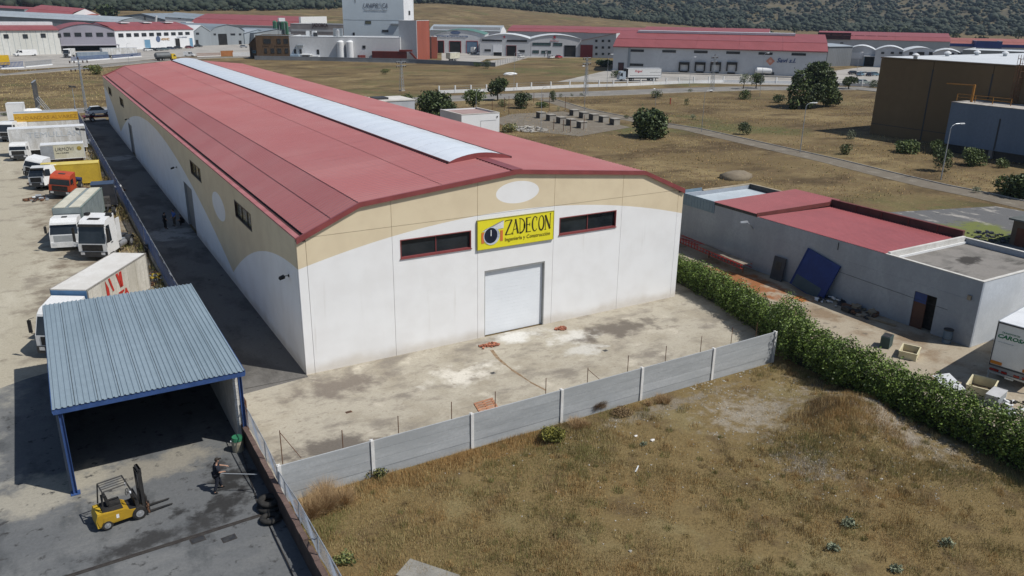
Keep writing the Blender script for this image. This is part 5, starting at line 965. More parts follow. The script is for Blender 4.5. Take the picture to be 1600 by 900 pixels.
ms.box(.82,.9,-.36,.36,2.27,2.35).box(.93,1.0,-.29,.29,2.42,2.5).box(.82,.9,-.36,.36,.2,.3).box(.83,.9,-.36,.36,1.2,1.27); ms.build('mast', fb, t)
MB().cyl((.9,0,.2),(.9,0,2.2),.045).build('lift_cylinder', chrome, t); MB().tube([(.86,-.14,.4),(.86,-.14,2.3)],.02,4).tube([(.86,.14,.4),(.86,.14,2.3)],.02,4).build('chain', dark, t)
MB().box(1.02,1.09,-.5,.5,.14,.24).box(1.02,1.09,-.5,.5,.52,.6).box(1.02,1.07,-.45,-.39,.24,.52).box(1.02,1.07,.39,.45,.24,.52).build('carriage', rust, t)
for k in range(5): MB().box(1.03,1.06,-.40+.2*k-.012,-.40+.2*k+.012,.6,1.05).build('load_guard_bar', fb, t)
for s in (-1,1): MB().box(1.1,1.15,s*.27-.06,s*.27+.06,.1,.66).hexa([(1.1,s*.27-.06,.06),(2.2,s*.27-.05,.06),(2.2,s*.27+.05,.06),(1.1,s*.27+.06,.06),(1.1,s*.27-.06,.11),(2.2,s*.27-.05,.075),(2.2,s*.27+.05,.075),(1.1,s*.27+.06,.11)]).build('fork', fb, t)
wheels(t,[(.62,.46),(.62,-.46)],.33,.22); wheels(t,[(-.82,.43),(-.82,-.43)],.26,.18)
for s in (-1,1): MB().cyl((.34,s*.42,1.55),(.40,s*.42,1.55),.09,.09,8).build('work_light', lampw, t)
MB().box(.86,1.02,-.3,.3,2.2,2.5).build('mast_head', fb, t)
# ------------------------------------------------------------------ small things about the two yards
p = at(371,704); t = thing('barrel','green and beige barrel standing in the corner beside the shed post','barrel',(p.x+.05,p.y,0)); MB().cyl((0,0,0),(0,0,.45),.27,.3,14).cyl((0,0,.45),(0,0,.62),.3,.28,14).build('drum', M('beige_plastic', (.42,.38,.28), (.34,.3,.22), 2, .6), t); MB().cyl((0,0,.62),(0,0,.80),.3,.26,14).build('lid', M('green_plastic', (.035,.20,.10), (.03,.15,.08), 2, .5), t); MB().cyl((-.28,0,.6),(-.34,0,.6),.05).build('tap', white, t)
tyre = MB(); n1, n2 = 18, 8
tv = [((.34+.15*math.cos(2*math.pi*j/n2))*math.cos(2*math.pi*i/n1),(.34+.15*math.cos(2*math.pi*j/n2))*math.sin(2*math.pi*i/n1),.11+.11*math.sin(2*math.pi*j/n2)) for i in range(n1) for j in range(n2)]
tyre.add(tv,[(i*n2+j,((i+1)%n1)*n2+j,((i+1)%n1)*n2+(j+1)%n2,i*n2+(j+1)%n2) for i in range(n1) for j in range(n2)]); tme = tyre.data('tyre', black, True)
p = at(418,800); lab = ['black lorry tyre lying under another against the brown wall','black tyre on top of the pile against the brown wall','black tyre lying loose beside the pile at the brown wall']
for k,(dx,dy,z,s) in enumerate([(0,0,0,1.15),(.03,.05,.25,1.1),(-.2,-.95,0,1.0)]):
    o = put('tyre', tme, None, (p.x+.15+dx,p.y+.25+dy,z+.0)); o.scale = (s,s,s); o.rotation_euler = (0.05*k,0.04*k,k); tag(o, lab[k], 'tyre', 'tyres by the brown wall')
gr = M('drain_iron', (.05,.045,.04), (.035,.03,.028), 4, .7)
t = thing('drain_channel','dark slotted drain channel crossing the grey apron','drain',(0,0,0)); a, b = at(60,915), at(432,797); d = (b-a); d.z = 0; L_ = d.length; d.normalize(); t.location = (a.x,a.y,-.006); t.rotation_euler = (0,0,math.atan2(d.y,d.x))
MB().box(0,L_,-.11,-.075,0,.012).box(0,L_,.075,.11,0,.012).box(0,L_,-.075,.075,0,.003).build('channel', gr, t); me = MB().box(.03,.97,-.07,-.045,.004,.012).box(.03,.97,.045,.07,.004,.012).box(.03,.07,-.045,.045,.004,.012).box(.3,.34,-.045,.045,.004,.012).box(.6,.64,-.045,.045,.004,.012).box(.9,.94,-.045,.045,.004,.012).data('grate', gr)
for k in range(int(L_)): put('grate', me, t, (k,0,0))
t = thing('gate_shadow_line','thin dark painted shadow line of the gate frame along the brown wall','rail',(0,0,0)); MB().tube([(*at(u,v)[:2],.0) for u,v in [(372,690),(378,705),(390,745),(402,785),(425,830),(450,880),(462,910)]],.03,4).build('rail', gr, t)  # dark tube laid where the gate frame only casts shadow lines
for i,(u,v,lb) in enumerate([(309,843,'square dark manhole cover right of the channel bend'),(358,841,'square dark manhole cover nearer the brown wall')]):
    p = at(u,v); t = thing('manhole_cover', lb, 'manhole cover', (p.x,p.y,-.008), R_(6)); MB().box(-.3,.3,-.2,.2,0,.008).build('frame', gr, t); MB().box(-.26,.26,-.16,.16,.008,.014).build('plate', dark, t)
for i,(u,v,w_,h_,lb) in enumerate([(545,644,.36,.22,'rusty drain grate in the left half of the concrete yard'),(770,583,.3,.26,'grey inspection cover in the pale patch before the door'),(946,548,.32,.28,'rough grey cover at the end of the white cement spill')]):
    p = at(u,v); t = thing('drain_cover', lb, 'drain cover', (p.x,p.y,.006), R_(3)); MB().box(-w_/2,w_/2,-h_/2,h_/2,0,.012).build('frame', rust if i == 0 else M('grey_iron', (.22,.215,.2), (.16,.155,.15), 3, .8), t)
    for k in range(5): MB().box(-w_/2+.03+k*(w_-.06)/5,-w_/2+.03+k*(w_-.06)/5+.03,-h_/2+.03,h_/2-.03,.012,.018).build('bar', black, t)
st = M('rusty_stain', (.20,.125,.07), (.30,.23,.15), 4, .95); mb = MB(); q = [at(768,547),at(778,560),at(790,570),at(800,578),at(815,588),at(830,598),at(853,610)]
for a, b, w_ in zip(q, q[1:], (.12,.10,.06,.09,.05,.07)):
    d = (b-a).normalized(); n_ = Vector((-d.y,d.x,0))*w_; mb.quad((*(a+n_)[:2],.010),(*(a-n_)[:2],.010),(*(b-n_)[:2],.010),(*(b+n_)[:2],.010))
struct(mb.build('joint_stain', st))
# expansion joints in the lot
mb = MB()
for (a,b) in (((476,589),(381,608)),((741,523),(853,620))):
    if a[0] == 741: continue
    A, B = at(*a), at(*b); d = (B-A).normalized(); n_ = Vector((-d.y,d.x,0))*.025; mb.quad((*(A+n_)[:2],.012),(*(A-n_)[:2],.012),(*(B-n_)[:2],.012),(*(B+n_)[:2],.012))
struct(mb.build('expansion_joint', gr))
brickm = M('red_brick', (.40,.155,.09), (.30,.11,.065), 9, .9, vary=.35, fine=.2); bme = MB().box(-.12,.12,-.055,.055,0,.07).data('brick', brickm)
for (u,v,n_,R,lb) in ((764,541,34,.62,'larger heap of loose red bricks left of the roller door'),(877,514,22,.45,'smaller heap of loose red bricks right of the roller door')):
    p = at(u,v); t = thing('brick_heap', lb, 'bricks', (p.x,p.y,.004))
    for k in range(n_):
        r = R*math.sqrt(random.random()); a = random.uniform(0,6.28); o = put('brick', bme, t, (r*1.25*math.cos(a),r*.6*math.sin(a),random.choice((0,0,.07,.12))*(1-r/R)+.001+.001*k)); o.rotation_euler = (random.uniform(-.3,.3)*(r<R*.6),random.uniform(-.3,.3)*(r<R*.6),random.uniform(0,3.14))
wood_ = M('reddish_pallet_wood', (.40,.20,.115), (.30,.145,.085), 3, .85, vary=.2)
p = at(746,642); t = thing('pallet','reddish wooden pallet leaning on the inside of the concrete wall','pallet',(6.7,-11.35,.0),R_(4)); Mx = Matrix.Translation((0,0,.62)) @ Matrix.Rotation(R_(28),4,'X')
t.location = (p.x,p.y-1.1,0.05)
for k in range(7): MB().box(-.62,.62,-.5+.148*k,-.5+.148*k+.105,.10,.125).xf(Mx).build('plank', wood_, t)
for x in (-.55,0,.55): MB().box(x-.05,x+.05,-.5,.5,0,.098).xf(Mx).build('bearer', wood_, t)
t2 = MB().box(-.5,-.44,-.3,-.24,-.02,.62-.05).box(.44,.5,-.3,-.24,-.02,.55).build('prop', wood_, t)
p = at(655,890); t = thing('concrete_slab','grey concrete slab lying in the grass at the lower picture edge','slab',(p.x-.1,p.y-.55,.25),R_(-28)); MB().hexa([(-.55,-1.4,-.2),(.55,-1.4,-.2),(.55,.9,-.2),(-.55,.9,-.2),(-.55,-1.4,.0),(.55,-1.4,.0),(.55,.9,.02),(-.55,.9,.02)]).build('block', M('slab_concrete', (.30,.285,.25), (.22,.21,.185), 1.2, .9, bump=.3, fine=.15), t)
t.rotation_euler = (0,0,R_(35))
# stones and litter on the lot
stone = M('pale_stone', (.40,.38,.335), (.29,.27,.23), 5, .9)
for u,v,s,lb in [(1019,690,.15,'larger white stone left of centre in the lot'),(993,683,.12,'smaller white stone left of centre in the lot')]:
    p = at(u,v); o = MB().blob((0,0,0),(s,s*.8,s*.45),1,.2,seed=3).build('stone', M('white_stone',(.72,.71,.68),(.6,.58,.55),5,.8)); o.location = (p.x,p.y,float(field_z(np.array(p.x),np.array(p.y)))+.05); tag(o,lb,'stone')
p = at(995,737); o = MB().box(-.3,.3,-.03,.03,0,.03).build('white_lath', white); o.location = (p.x,p.y,.15); o.rotation_euler = (0,0,R_(38)); tag(o,'short white lath lying in the grass of the lot','lath')
mb = MB(); q = random.Random(5)
for k in range(900):
    c = q.choice([(20.5,-16.8,3.6,1.9),(25.8,-20.5,1.2,4.0),(14,-14.6,9,.7),(18.6,-23,2.4,2.4),(23,-25,3,3),(12,-20,9,5)]); x = q.gauss(c[0],c[2]*.7); y = min(-13.1,q.gauss(c[1],c[3]*.7)); 
    if not -4.5 < x < 27.6: continue
    s = q.uniform(.018,.06)*(1.6 if q.random() > .96 else 1); mb.blob((x,y,float(field_z(np.array(x),np.array(y)))+s*.2),(s,s*.8,s*.6),0 if False else 1,.25,seed=k)
o = mb.build('gravel', stone); o['kind'] = 'stuff'; tag(o,'pale stones and rubble scattered over the vacant lot','gravel')
t = thing('stone_rubble','low rubble strip under the right end of the concrete wall','rubble',(24,-13.15,0)); mb = MB()
for k in range(40): s = q.uniform(.04,.11); mb.blob((q.uniform(-5,2.6),q.uniform(-.3,.2),s*.3),(s,s*.8,s*.6),1,.25,seed=k)
mb.build('stones', stone, t, kind='stuff')
# ------------------------------------------------------------------ annex on the right
an = thing('annex_building','low flat annex of painted blockwork with red and grey roofs','building',(41,-17.7,0)); m_an = M('annex_paint_shaded', (.36,.395,.44), (.30,.33,.37), .5, .9, bump=.25, fine=.12, stretch=(1,1,.5)); m_red = roofmat('annex_red_roof', (.30,.075,.08), (.26,.064,.068), .5)
m_anfront = M('annex_paint_lit', (.56,.59,.62), (.49,.52,.55), .5, .9, bump=.2, fine=.1); capm = M('parapet_cap_white', (.66,.65,.61), (.52,.5,.46), 1.2, .85, fine=.15); HT = 4.75  # one paint twice: front in a lit tone, side darkened with its shade
hole = (2.9,4.6,0,2.72)      # doorway along local y
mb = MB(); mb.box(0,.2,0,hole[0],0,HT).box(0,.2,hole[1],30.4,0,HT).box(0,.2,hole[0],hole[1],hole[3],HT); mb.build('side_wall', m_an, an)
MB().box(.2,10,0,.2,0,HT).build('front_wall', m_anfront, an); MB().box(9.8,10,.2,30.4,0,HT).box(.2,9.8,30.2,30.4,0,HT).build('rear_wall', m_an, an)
# course lines in the blockwork: shallow proud courses
for z in (3.3,): MB().box(-.012,0,0,18,z,z+.02).build('course_line', m_an, an)
MB().box(.2,9.8,.2,7.3,4.1,4.34).build('flat_roof', ground_mat('bitumen_grit_roof', [((.23,.215,.195),),((.17,.16,.145),.5,.46,.64,None,None),((.06,.055,.05),1.0,.16,.36,None,(46.5,-13.5,1.8,1.1)),((.10,.095,.085),.5,.56,.70,(.5,1.4,1),None)], bump=.2), an)
for (a,b,c,d) in ((-.03,.23,-.03,7.4),(.23,10.03,-.03,.2),(9.77,10.03,.2,7.4)): MB().box(a,b,c,d,HT+.003,HT+.05).build('parapet_cap', capm, an)
MB().box(.23,9.77,7.15,7.38,4.1,4.9).build('cross_parapet', capm, an); MB().box(.2,9.8,7.0,7.12,4.34,4.5).build('white_upstand', white, an)
MB().box(9.83,9.86,.3,7.1,4.34,HT).build('inner_parapet', m_an, an)
def annex_roof(y0, y1, x0, x1, z0, z1, mat, n):
    for k in range(n):
        a = y0+(y1-y0)*k/n; b = y0+(y1-y0)*(k+1)/n; mb = MB(); V = []; prof = []
        for j in range(4): w_ = (b-a)/4; y = a+j*w_; prof += [(y,0),(y+w_*.6,0),(y+w_*.7,.035),(y+w_*.9,.035)]
        prof.append((b-.006,0)); m = len(prof); V = [(x0,y,z0+h_) for y,h_ in prof]+[(x1,y,z1+h_) for y,h_ in prof]; mb.add(V,[(m+i,m+i+1,i+1,i) for i in range(m-1)]); mb.build('roof_sheet', mat, an)
MB().box(.2,9.8,7.4,20,4.3,4.42).build('roof_deck', dark, an); annex_roof(7.42,19.9,.0,9.7,4.78,4.62,m_red,12)
MB().box(9.7,9.95,7.4,20.1,4.5,5.25).build('rear_parapet', M('brown_parapet', (.10,.05,.045), (.075,.04,.035), 1, .7), an); MB().box(9.68,9.97,7.4,20.1,5.253,5.30).build('parapet_cap', M('dark_red_cap', (.17,.05,.045), (.13,.04,.035), 1, .6), an)
for k in range(4): MB().box(9.64,9.7,9.5+k*2.6,9.58+k*2.6,4.62,5.25).build('parapet_stud', MATS['dark_red_cap'], an)
MB().box(-.05,10.9,20.0,20.06,4.72,5.10).build('roof_fascia', MATS['dark_red_cap'], an); MB().box(-.05,10.8,20.07,25.3,4.75,4.98).build('roof_deck', dark, an); annex_roof(20.0,25.3,-.12,10.9,5.03,5.12,m_red,5)
bluef = M('blue_grey_cladding', (.20,.28,.34), (.16,.225,.28), .6, .5, fine=.1); MB().box(.2,9.8,25.3,30.2,4.0,4.36).build('pale_roof', M('pale_blue_roof', (.50,.56,.60), (.42,.47,.50), .5, .6, fine=.12), an)
mb = MB()
for k in range(26): y = 25.2+.2*k; mb.box(-.07-.02*(k%2),-.004,y,y+.19,3.95,5.05)
for k in range(16): x = .1+.2*k; mb.box(x,x+.19,30.42,30.48+.02*(k%2),4.0,5.05)
mb.build('cladding', bluef, an, kind='stuff'); MB().box(3.3,10,30.2,30.42,HT+.003,HT+.12).box(9.78,10.02,25.4,30.2,HT+.003,HT+.12).build('parapet_cap', M('timber_cap', (.42,.36,.27), (.33,.28,.2), 1, .85), an); MB().box(9.7,9.78,25.4,30.2,4.36,HT+.1).build('inner_parapet', dark, an)
# door, leaf standing open, lamp, conduit
d_ = MB().box(.06,.1,hole[1]-.95,hole[1],0,2.7).build('door', M('rusty_brown_door', (.10,.05,.035), (.075,.04,.03), 1, .7), an); MB().box(.05,.057,hole[1]-.93,hole[1]-.02,1.95,2.68).build('upper_panel', M('door_blue', (.035,.07,.22), (.03,.055,.17), 1, .6), d_)
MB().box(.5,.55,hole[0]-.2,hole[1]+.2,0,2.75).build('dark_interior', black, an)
MB().box(-.14,0,.55,.8,3.3,3.62).build('wall_lamp', M('buff_plastic', (.30,.26,.2), (.22,.19,.15), 3, .6), an); MB().tube([(-.03,11.5,4.6),(-.03,11.5,4.0)],.03,5).tube([(-.02,2,2.1),(-.02,9,2.25),(-.02,14,2.4)],.012,4).build('conduit', dark, an)
l = thing('street_lamp','flat street lamp head on a bracket sticking out from the annex wall','lamp',(41,2.6,4.1)); MB().tube([(0,0,-.5),(-.35,.1,-.1),(-.7,.2,.15)],.035,6).build('arm', steel, l); MB().hexa([(-1.35,.3,.12),(-.6,.1,.1),(-.55,.35,.1),(-1.3,.5,.12),(-1.3,.32,.24),(-.62,.14,.26),(-.58,.33,.26),(-1.26,.46,.24)]).build('lamp_head', alu, l)
# leaning things
bp = M('deep_blue_sheet', (.014,.042,.20), (.011,.032,.15), .8, .6, fine=.15)
t = thing('leaning_board','big deep blue panel leaning askew against the annex wall','panel',(40.05,-4.4,0)); Mx = Matrix.Translation((0,0,.02)) @ Matrix.Rotation(R_(12),4,'X') @ Matrix.Rotation(R_(15),4,'Y'); MB().box(-.05,.05,-1.75,1.6,0,3.3).xf(Mx).build('sheet', bp, t); MB().box(-.058,-.051,-1.2,1.4,.05,1.0).xf(Mx).build('dull_patch', M('grey_blue_patch', (.05,.085,.11), (.04,.07,.09), 1, .7), t); MB().box(-.09,-.052,-1.75,-1.65,0,3.3).box(-.09,-.052,1.5,1.6,0,3.3).xf(Mx).build('edge_batten', bp, t)
t = thing('leaning_board','dark narrow door panel leaning against the annex wall','panel',(40.5,-.9,0)); Mx = Matrix.Rotation(R_(9),4,'Y'); MB().box(-.04,.04,-.65,.6,0,2.0).xf(Mx).build('sheet', M('slate_door', (.045,.055,.07), (.035,.042,.055), 1, .6), t); MB().box(-.06,-.041,-.3,.3,.9,1.6).xf(Mx).build('inset', dark, t)
p = at(1486,535); t = thing('barrel','blue barrel with a dark rim at the annex corner','barrel',(40.4,-16.4,0)); MB().cyl((0,0,0),(0,0,.95),.3,.31,14).build('drum', M('barrel_blue', (.10,.16,.24), (.08,.13,.2), 2, .5), t); MB().cyl((0,0,.95),(0,0,1.02),.33,.33,14).build('rim', dark, t); MB().cyl((0,0,.3),(0,0,.34),.325,.325,14).build('hoop', dark, t)
# red truss staging
rt_ = M('red_frame', (.42,.05,.04), (.30,.045,.035), 2, .6); a, b = Vector((39.6,11.3,.95)), Vector((38.6,1.2,.75)); d = (b-a); L_ = d.length
t = thing('red_staging','long red steel staging with weathered boards resting along the annex','staging',tuple(a),math.atan2(d.y,d.x)); fr = MB()
for s in (0,1.05): fr.box(0,L_,s,s+.06,0,.06).box(0,L_,s,s+.06,-.3,-.25)
for k in range(24): x = L_*k/23.5; fr.box(x,x+.06,-.06,0,-.3,.06); 
fr.build('frame', rt_, t); me = MB().box(0,L_/8-.03,.08,.38,.07,.11).data('plank', M('weathered_plank', (.30,.25,.19), (.22,.18,.14), 2, .9, vary=.2))
for k in range(3,8):
    for j in range(3): put('plank', me, t, (k*L_/8,.33*j-.0,random.uniform(0,.02)))
for k in range(9): MB().box(k*.45,k*.45+.06,.06,1.05,.0,.05).build('rung', rt_, t)
for x in (.4,L_*.5,L_-.4): MB().box(x,x+.08,.4,.5,-.75 if x > 5 else -.93,-.3).build('trestle', rust, t)
# on the annex yard
def plastic_tub(label, u, v, s, rz, m):
    p = at(u,v); t = thing('tub', label, 'tub', (p.x,p.y,0), R_(rz)); a = s; b = s*.72; h_ = s*.62; MB().box(-a,a,-b,-b+.05,0,h_).box(-a,a,b-.05,b,0,h_).box(-a,-a+.05,-b+.05,b-.05,0,h_).box(a-.05,a,-b+.05,b-.05,0,h_).build('side', m, t); MB().box(-a+.05,a-.05,-b+.05,b-.05,.02,.06).build('bottom', M('tub_dirt', (.20,.15,.09), (.15,.11,.07), 2, .9), t); MB().box(-a-.04,a+.04,-b-.04,-b+.04,h_,h_+.05).box(-a-.04,a+.04,b-.04,b+.04,h_,h_+.05).box(-a-.04,-a+.04,-b+.04,b-.04,h_,h_+.05).box(a-.04,a+.04,-b+.04,b-.04,h_,h_+.05).build('rim', m, t)
creamp = M('cream_plastic', (.68,.62,.42), (.58,.52,.34), 1.5, .6)
plastic_tub('cream tub half filled with earth behind the hedge, nearer the doorway',1420,556,.75,25,creamp); plastic_tub('cream tub biggest and nearest behind the hedge by the trailer',1532,612,.95,20,creamp)
p = at(1384,541); t = thing('crate','small dark teal crate just behind the hedge','crate',(p.x,p.y,0),R_(20)); MB().box(-.45,.45,-.3,.3,0,.8).build('side', M('dark_teal', (.05,.085,.085), (.04,.07,.07), 2, .6), t); MB().box(-.4,.4,-.25,.25,.81,.83).build('lid', dark, t)
p = at(1553,632); t = thing('cool_box','white and grey cooler box beside the largest cream tub','box',(p.x+.5,p.y+.2,0),R_(12)); MB().box(-.9,.55,-.35,.35,0,.6).build('body', M('grey_case', (.30,.32,.33), (.25,.27,.28), 1, .6), t); MB().box(.56,.62,-.35,.35,0,.66).build('end', white, t); MB().box(-.9,.6,-.37,.37,.61,.66).build('lid', M('pale_grey_lid', (.5,.5,.5), (.42,.42,.42), 1, .6), t)
p = at(1483,612); t = thing('white_sheet','white sheet of board lying behind the hedge','board',(p.x+.3,p.y+.3,.05),R_(55)); MB().box(-1.1,1.1,-.5,.5,.0,.06).xf(Matrix.Rotation(R_(-12),4,'X')).xf(Matrix.Translation((0,0,.35))).build('sheet', white, t); MB().box(-.9,.9,-.4,.4,0,.2).build('stack', M('grey_stack', (.4,.4,.39), (.32,.32,.31), 2, .8), t)
p = at(1590,645); heap('scrap_heap','black and white odds and ends at the right end of the hedge','scrap',(p.x+.4,p.y,0),14,1.3,.5,[black,white,alu],17,.07,.25)
p = at(1285,480); heap('scrap_heap','dark cuttings with white letters under the blue panel','scrap',(40.2,-6.9,0),16,1.1,.3,[dark,M('navy_scrap',(.03,.04,.07),(.02,.03,.05),2,.6),white],18,.06,.2)
p = at(1340,490); heap('scrap_heap','low pile of dark planks and bags along the annex wall','scrap',(40.3,-9.6,0),12,1.3,.35,[dark,rust,M('old_board',(.32,.26,.18),(.25,.2,.14),2,.9)],19,.1,.4)
t = thing('timber_beam','pale timber beam lying along the annex wall','beam',(39.7,-11.3,.0),R_(100)); MB().box(-1.5,1.5,-.09,.09,.0,.14).build('beam', MATS['old_board'], t)
# CAROSAN trailer
t = thing('box_trailer','white box trailer with green lettering on its rear at the right edge','trailer',(37.1,-22.45,0),R_(9)); cw = paint('trailer_white', (.74,.75,.74), .35, .1)
boxbody(t,0,9,2.55,1.15,3.95,cw,white,None,None,0,alu,'box'); MB().box(-.03,-.004,-1.22,1.22,1.2,3.85).build('rear_door', cw, t); MB().box(-.05,-.01,-1.27,1.27,3.86,3.95).box(-.05,-.01,-1.275,-1.225,1.1,3.86).box(-.05,-.01,1.225,1.275,1.1,3.86).box(-.05,-.01,-1.27,1.27,1.08,1.16).build('door_frame', M('dark_grey_frame', (.07,.07,.075), (.055,.055,.06), 2, .5), t)
grn = M('green_lettering', (.01,.17,.07), (.01,.14,.06), 2, .5); lt = add_letters('CAROSAN',.34,grn,t,(-.034,1.14,2.95),1.95,-math.pi/2,bold=.012,shear=.2); add_letters('TRANSPORTES',.15,grn,t,(-.034,.95,3.28),1.0,-math.pi/2,shear=.2); add_letters('www.carosan.es',.1,MATS['ghost_letters'],t,(-.034,1.1,2.68),.9,-math.pi/2)
for s in (-1,1):
    MB().box(-.06,-.034,s*.9-.32,s*.9+.32,1.22,1.42).build('reflector', lampo, t); MB().box(-.10,0,s*.92-.26,s*.92+.26,.78,.92).build('tail_light', lampr, t); MB().box(-.12,-.02,s*1.18-.04,s*1.18+.04,.25,.7).build('bumper_leg', alu, t); MB().box(-.1,0,s*.35-.16,s*.35+.16,.78,.9).build('tail_light', lampr, t)
MB().box(-.12,-.02,-1.24,1.24,.62,.74).build('bumper', alu, t); MB().box(-.05,.05,-1.2,1.2,.76,1.07).build('lamp_bar', M('lamp_bar_grey', (.30,.31,.32), (.22,.23,.24), 2, .6), t); MB().box(-.12,-.101,-.25,.25,.5,.6).build('number_plate', numplate, t)
chassis(t,.2,8.8,.95); wheels(t,[(1.6,1.0),(1.6,-1.0),(2.9,1.0),(2.9,-1.0),(4.2,1.0),(4.2,-1.0)],.5,.36); MB().box(7.4,7.6,-.9,-.7,0,1).box(7.4,7.6,.7,.9,0,1).build('landing_leg', dark, t)
# brown hut and coal heap behind the annex
p = at(1568,380); t = thing('brown_hut','brown walled hut with grey roof slab at the right edge','hut',(p.x+.2,p.y-.4,0),R_(2)); MB().box(0,6,-6,0,0,2.5).build('wall', M('hut_brown', (.13,.105,.08), (.10,.08,.06), .8, .9), t); MB().box(-.35,6.3,-6.3,.35,2.5,2.66).build('roof', M('hut_roof', (.12,.13,.125), (.09,.1,.095), 1, .8), t); MB().box(-.04,0,-1.4,-.5,.0,1.8).build('door', M('hut_door', (.12,.05,.03), (.1,.04,.025), 1, .8), t)
p = at(1545,372); heap('coal_heap','blue black heap of broken slate beside the brown hut','heap',(p.x,p.y,0),60,2.2,.8,[M('slate_black',(.035,.04,.055),(.025,.028,.04),2,.6)],21,.08,.25)
p = at(1310,332); heap('scrap_heap','grey pipes and lattice scrap behind the higher red roof','scrap',(p.x,p.y,0),24,2.3,.7,[M('verdigris_scrap',(.14,.2,.18),(.11,.15,.14),2,.7),alu,rust],22,.1,.6)
p = at(1158,283); o = MB().blob((0,0,0),(2.6,2.0,1.0),2,.1,seed=4).build('earth_mound', M('mound_earth', (.25,.21,.15), (.19,.155,.11), 1.2, .95, bump=.6, fine=.2), smooth=True); o.location = (p.x+1,p.y+2,0); tag(o,'bare brown earth mound in the field behind the annex','mound')
# ------------------------------------------------------------------ halls of the estate
def atd(u, depth):                    # ground point that shows in column u at a depth along the view
    d = ray(u, 60); k = 1.095*depth/d.dot(_f); x, y = CAM.x+d.x*k, CAM.y+d.y*k; return Vector((x, y, ground_z(x, y)))
def gp(u, s): return at(u, s) if s < 200 else atd(u, s-1000 if s > 1000 else s)
m_lgrey = M('pale_grey_panel', (.56,.57,.58), (.49,.50,.51), .1, .8, stretch=(1,1,.3), fine=.08); m_grey = M('mid_grey_panel', (.27,.30,.32), (.23,.255,.275), .12, .7, stretch=(1,1,.3)); m_mauve = M('mauve_grey_panel', (.30,.29,.33), (.26,.25,.285), .12, .8)
m_cr = M('cream_grey_panel', (.68,.68,.64), (.58,.58,.53), .12, .8, stretch=(1,1,.4), fine=.1); m_wht = M('far_white_panel', (.74,.75,.76), (.67,.68,.69), .1, .7); m_shade = M('shaded_white_cladding', (.50,.56,.60), (.45,.51,.55), .08, .6)  # m_shade: the tower's white with shade mixed into its front colour
r_red = roofmat('far_red_roof', (.29,.083,.085), (.25,.07,.07), .5); r_red2 = roofmat('far_brick_red_roof', (.33,.11,.085), (.27,.09,.07), .6); r_grey = roofmat('far_grey_roof', (.36,.40,.43), (.31,.345,.37), .5); r_wht = roofmat('far_white_roof', (.66,.68,.69), (.58,.6,.61), .5); r_slate = roofmat('far_slate_roof', (.24,.275,.305), (.2,.235,.26), .5); r_green = roofmat('far_green_roof', (.10,.22,.18), (.085,.185,.15), .5)
m_doorred = M('oxide_red_door', (.20,.025,.03), (.16,.02,.025), .3, .6); m_doorblue = M('sky_blue_door', (.17,.32,.46), (.14,.27,.39), .3, .5); m_void = M('unlit_interior', (.012,.013,.015), (.02,.02,.02), .5, .9); m_signblue = M('sign_slate_blue', (.10,.14,.24), (.08,.115,.2), .5, .6); m_starred = M('sign_red', (.45,.03,.05), (.38,.025,.04), .5, .5); m_brick = M('brown_brickwork', (.13,.082,.045), (.095,.06,.034), .7, .9, fine=.2)
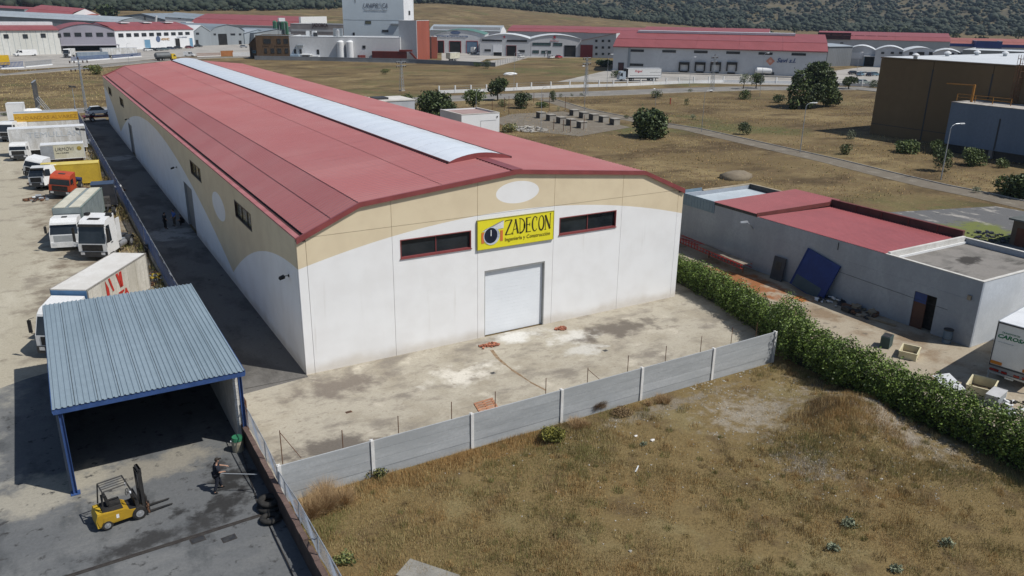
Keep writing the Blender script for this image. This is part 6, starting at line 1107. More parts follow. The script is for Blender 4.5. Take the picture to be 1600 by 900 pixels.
class Hall:
    def __init__(s, name, label, L, R, depth, he, hr, roof, wall, roofm, cat='hall', group=None, side=None, dirv=None, wall2=None, eave=None, dz=0.0, over=.35, sheets=0):
        """L, R ground points of the front; he/hr heights; roof: flat, gable (ridge across the front), front (gable end at the front), arch"""
        s.o = L.copy(); s.w = math.hypot(R.x-L.x, R.y-L.y); s.ex = Vector(((R.x-L.x)/s.w, (R.y-L.y)/s.w, (R.z-L.z)/s.w)); s.d = depth
        s.ey = Vector((-s.ex.y, s.ex.x, 0)) if side is None else Vector((side.x-R.x, side.y-R.y, 0)).normalized()
        if side is not None and depth is None: s.d = math.hypot(side.x-R.x, side.y-R.y)
        s.M = Matrix(((s.ex.x,s.ey.x,0,0),(s.ex.y,s.ey.y,0,0),(s.ex.z,0,1,0),(0,0,0,1))); s.t = thing(name, label, cat, s.o, 0, group); s.he = he; w, D = s.w, s.d; s.flip = False
        wall2 = wall2 or wall
        if roof == 'arch': prof = [(0,he)]+[(w*t, he+(hr-he)*math.sin(math.pi*t)**.85) for t in (.06,.14,.25,.37,.5,.63,.75,.86,.94)]+[(w,he)]
        elif roof == 'front': prof = [(0,he),(w*.5,hr),(w,he)]
        elif roof == 'mansard': prof = [(0,he),(w*.16,he+(hr-he)*.62),(w*.5,hr),(w*.84,he+(hr-he)*.62),(w,he)]
        elif roof == 'lean': prof = [(0,he),(w,hr)]
        else: prof = None
        if prof:
            s.b(MB().prism([(w,-.5),(w,prof[-1][1])][:1]+prof[::-1]+[(0,-.5)],'y',0,.3),'front_wall',wall); s.b(MB().box(0,.3,.3,D,-.5,he).box(w-.3,w,.3,D,-.5,prof[-1][1]),'side_wall',wall2); s.b(MB().prism([(w-.3,-.5)]+[(min(max(x,.3),w-.3),z-.02) for x,z in prof[::-1]]+[(.3,-.5)],'y',D-.3,D),'rear_wall',wall2)
            for (xa,za),(xb,zb) in zip(prof, prof[1:]):
                l = math.hypot(xb-xa,zb-za); nx, nz = -(zb-za)/l*.14, (xb-xa)/l*.14; s.b(MB().prism([(xa,za+.01),(xb,zb+.01),(xb+nx,zb+nz),(xa+nx,za+nz)],'y',-over,D+.2),'roof_panel',roofm)
            s.prof = prof
        elif roof == 'gable':
            s.b(MB().box(0,w,0,.3,-.5,he),'front_wall',wall); s.b(MB().box(0,w,D-.3,D,-.5,he),'rear_wall',wall2)
            for xa in (0, w-.3): s.b(MB().prism([(.3,-.5),(D-.3,-.5),(D-.3,he),(D*.5,hr-.05),(.3,he)],'x',xa,xa+.3),'gable_wall',wall2)
            n = max(1, int(w/14))
            for k in range(n):
                a, b = -.25+(w+.5)*k/n, -.25+(w+.5)*(k+1)/n-.05; h1 = he+.02
                for (ya,za,yb,zb,dd) in ((-over,h1-.1,D*.16,he+(hr-he)*.5,0),(D*.155,he+(hr-he)*.5+.03,D*.5,hr+.03,.0),(D*.5,hr+.03,D+over,h1-.1,0)): s.b(MB().hexa([(a,ya,za),(b,ya,za),(b,yb,zb),(a,yb,zb),(a,ya,za+.13),(b,ya,za+.13),(b,yb,zb+.13),(a,yb,zb+.13)]),'roof_panel',roofm)
        else:
            s.b(MB().box(0,w,0,.3,-.5,he),'front_wall',wall); s.b(MB().box(0,.3,.3,D,-.5,he).box(w-.3,w,.3,D,-.5,he),'side_wall',wall2); s.b(MB().box(0,w,D-.3,D,-.5,he),'rear_wall',wall2); s.b(MB().box(.3,w-.3,.3,D-.3,he-.5,he-.3),'roof',roofm); s.b(MB().box(-.06,w+.06,-.06,.32,he+.004,he+.14).box(-.06,.32,.33,D-.33,he+.004,he+.14).box(w-.32,w+.06,.33,D-.33,he+.004,he+.14),'parapet_cap',eave or roofm)
        if eave is not None and roof == 'gable': s.b(MB().box(-.2,w+.2,-over-.25,-over-.02,he-.28,he+.05),'eaves_trim',eave)
    def b(s, mb, name, mat, par=None, kind=None): return mb.xf(s.M).build(name, mat, par or s.t, kind=kind)
    def px(s, u, v):                     # picture ray met with the front wall: (x along, z)
        n = s.ex.cross(Vector((0,0,1))); d = ray(u, v); k = (s.o-CAM).dot(n)/d.dot(n); p = CAM+d*k; return (p.x-s.o.x)*s.ex.x+(p.y-s.o.y)*s.ex.y, p.z-s.o.z-s.ex.z*((p.x-s.o.x)*s.ex.x+(p.y-s.o.y)*s.ex.y)
    def rect(s, u0, v0, u1, v1): a = s.px(u0, v0); b = s.px(u1, v1); return min(a[0],b[0]), max(a[0],b[0]), min(a[1],b[1]), max(a[1],b[1])
    def win(s, *r, bars=2, frame=None, gl=None, name='window'):
        x0,x1,z0,z1 = s.rect(*r); z0 = max(z0,.02); fr = frame or dark; t = min(.16,(x1-x0)*.12,(z1-z0)*.2); mb = MB()
        for a,b,c,d in ((x0,x1,z0,z0+t),(x0,x1,z1-t,z1),(x0,x0+t,z0+t,z1-t),(x1-t,x1,z0+t,z1-t)): mb.box(a,b,-.13,-.003,c,d)
        for k in range(bars): xm = x0+(x1-x0)*(k+1)/(bars+1); mb.box(xm-t*.3,xm+t*.3,-.1,-.045,z0+t,z1-t)
        f = s.b(mb,name,fr); s.b(MB().box(x0+t,x1-t,-.04,-.005,z0+t,z1-t),'pane',gl or glassfar,f); return f
    def door(s, *r, mat=None, frame=None):
        x0,x1,z0,z1 = s.rect(*r); z0 = 0; t = .22; f = s.b(MB().box(x0-t,x0,-.16,-.004,z0,z1+t).box(x1,x1+t,-.16,-.004,z0,z1+t).box(x0,x1,-.16,-.004,z1,z1+t),'door_frame',frame or dark); s.b(MB().box(x0,x1,-.05,-.006,z0,z1),'door',mat or m_void,f); return f
    def panel(s, *r, mat=None, name='sign_panel', y=.1): x0,x1,z0,z1 = s.rect(*r); return s.b(MB().box(x0,x1,-y,-.007,z0,z1), name, mat)
    def text(s, body, u0, vbase, u1, size, mat, shear=0.0, bold=.0, y=-.14):
        x0, z = s.px(u0, vbase); x1, _ = s.px(u1, vbase); o = add_letters(body, size, mat, s.t, s.M @ Vector((x0,y,z)), x1-x0, math.atan2(s.ex.y,s.ex.x), .04, shear, bold); return o
    def joints(s, n, m=None, z1=None):
        mb = MB()
        for k in range(1,n): x = s.w*k/n; mb.box(x-.05,x+.05,-.03,-.002,.0,(z1 or s.he)-.3)
        s.b(mb,'joint',m or m_grey,kind='stuff')
def H2(p, v_, u_): return hgt(u_, v_, p)-p.z
# --- left group
L, R = at(-90,88.5), at(97,84.5); h = Hall('hall','long cream grey panel hall with a white ridge at the far left','hall' and L,R,34,H2(R,46.3,97),H2(R,38.5,97),'gable',m_cr,r_red,eave=r_red)
h.joints(20, M('panel_joint_blue', (.24,.29,.33), (.2,.25,.29), 1, .8))
for u in (-24,5,35,63,90): h.win(u,53.5+(.0 if u < 40 else -1.2),u+9 if u < 85 else u+6,60-(.0 if u < 40 else 1.2),bars=2)
h.b(MB().box(-.5,h.w+.3,h.d*.30,h.d*.52,H2(R,40,97),H2(R,35,97)),'ridge_skylight',r_wht)
L, R = at(97,79.3), at(183,78.2); g2 = Hall('hall','mauve grey hall with a bowed gable and five dark windows over a canopy',L,R,40,H2(L,47,97),H2(L,37.3,140),'arch',m_mauve,r_red)
for k in range(5): u = 99+17.0*k; g2.win(u,51-.0*k,u+11.5,57.2,bars=3)
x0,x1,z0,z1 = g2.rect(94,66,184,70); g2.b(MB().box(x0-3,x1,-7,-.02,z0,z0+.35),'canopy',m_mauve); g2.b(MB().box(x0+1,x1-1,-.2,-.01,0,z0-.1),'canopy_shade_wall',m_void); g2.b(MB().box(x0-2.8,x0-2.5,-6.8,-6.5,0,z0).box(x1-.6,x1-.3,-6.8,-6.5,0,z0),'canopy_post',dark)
L, R = at(183,78), at(305,73.6); g3 = Hall('hall','bright white hall with red roof, ten windows and blue doors',L,R,30,H2(L,47.5,183),H2(L,37,183)+.3,'gable',m_wht,r_red,eave=None)
for k in range(10): u = 184.5+12.35*k-.08*k*k; g3.win(u,52.3-.27*k,u+8.6-.15*k,58-.42*k,bars=2)
g3.door(225,62,236,77,mat=m_doorblue,frame=white); g3.door(273,60,282,76,mat=m_void,frame=white); g3.door(295.5,59.5,302,75,mat=m_doorblue,frame=white)
x,z = g3.px(247,61); g3.b(MB().prism([(x+1.3*math.cos(a*.5236),z+1.5*math.sin(a*.5236)) for a in range(12)],'y',-.16,-.02),'emblem',m_signblue); g3.text('HIDRMEZ',252,63,265,1.6,M('sign_amber', (.50,.28,.08), (.45,.25,.08), 1, .6)); g3.text('TALLERES',276,59,292,.7,m_signblue)
for k in range(4): xx = 10+13*k; g3.b(MB().box(xx,xx+5,g3.d*.3,g3.d*.45,g3.he+3.2,g3.he+3.55),'roof_light',r_wht)
L, R = at(303,72.2), at(331,70.8); g4 = Hall('hall','narrow grey gabled hall right of the bright white hall',L,R,40,H2(R,49,331),H2(R,41,318)+.6,'front',m_grey,r_wht); g4.win(306,51,311,54); g4.door(306,63,310,71)
L, R = at(330,70.8), at(384,69.2); g5 = Hall('hall','blue grey hall with wide gable and tall black doorway',L,R,45,H2(L,49,333),H2(L,38.5,357),'mansard',m_grey,r_slate)
g5.door(341,53.5,355,69.5); g5.win(316.5+1,52,321,54.4) if False else None
for u in (333.5,346-1.5,360,373): (g5.win(u,52.3,u+(4 if u != 360 else 7.5),55,bars=1) if u != 344.5 else None)
g5.door(373.5,64,377,69)
L, R = at(383,69.3), at(425,67.8); g6 = Hall('hall','pale blue roofed hall half hidden by the brown brick office',L,R,45,H2(L,52,385),H2(L,46.5,404),'front',M('pale_blue_grey_panel',(.34,.38,.42),(.3,.34,.37),.2,.8),r_grey)
L, R = atd(190,560), atd(262,560); g7 = Hall('hall','slate grey gabled hall standing behind the bright white hall',L,R,60,H2(L,25.5,190),H2(L,19,232),'front',m_grey,r_slate)
for u in (207,228): x,z = g7.px(u,33); g7.b(MB().cyl((x,-1,0),(x,-1,z+3.2),.5,.5,8).box(x-.8,x+.8,-1.5,-.5,z+3.2,z+3.7),'flue',dark)
x,z = g7.px(242,33.5); x2,z2 = g7.px(247,24.5); g7.b(MB().cyl((x,-3,z-8),(x2,-3,z2),.9,.9,6),'white_pipe',white)
L, R = atd(262,545), atd(330,545); g8 = Hall('hall','white walled hall with slate roof behind the blue grey gables',L,R,40,H2(L,26.5,265),H2(L,19.5,265),'gable',m_wht,r_slate); g8.win(278,27.5,283,29.5)
L, R = atd(-60,480), atd(186,470); Hall('hall','pale blue grey roofed hall behind the cream grey panels',L,R,40,H2(R,34.8,186),H2(R,27.5,150),'gable',m_grey,r_grey)
L, R = atd(-60,500), atd(36,500); Hall('hall','grey gable topped hall at the far left picture edge',L,R,50,H2(R,28,36),H2(R,25.5,0),'front',m_grey,r_slate)
L, R = atd(46,560), atd(114,560); Hall('hall','red roofed hall behind the left group with white eaves',L,R,50,H2(R,25,100),H2(R,13.2,80),'gable',m_wht,r_red,eave=white)
L, R = atd(-60,575), atd(46,570); Hall('hall','grey walled hall at the top left corner under the oaks',L,R,50,H2(R,14,20),H2(R,12,0),'gable',m_grey,r_red)
L, R = atd(117,580), atd(150,580); Hall('shed','low salmon roofed shed between left halls and the pasture',L,R,25,H2(R,26.2,140),H2(R,22.6,130),'gable',m_wht,r_red2,cat='shed')
L, R = atd(300,520), atd(470,510); g9 = Hall('hall','long red roofed hall with white eaves behind the green silos',L,R,50,H2(L,36.5,310),H2(R,26.5,440),'gable',m_lgrey,r_red,eave=white); g9.b(MB().box(g9.w-.2,g9.w+1.2,-.5,g9.d,0,H2(R,26.2,470)),'white_gable_end',white)
L, R = at(398,69.3), at(470,67); Hall('hall','slate blue low hall behind the brown office, under the silos',L,R,30,H2(L,52,425),H2(L,46,440),'front',m_grey,r_slate)
# silos
for k,u in enumerate((431,437.5,443.5,448.5)):
    p = atd(u,(455,450,455,450)[k]); H_ = H2(p,33 if k else 32,u); t = thing('silo',['leftmost green silo behind the brown office','second green silo from the left behind the brown office','third green silo from the left, under the white box','rightmost green silo behind the brown office'][k],'silo',p,0,'green silos'); MB().cyl((0,0,0),(0,0,H_-.8),1.25,1.25,14).cyl((0,0,H_-.8),(0,0,H_),1.25,.5,14).build('tank', M('silo_green', (.06,.17,.10), (.05,.14,.085), .5, .5), t); MB().tube([(0,-1.35,0),(0,-1.35,H_)],.12,4).build('ladder', dark, t)
p = atd(442,448); t = thing('filter_box','white filter box on top of the green silos','box',p); zt = H2(p,28,442); zb = H2(p,33,442); MB().box(-1.9,1.9,-1.2,1.2,zb,zt).build('box', white, t); MB().box(-2,2,-1.3,1.3,zb-.25,zb-.02).build('platform', alu, t); MB().cyl((-1.6,0,0),(-1.6,0,zb-.25),.15).cyl((1.6,0,0),(1.6,0,zb-.25),.15).build('leg', alu, t)
L, R = atd(455,430), atd(548,424); gj = Hall('hall','low brownish grey hall with a dark lettered parapet behind the dairy',L,R,30,H2(R,38.5,540),0,'flat',M('taupe_panel',(.37,.335,.32),(.3,.27,.26),.2,.8),r_grey,eave=r_wht); gj.text('JADOBCA',488,44.2,513,3.0,M('dark_red_letters', (.07,.03,.03), (.06,.03,.03), 1, .7),bold=.06); gj.panel(455,45.5,520,50,mat=m_lgrey,name='pale_band')
# --- brown office and dairy
L, R = at(402,92.5), at(454,92.8); bo = Hall('office','brown brick two storey office with dark windows beside the dairy',L,R,16,H2(L,55.3,404),0,'flat',m_brick,r_grey,cat='office building',eave=r_grey)
for u,w_ in ((411.5,12),(432.5,6.5),(443,7.5)): bo.win(u,60.5,u+w_,68,bars=4 if w_ > 10 else 2)
for u,w_ in ((413,4.5),(423,6),(433,7),(445,6)): bo.win(u,75.5,u+w_,83,bars=1)
for k,(u,w_) in enumerate(((412,8),(431,20))): bo.panel(u-2,70.5,u+w_,72.5,mat=M('brick_band',(.10,.065,.038),(.08,.05,.03),.5,.9),name='string_course')
a = at(391,90.5); b = at(402,91); an2 = Hall('terrace_house','brown brick wing with sloping open porch left of the office',a,b,10,H2(a,70,391),H2(a,58,402),'lean',m_brick,m_brick,cat='house'); an2.win(395,79,400,83,frame=M('pool_blue',(.10,.35,.50),(.08,.3,.42),.5,.5),bars=1); an2.door(392.3,75,394.5,90)
mw = m_shade; L, R = at(454,92.8), at(626,94.8); da = Hall('dairy','long low pale dairy building below the white tower',L,R,22,H2(L,57,456),0,'flat',m_lgrey,r_wht,cat='factory',eave=r_wht)
for (u,v,u2,v2) in ((459,77,463,83.5),(467.8,77,471.8,83.5),(494.8,77.5,499,85),(566.3,71,571.3,76)): da.win(u,v,u2,v2,bars=0)
x0,x1,z0,z1 = da.rect(472,84,489,93); da.b(MB().box(x0,x1,-5,-.01,z1-.3,z1),'loading_canopy',white); da.b(MB().box(x0+1,x1-1.2,-4.7,-4.5,0,z1-.4),'canopy_door',M('canopy_brown',(.09,.05,.035),(.07,.04,.03),.5,.8)); da.b(MB().box(x0,x0+.3,-4.9,-4.6,0,z1-.3).box(x1-.3,x1,-4.9,-4.6,0,z1-.3),'canopy_post',white)
da.panel(455,84.5,469,92.5,mat=M('pale_blue_unit',(.36,.46,.56),(.3,.39,.48),.5,.6),name='chiller',y=2.5); da.panel(485,86.5,500,93,mat=white,name='white_lean_to',y=3); da.panel(463,70,474,72.5,mat=m_grey,name='pipe_bridge',y=.8); da.panel(463,70,465.5,84,mat=m_grey,name='pipe_duct',y=.9)
x,z = da.px(500,50); 
for u,v in ((478,45.5),(484,45)): x,z = da.px(u,53); da.b(MB().box(x-1.3,x+1.3,6,9,da.he,da.he+2.2),'roof_unit',white)
x,z = da.px(486,56); da.b(MB().box(x,x+1.6,5,6.4,da.he,da.he+1.6),'roof_unit',dark); x,z = da.px(441,54)
x,z = da.px(524,57); da.b(MB().cyl((x,6,da.he-.5),(x,6,da.he+2.6),.85,.85,12).cyl((x,6,da.he+2.6),(x,6,da.he+3.1),.85,.3,12),'roof_tank',chrome); da.b(MB().box(x-2.2,x+1.8,7.5,9,da.he,da.he+3.4),'plant_frame',m_grey)
for k,(u,w_,vt,vb,lb,m_) in enumerate(((533.5,11,63,94,'tall white milk silo, left of the bright pair',wcab),(548,11.5,63,94.2,'tall white milk silo, right of the bright pair',wcab),(521,7,60,93,'tall shaded steel silo left of the bright white pair',alu),(508,7.5,72,93,'short steel silo in front of the dairy wall',chrome))):
    p = at(u,vb-.1); p = p+Vector((0,0,0)); H_ = H2(p,vt,u); r = w_*.5*(p-CAM).length/FPX; t = thing('milk_silo',lb,'silo',p,0,'dairy silos'); MB().cyl((0,0,.3),(0,0,H_-.7),r,r,18).cyl((0,0,H_-.7),(0,0,H_),r,r*.4,18).build('tank', m_, t); MB().cyl((0,0,0),(0,0,.3),r*.9,r*.9,12).build('skirt', dark, t); MB().tube([(r*.7,-r*.8,0),(r*.7,-r*.8,H_)],.08,4).build('ladder', alu, t)
Lt = atd(537.5,347); Rt = atd(632,347); side = atd(647.5,376); tw = Hall('tower','great white clad tower of the dairy with slanted grey lettering','x' and Lt,Rt,None,H2(Lt,-26,537),0,'flat',m_shade,r_wht,cat='tower',side=side,wall2=m_wht)
lc = M('tower_letters', (.12,.13,.16), (.10,.11,.13), .5, .6); tw.text('UNIPR',568,12.2,591,3.0,lc,.25); tw.text('CA',597,12.2,606,3.0,lc,.25); tw.text('Ó',591.5,12.0,596.5,3.2,M('pale_letter',(.36,.40,.44),(.33,.37,.4),.5,.6),.25); tw.text('Unión de Productores de Caprino',569,17.2,605,.8,lc)
tw.panel(537,31.2,632,31.8,mat=m_grey,name='cladding_joint',y=.04); tw.win(570.5,32.5,580,37.5,bars=4,gl=M('olive_glass',(.20,.20,.10),(.15,.15,.1),.6,.4)); tw.win(597,46.5,607,50.5,bars=2); tw.door(552,51.5,554,58); tw.panel(611,36.5,624,38.5,mat=m_grey,name='duct',y=1)
tw.b(MB().box(tw.w+.003,tw.w+.12,tw.d*.45,tw.d*.62,H2(Rt,24,640),H2(Rt,17,640)),'side_vent',dark); tw.panel(553.5,-8,556,4,mat=m_grey,name='logo_stroke',y=.1)
Rr = at(652,94.8); Lr = at(624.5,93.9); sd2 = at(672,92.4); rb = Hall('process_block','tall block with white front and oxide red clad side at the dairy',Lr,Rr,None,H2(Rr,32.5,652),0,'flat',m_lgrey,m_wht,cat='factory',side=sd2,wall2=M('oxide_red_cladding',(.30,.085,.055),(.26,.072,.046),.2,.7,stretch=(1,1,.2)))
Rr = at(683.5,91.6); Lr = at(674.5,91.6); Hall('annexe_block','narrow oxide red annexe right of the red clad block',Lr,Rr,10,H2(Rr,57.5,680),0,'flat',MATS['oxide_red_cladding'],m_wht,cat='factory')
p = at(583,94.4); q_ = at(636,95.2); t = thing('conveyor','dark oxide red enclosed conveyor trough along the dairy foot','conveyor',p,math.atan2(q_.y-p.y,q_.x-p.x)); L_ = (q_-p).length; ox = M('dark_oxide_red', (.16,.03,.022), (.125,.025,.02), .4, .7); hc = H2(p,79.5,583); MB().box(0,L_,-2,0,0,hc).build('trough', ox, t)
for k in range(9): MB().box(0,L_,-2.08,-2.003,.3+k*hc/9.5,.42+k*hc/9.5).build('rib', ox, t)
MB().box(L_-3,L_+2.5,-2.3,.2,hc+.003,hc+.7).hexa([(L_+1.2,-2,hc-.3),(L_+2.2,-2,hc-.3),(L_+5.4,-2,.2),(L_+4.4,-2,.2),(L_+1.2,-.8,hc-.3),(L_+2.2,-.8,hc-.3),(L_+5.4,-.8,.2),(L_+4.4,-.8,.2)]).build('chute', ox, t)
p = at(564,94.2); t = thing('skip','small red skip and grey cabinet at the foot of the dairy wall','skip',p); MB().box(-1.6,1.4,-2,-.2,0,2.2).build('skip', ox, t); MB().box(4.2,6,-2,-.3,0,2.3).build('cabinet', m_grey, t); MB().box(-3,-1.7,-2,-.4,0,.9).build('tub', ox, t)
def fence_line(name, label, pts, h0, mats, cap=None, post=None, ph=1.8, step=3.0, pw=.12, group=None, wires=None, th=.1):
    P = [Vector((*p[:2],0)) for p in pts]; t = thing(name, label, 'wall' if h0 > .5 and post is None else 'fence', P[0]); o = P[0]
    for a, b in zip(P, P[1:]):
        d = (b-a).normalized(); n_ = Vector((-d.y,d.x,0))*th; A, B = a-o, b-o
        if h0: MB().hexa([A-n_,B-n_,B+n_,A+n_]+[v+Vector((0,0,h0)) for v in (A-n_,B-n_,B+n_,A+n_)]).build('panel', mats, t)
        if cap: n2 = n_*1.3; MB().hexa([v+Vector((0,0,h0+.004)) for v in (A-n2,B-n2,B+n2,A+n2)]+[v+Vector((0,0,h0+.08)) for v in (A-n2,B-n2,B+n2,A+n2)]).build('coping', cap, t)
        if post:
            n = max(1, int((b-a).length/step)); me = MB().box(-pw,pw,-pw,pw,0,ph).data('post', post)
            for k in range(n): put('post', me, t, A+(B-A)*((k+.0)/n))
            if wires:
                mb = MB()
                for z in wires: mb.cyl(A+Vector((0,0,z)),B+Vector((0,0,z)),.03,.03,4)
                mb.build('wire', steel, t)
    return t
fence_line('dairy_wall','low grey concrete wall in front of the dairy',[at(398,93.5),at(500,95),at(640,98.2),at(700,101.2),at(774,104.2)],1.55,M('grey_block_wall',(.23,.24,.25),(.19,.2,.21),.3,.9),r_grey)
fence_line('mesh_fence','pale mesh fence running up from the dairy wall to the workshops',[at(774,104),at(800,97.5),at(824,90.5)],.25,m_conc,None,steel,2.1,4,.06,wires=(.8,1.4,2.05))
sheet('ramp', [at(757,96)[:2],at(776,103)[:2],at(822,90.3)[:2],at(800,90.2)[:2]], .004, m_conc)
# --- workshops
L, R = at(679,82.6), at(758,83.8); ws_ = Hall('workshop','grey workshop with green roof, blue sign band and three red framed doors',L,R,30,H2(L,53.5,684),H2(L,46.5,722),'arch',m_lgrey,r_green)
fr_ = M('red_door_frame',(.36,.04,.04),(.3,.035,.035),.5,.5); ws_.door(684,64,693.5,82,frame=fr_); ws_.door(702.5,64.5,720,82,frame=fr_); ws_.door(729,64.5,746,82,mat=M('steel_blue_door',(.12,.19,.28),(.1,.16,.24),.5,.5),frame=fr_); ws_.panel(682,55.3,731,58.2,mat=m_signblue)
x,z = ws_.px(711.5,51); ws_.b(MB().prism([(x+2.6*math.cos(a*.3927),z+.85*math.sin(a*.3927)) for a in range(16)],'y',-.2,-.02),'emblem',m_signblue); ws_.text('TALLER DE CAMIONES',684,57.7,729,.7,white,y=-.16)
L, R = atd(672,445), atd(782,440); wb = Hall('hall','long white roofed hall with slate ridge behind the green roof',L,R,25,H2(R,49,770),H2(R,40.2,740),'gable',m_wht,r_grey); wb.b(MB().box(wb.w*.05,wb.w*1.0,-.6,-.45,H2(R,47.5,770),H2(R,42.5,770)),'white_fascia',r_wht)
def star(h, u, v, r):
    x,z = h.px(u,v); pts = []
    for k in range(10): a = math.pi/2+k*math.pi/5; rr = r if k%2 == 0 else r*.42; pts.append((x+rr*math.cos(a),z+rr*math.sin(a)))
    h.b(MB().prism(pts,'y',-.16,-.02),'star',m_starred)
L, R = at(749.5,86.8), at(829,88.2); t1 = Hall('workshop','pale grey bowed gable workshop with red star, left of its twin',L,R,20,H2(L,60.5,752),H2(L,53.3,790),'arch',m_lgrey,r_wht,group='twin star workshops'); star(t1,788,57.6,.75)
t1.win(753,61.5,784.5,65,bars=5); t1.win(792,62,823.5,65.8,bars=5); t1.win(757,76.8,767,80.5,bars=2); t1.door(771,81.5,784,86.5,mat=m_void,frame=white); t1.panel(770.5,70,784.5,81.2,mat=m_wht,name='roller_shutter'); t1.door(792,71.5,806,86.8,frame=redtrim); t1.win(810,78,820,82,bars=3)
L, R = at(829.5,88.2), at(907,89.2); t2 = Hall('workshop','pale grey bowed gable workshop with star sign and black doorway on its right',L,R,20,H2(L,60.5,832),H2(L,54.5,866),'arch',m_lgrey,r_wht,group='twin star workshops'); star(t2,866.5,58,.95); t2.text('ESTRELLA',860,64.8,873,.8,m_starred)
t2.win(832,66.5,860.5,71.5,bars=6,gl=M('green_glass',(.06,.11,.11),(.05,.09,.09),.6,.3)); t2.win(864.5,67,878.5,72,bars=2,gl=MATS['green_glass']); t2.door(882.5,71.5,898.5,88); t2.win(832,78.5,842,83.5,bars=2,gl=MATS['green_glass']); t2.win(846,79,854,84,bars=1,gl=MATS['green_glass']); t2.win(856,79,861,84,bars=1,gl=MATS['green_glass']); t2.door(852.2,79.5,855,88,mat=white)
L, R = at(907.5,89.4), at(961,91); t3 = Hall('workshop','grey lean to workshop with a red door and six small square windows',L,R,34,H2(L,63.5,909),H2(L,51.8,953),'lean',m_lgrey,r_red)
t3.door(907.8,70.5,925,88.5,mat=m_doorred,frame=redtrim)
for v in (62,72.3,82.4):
    for u in (930,940.3,950): t3.win(u,v,u+3.6,v+3.8,bars=0)
L, R = atd(793,470), atd(918,462); rr1 = Hall('hall','far red roofed hall above the star workshops',L,R,40,H2(R,50.5,900),H2(R,41.3,850),'gable',m_lgrey,r_red)
L, R = atd(915,462), atd(1004,455); Hall('hall','far red roofed hall above the lean to workshop, right of its neighbour',L,R,40,H2(L,51.5,930),H2(L,43.3,940),'gable',m_lgrey,r_red)
L, R = atd(1000,430), atd(1200,410); Hall('hall','far red roof with rows of small vents behind the cold store',L,R,45,H2(R,55,1150),H2(R,44.3,1080),'gable',m_lgrey,r_red)
# --- cold store
L, R = at(957,111.2), at(1287,122.2); cs = Hall('cold_store','long grey cold store with red roof, loading docks and blue lettering',L,R,42,H2(L,72.3,960),H2(L,50.3,975),'gable',m_lgrey,r_red,cat='cold store',eave=redtrim,over=.5)
for u0,u1,v in ((985.5,1006,77),(1035,1056,78),(1084.5,1105.5,79),(1135,1156,80.3),(1185.5,1207,81.6),(1237,1259,82.8)): cs.win(u0,v,u1,v+4.4,bars=3)
cs.win(984,99,1005,103.6,bars=3); cs.door(967,98.5,973.5,110,mat=M('maroon_door',(.07,.03,.03),(.06,.025,.025),.5,.6)); cs.panel(982,73,983.5,110,mat=m_grey,name='downpipe',y=.25)
for u in (1061.3,1086.2,1110.5,1135.8):
    x0,x1,z0,z1 = cs.rect(u,96.8,u+15,114); dk = cs.b(MB().box(x0,x0+.5,-.8,-.01,z0+.6,z1).box(x1-.5,x1,-.8,-.01,z0+.6,z1).box(x0+.5,x1-.5,-.8,-.01,z1-.9,z1),'dock_shelter',black); cs.b(MB().box(x0+.5,x1-.5,-.12,-.011,1.0,z1-.9),'dock_door',m_lgrey,dk); cs.b(MB().box(x0+.5,x1-.5,-.9,-.012,.55,.99),'dock_bumper',black,dk)
cs.text('Savi s.l.',1213.5,97.6,1243,2.1,M('savi_blue',(.05,.08,.20),(.04,.07,.17),.5,.5),.25,.04); x,z = cs.px(1203.5,95.5); cs.b(MB().prism([(x-1.5,z),(x+.1,z-1.5),(x+1.6,z),(x,z+1.5)],'y',-.14,-.01),'logo_diamond',M('salmon_logo',(.55,.24,.16),(.5,.2,.14),.4,.5)); cs.b(MB().box(x-.5,x+.5,-.2,-.141,z-.5,z+.5),'logo_square',M('salmon_pale',(.6,.36,.28),(.55,.32,.25),.4,.5))
a = cs.px(987,60)[0]; b_ = cs.px(1246,60)[0]; zr = H2(L,50.3,975)
cs.b(MB().box(a,b_,cs.d*.40,cs.d*.56,zr-.4,zr+.4),'ridge_skylight',r_wht)
cs.b(MB().box(0,cs.w,-3.2,-.6,0,.35),'dock_apron',m_conc)
# --- right background
L, R = at(1290.5,104), at(1328,103); k1 = Hall('hall','dark grey corrugated hall end, left of the bowed white roofs',L,R,24,H2(R,72,1320),H2(R,69,1300),'gable',M('dark_corrugated',(.18,.19,.2),(.15,.16,.17),.3,.7,stretch=(1,1,.2)),r_grey)
k1.joints(14,m_grey)
for i,(ua,ub,vt,ve,lb) in enumerate(((1327,1371.5,70,78,'bowed white roofed hall with a blue canopy door'),(1371.5,1416.5,71,78.5,'bowed white roofed hall with three square windows'),(1416,1471,73,81,'bowed white roofed hall with many front windows'),(1462,1507,76,83,'smaller bowed roof hall at the right of the row'))):
    L, R = atd(ua,322-8*i), atd(ub,318-8*i); kk = Hall('hall',lb,L,R,17,H2(L,ve+.3,ua),H2(L,vt+1.8,(ua+ub)/2),'arch',m_lgrey if i < 2 else m_wht,r_wht,group='bowed roof halls')
    if i == 0: kk.door(1351.5,88.5,1368,104,mat=m_void,frame=m_doorblue); kk.panel(1349.5,86.8,1376,88.6,mat=white,name='canopy',y=3); kk.panel(1331,82,1347,92,mat=m_wht,name='white_shutter'); kk.panel(1369,88.6,1375.5,104,mat=M('bright_blue_panel',(.05,.13,.36),(.04,.11,.3),.5,.5),name='blue_side_panel',y=2.5)
    if i == 1: [kk.win(u,81,u+4.5,84.3,bars=1) for u in (1377,1392,1405)]
    if i == 2: [kk.win(u,81,u+w_,86,bars=2) for u,w_ in ((1421,5),(1433.5,10.5),(1452,7),(1465,5.5))]
    if i == 3: [kk.win(u,82,u+w_,86.5,bars=2) for u,w_ in ((1478.5,12),(1497,6))]
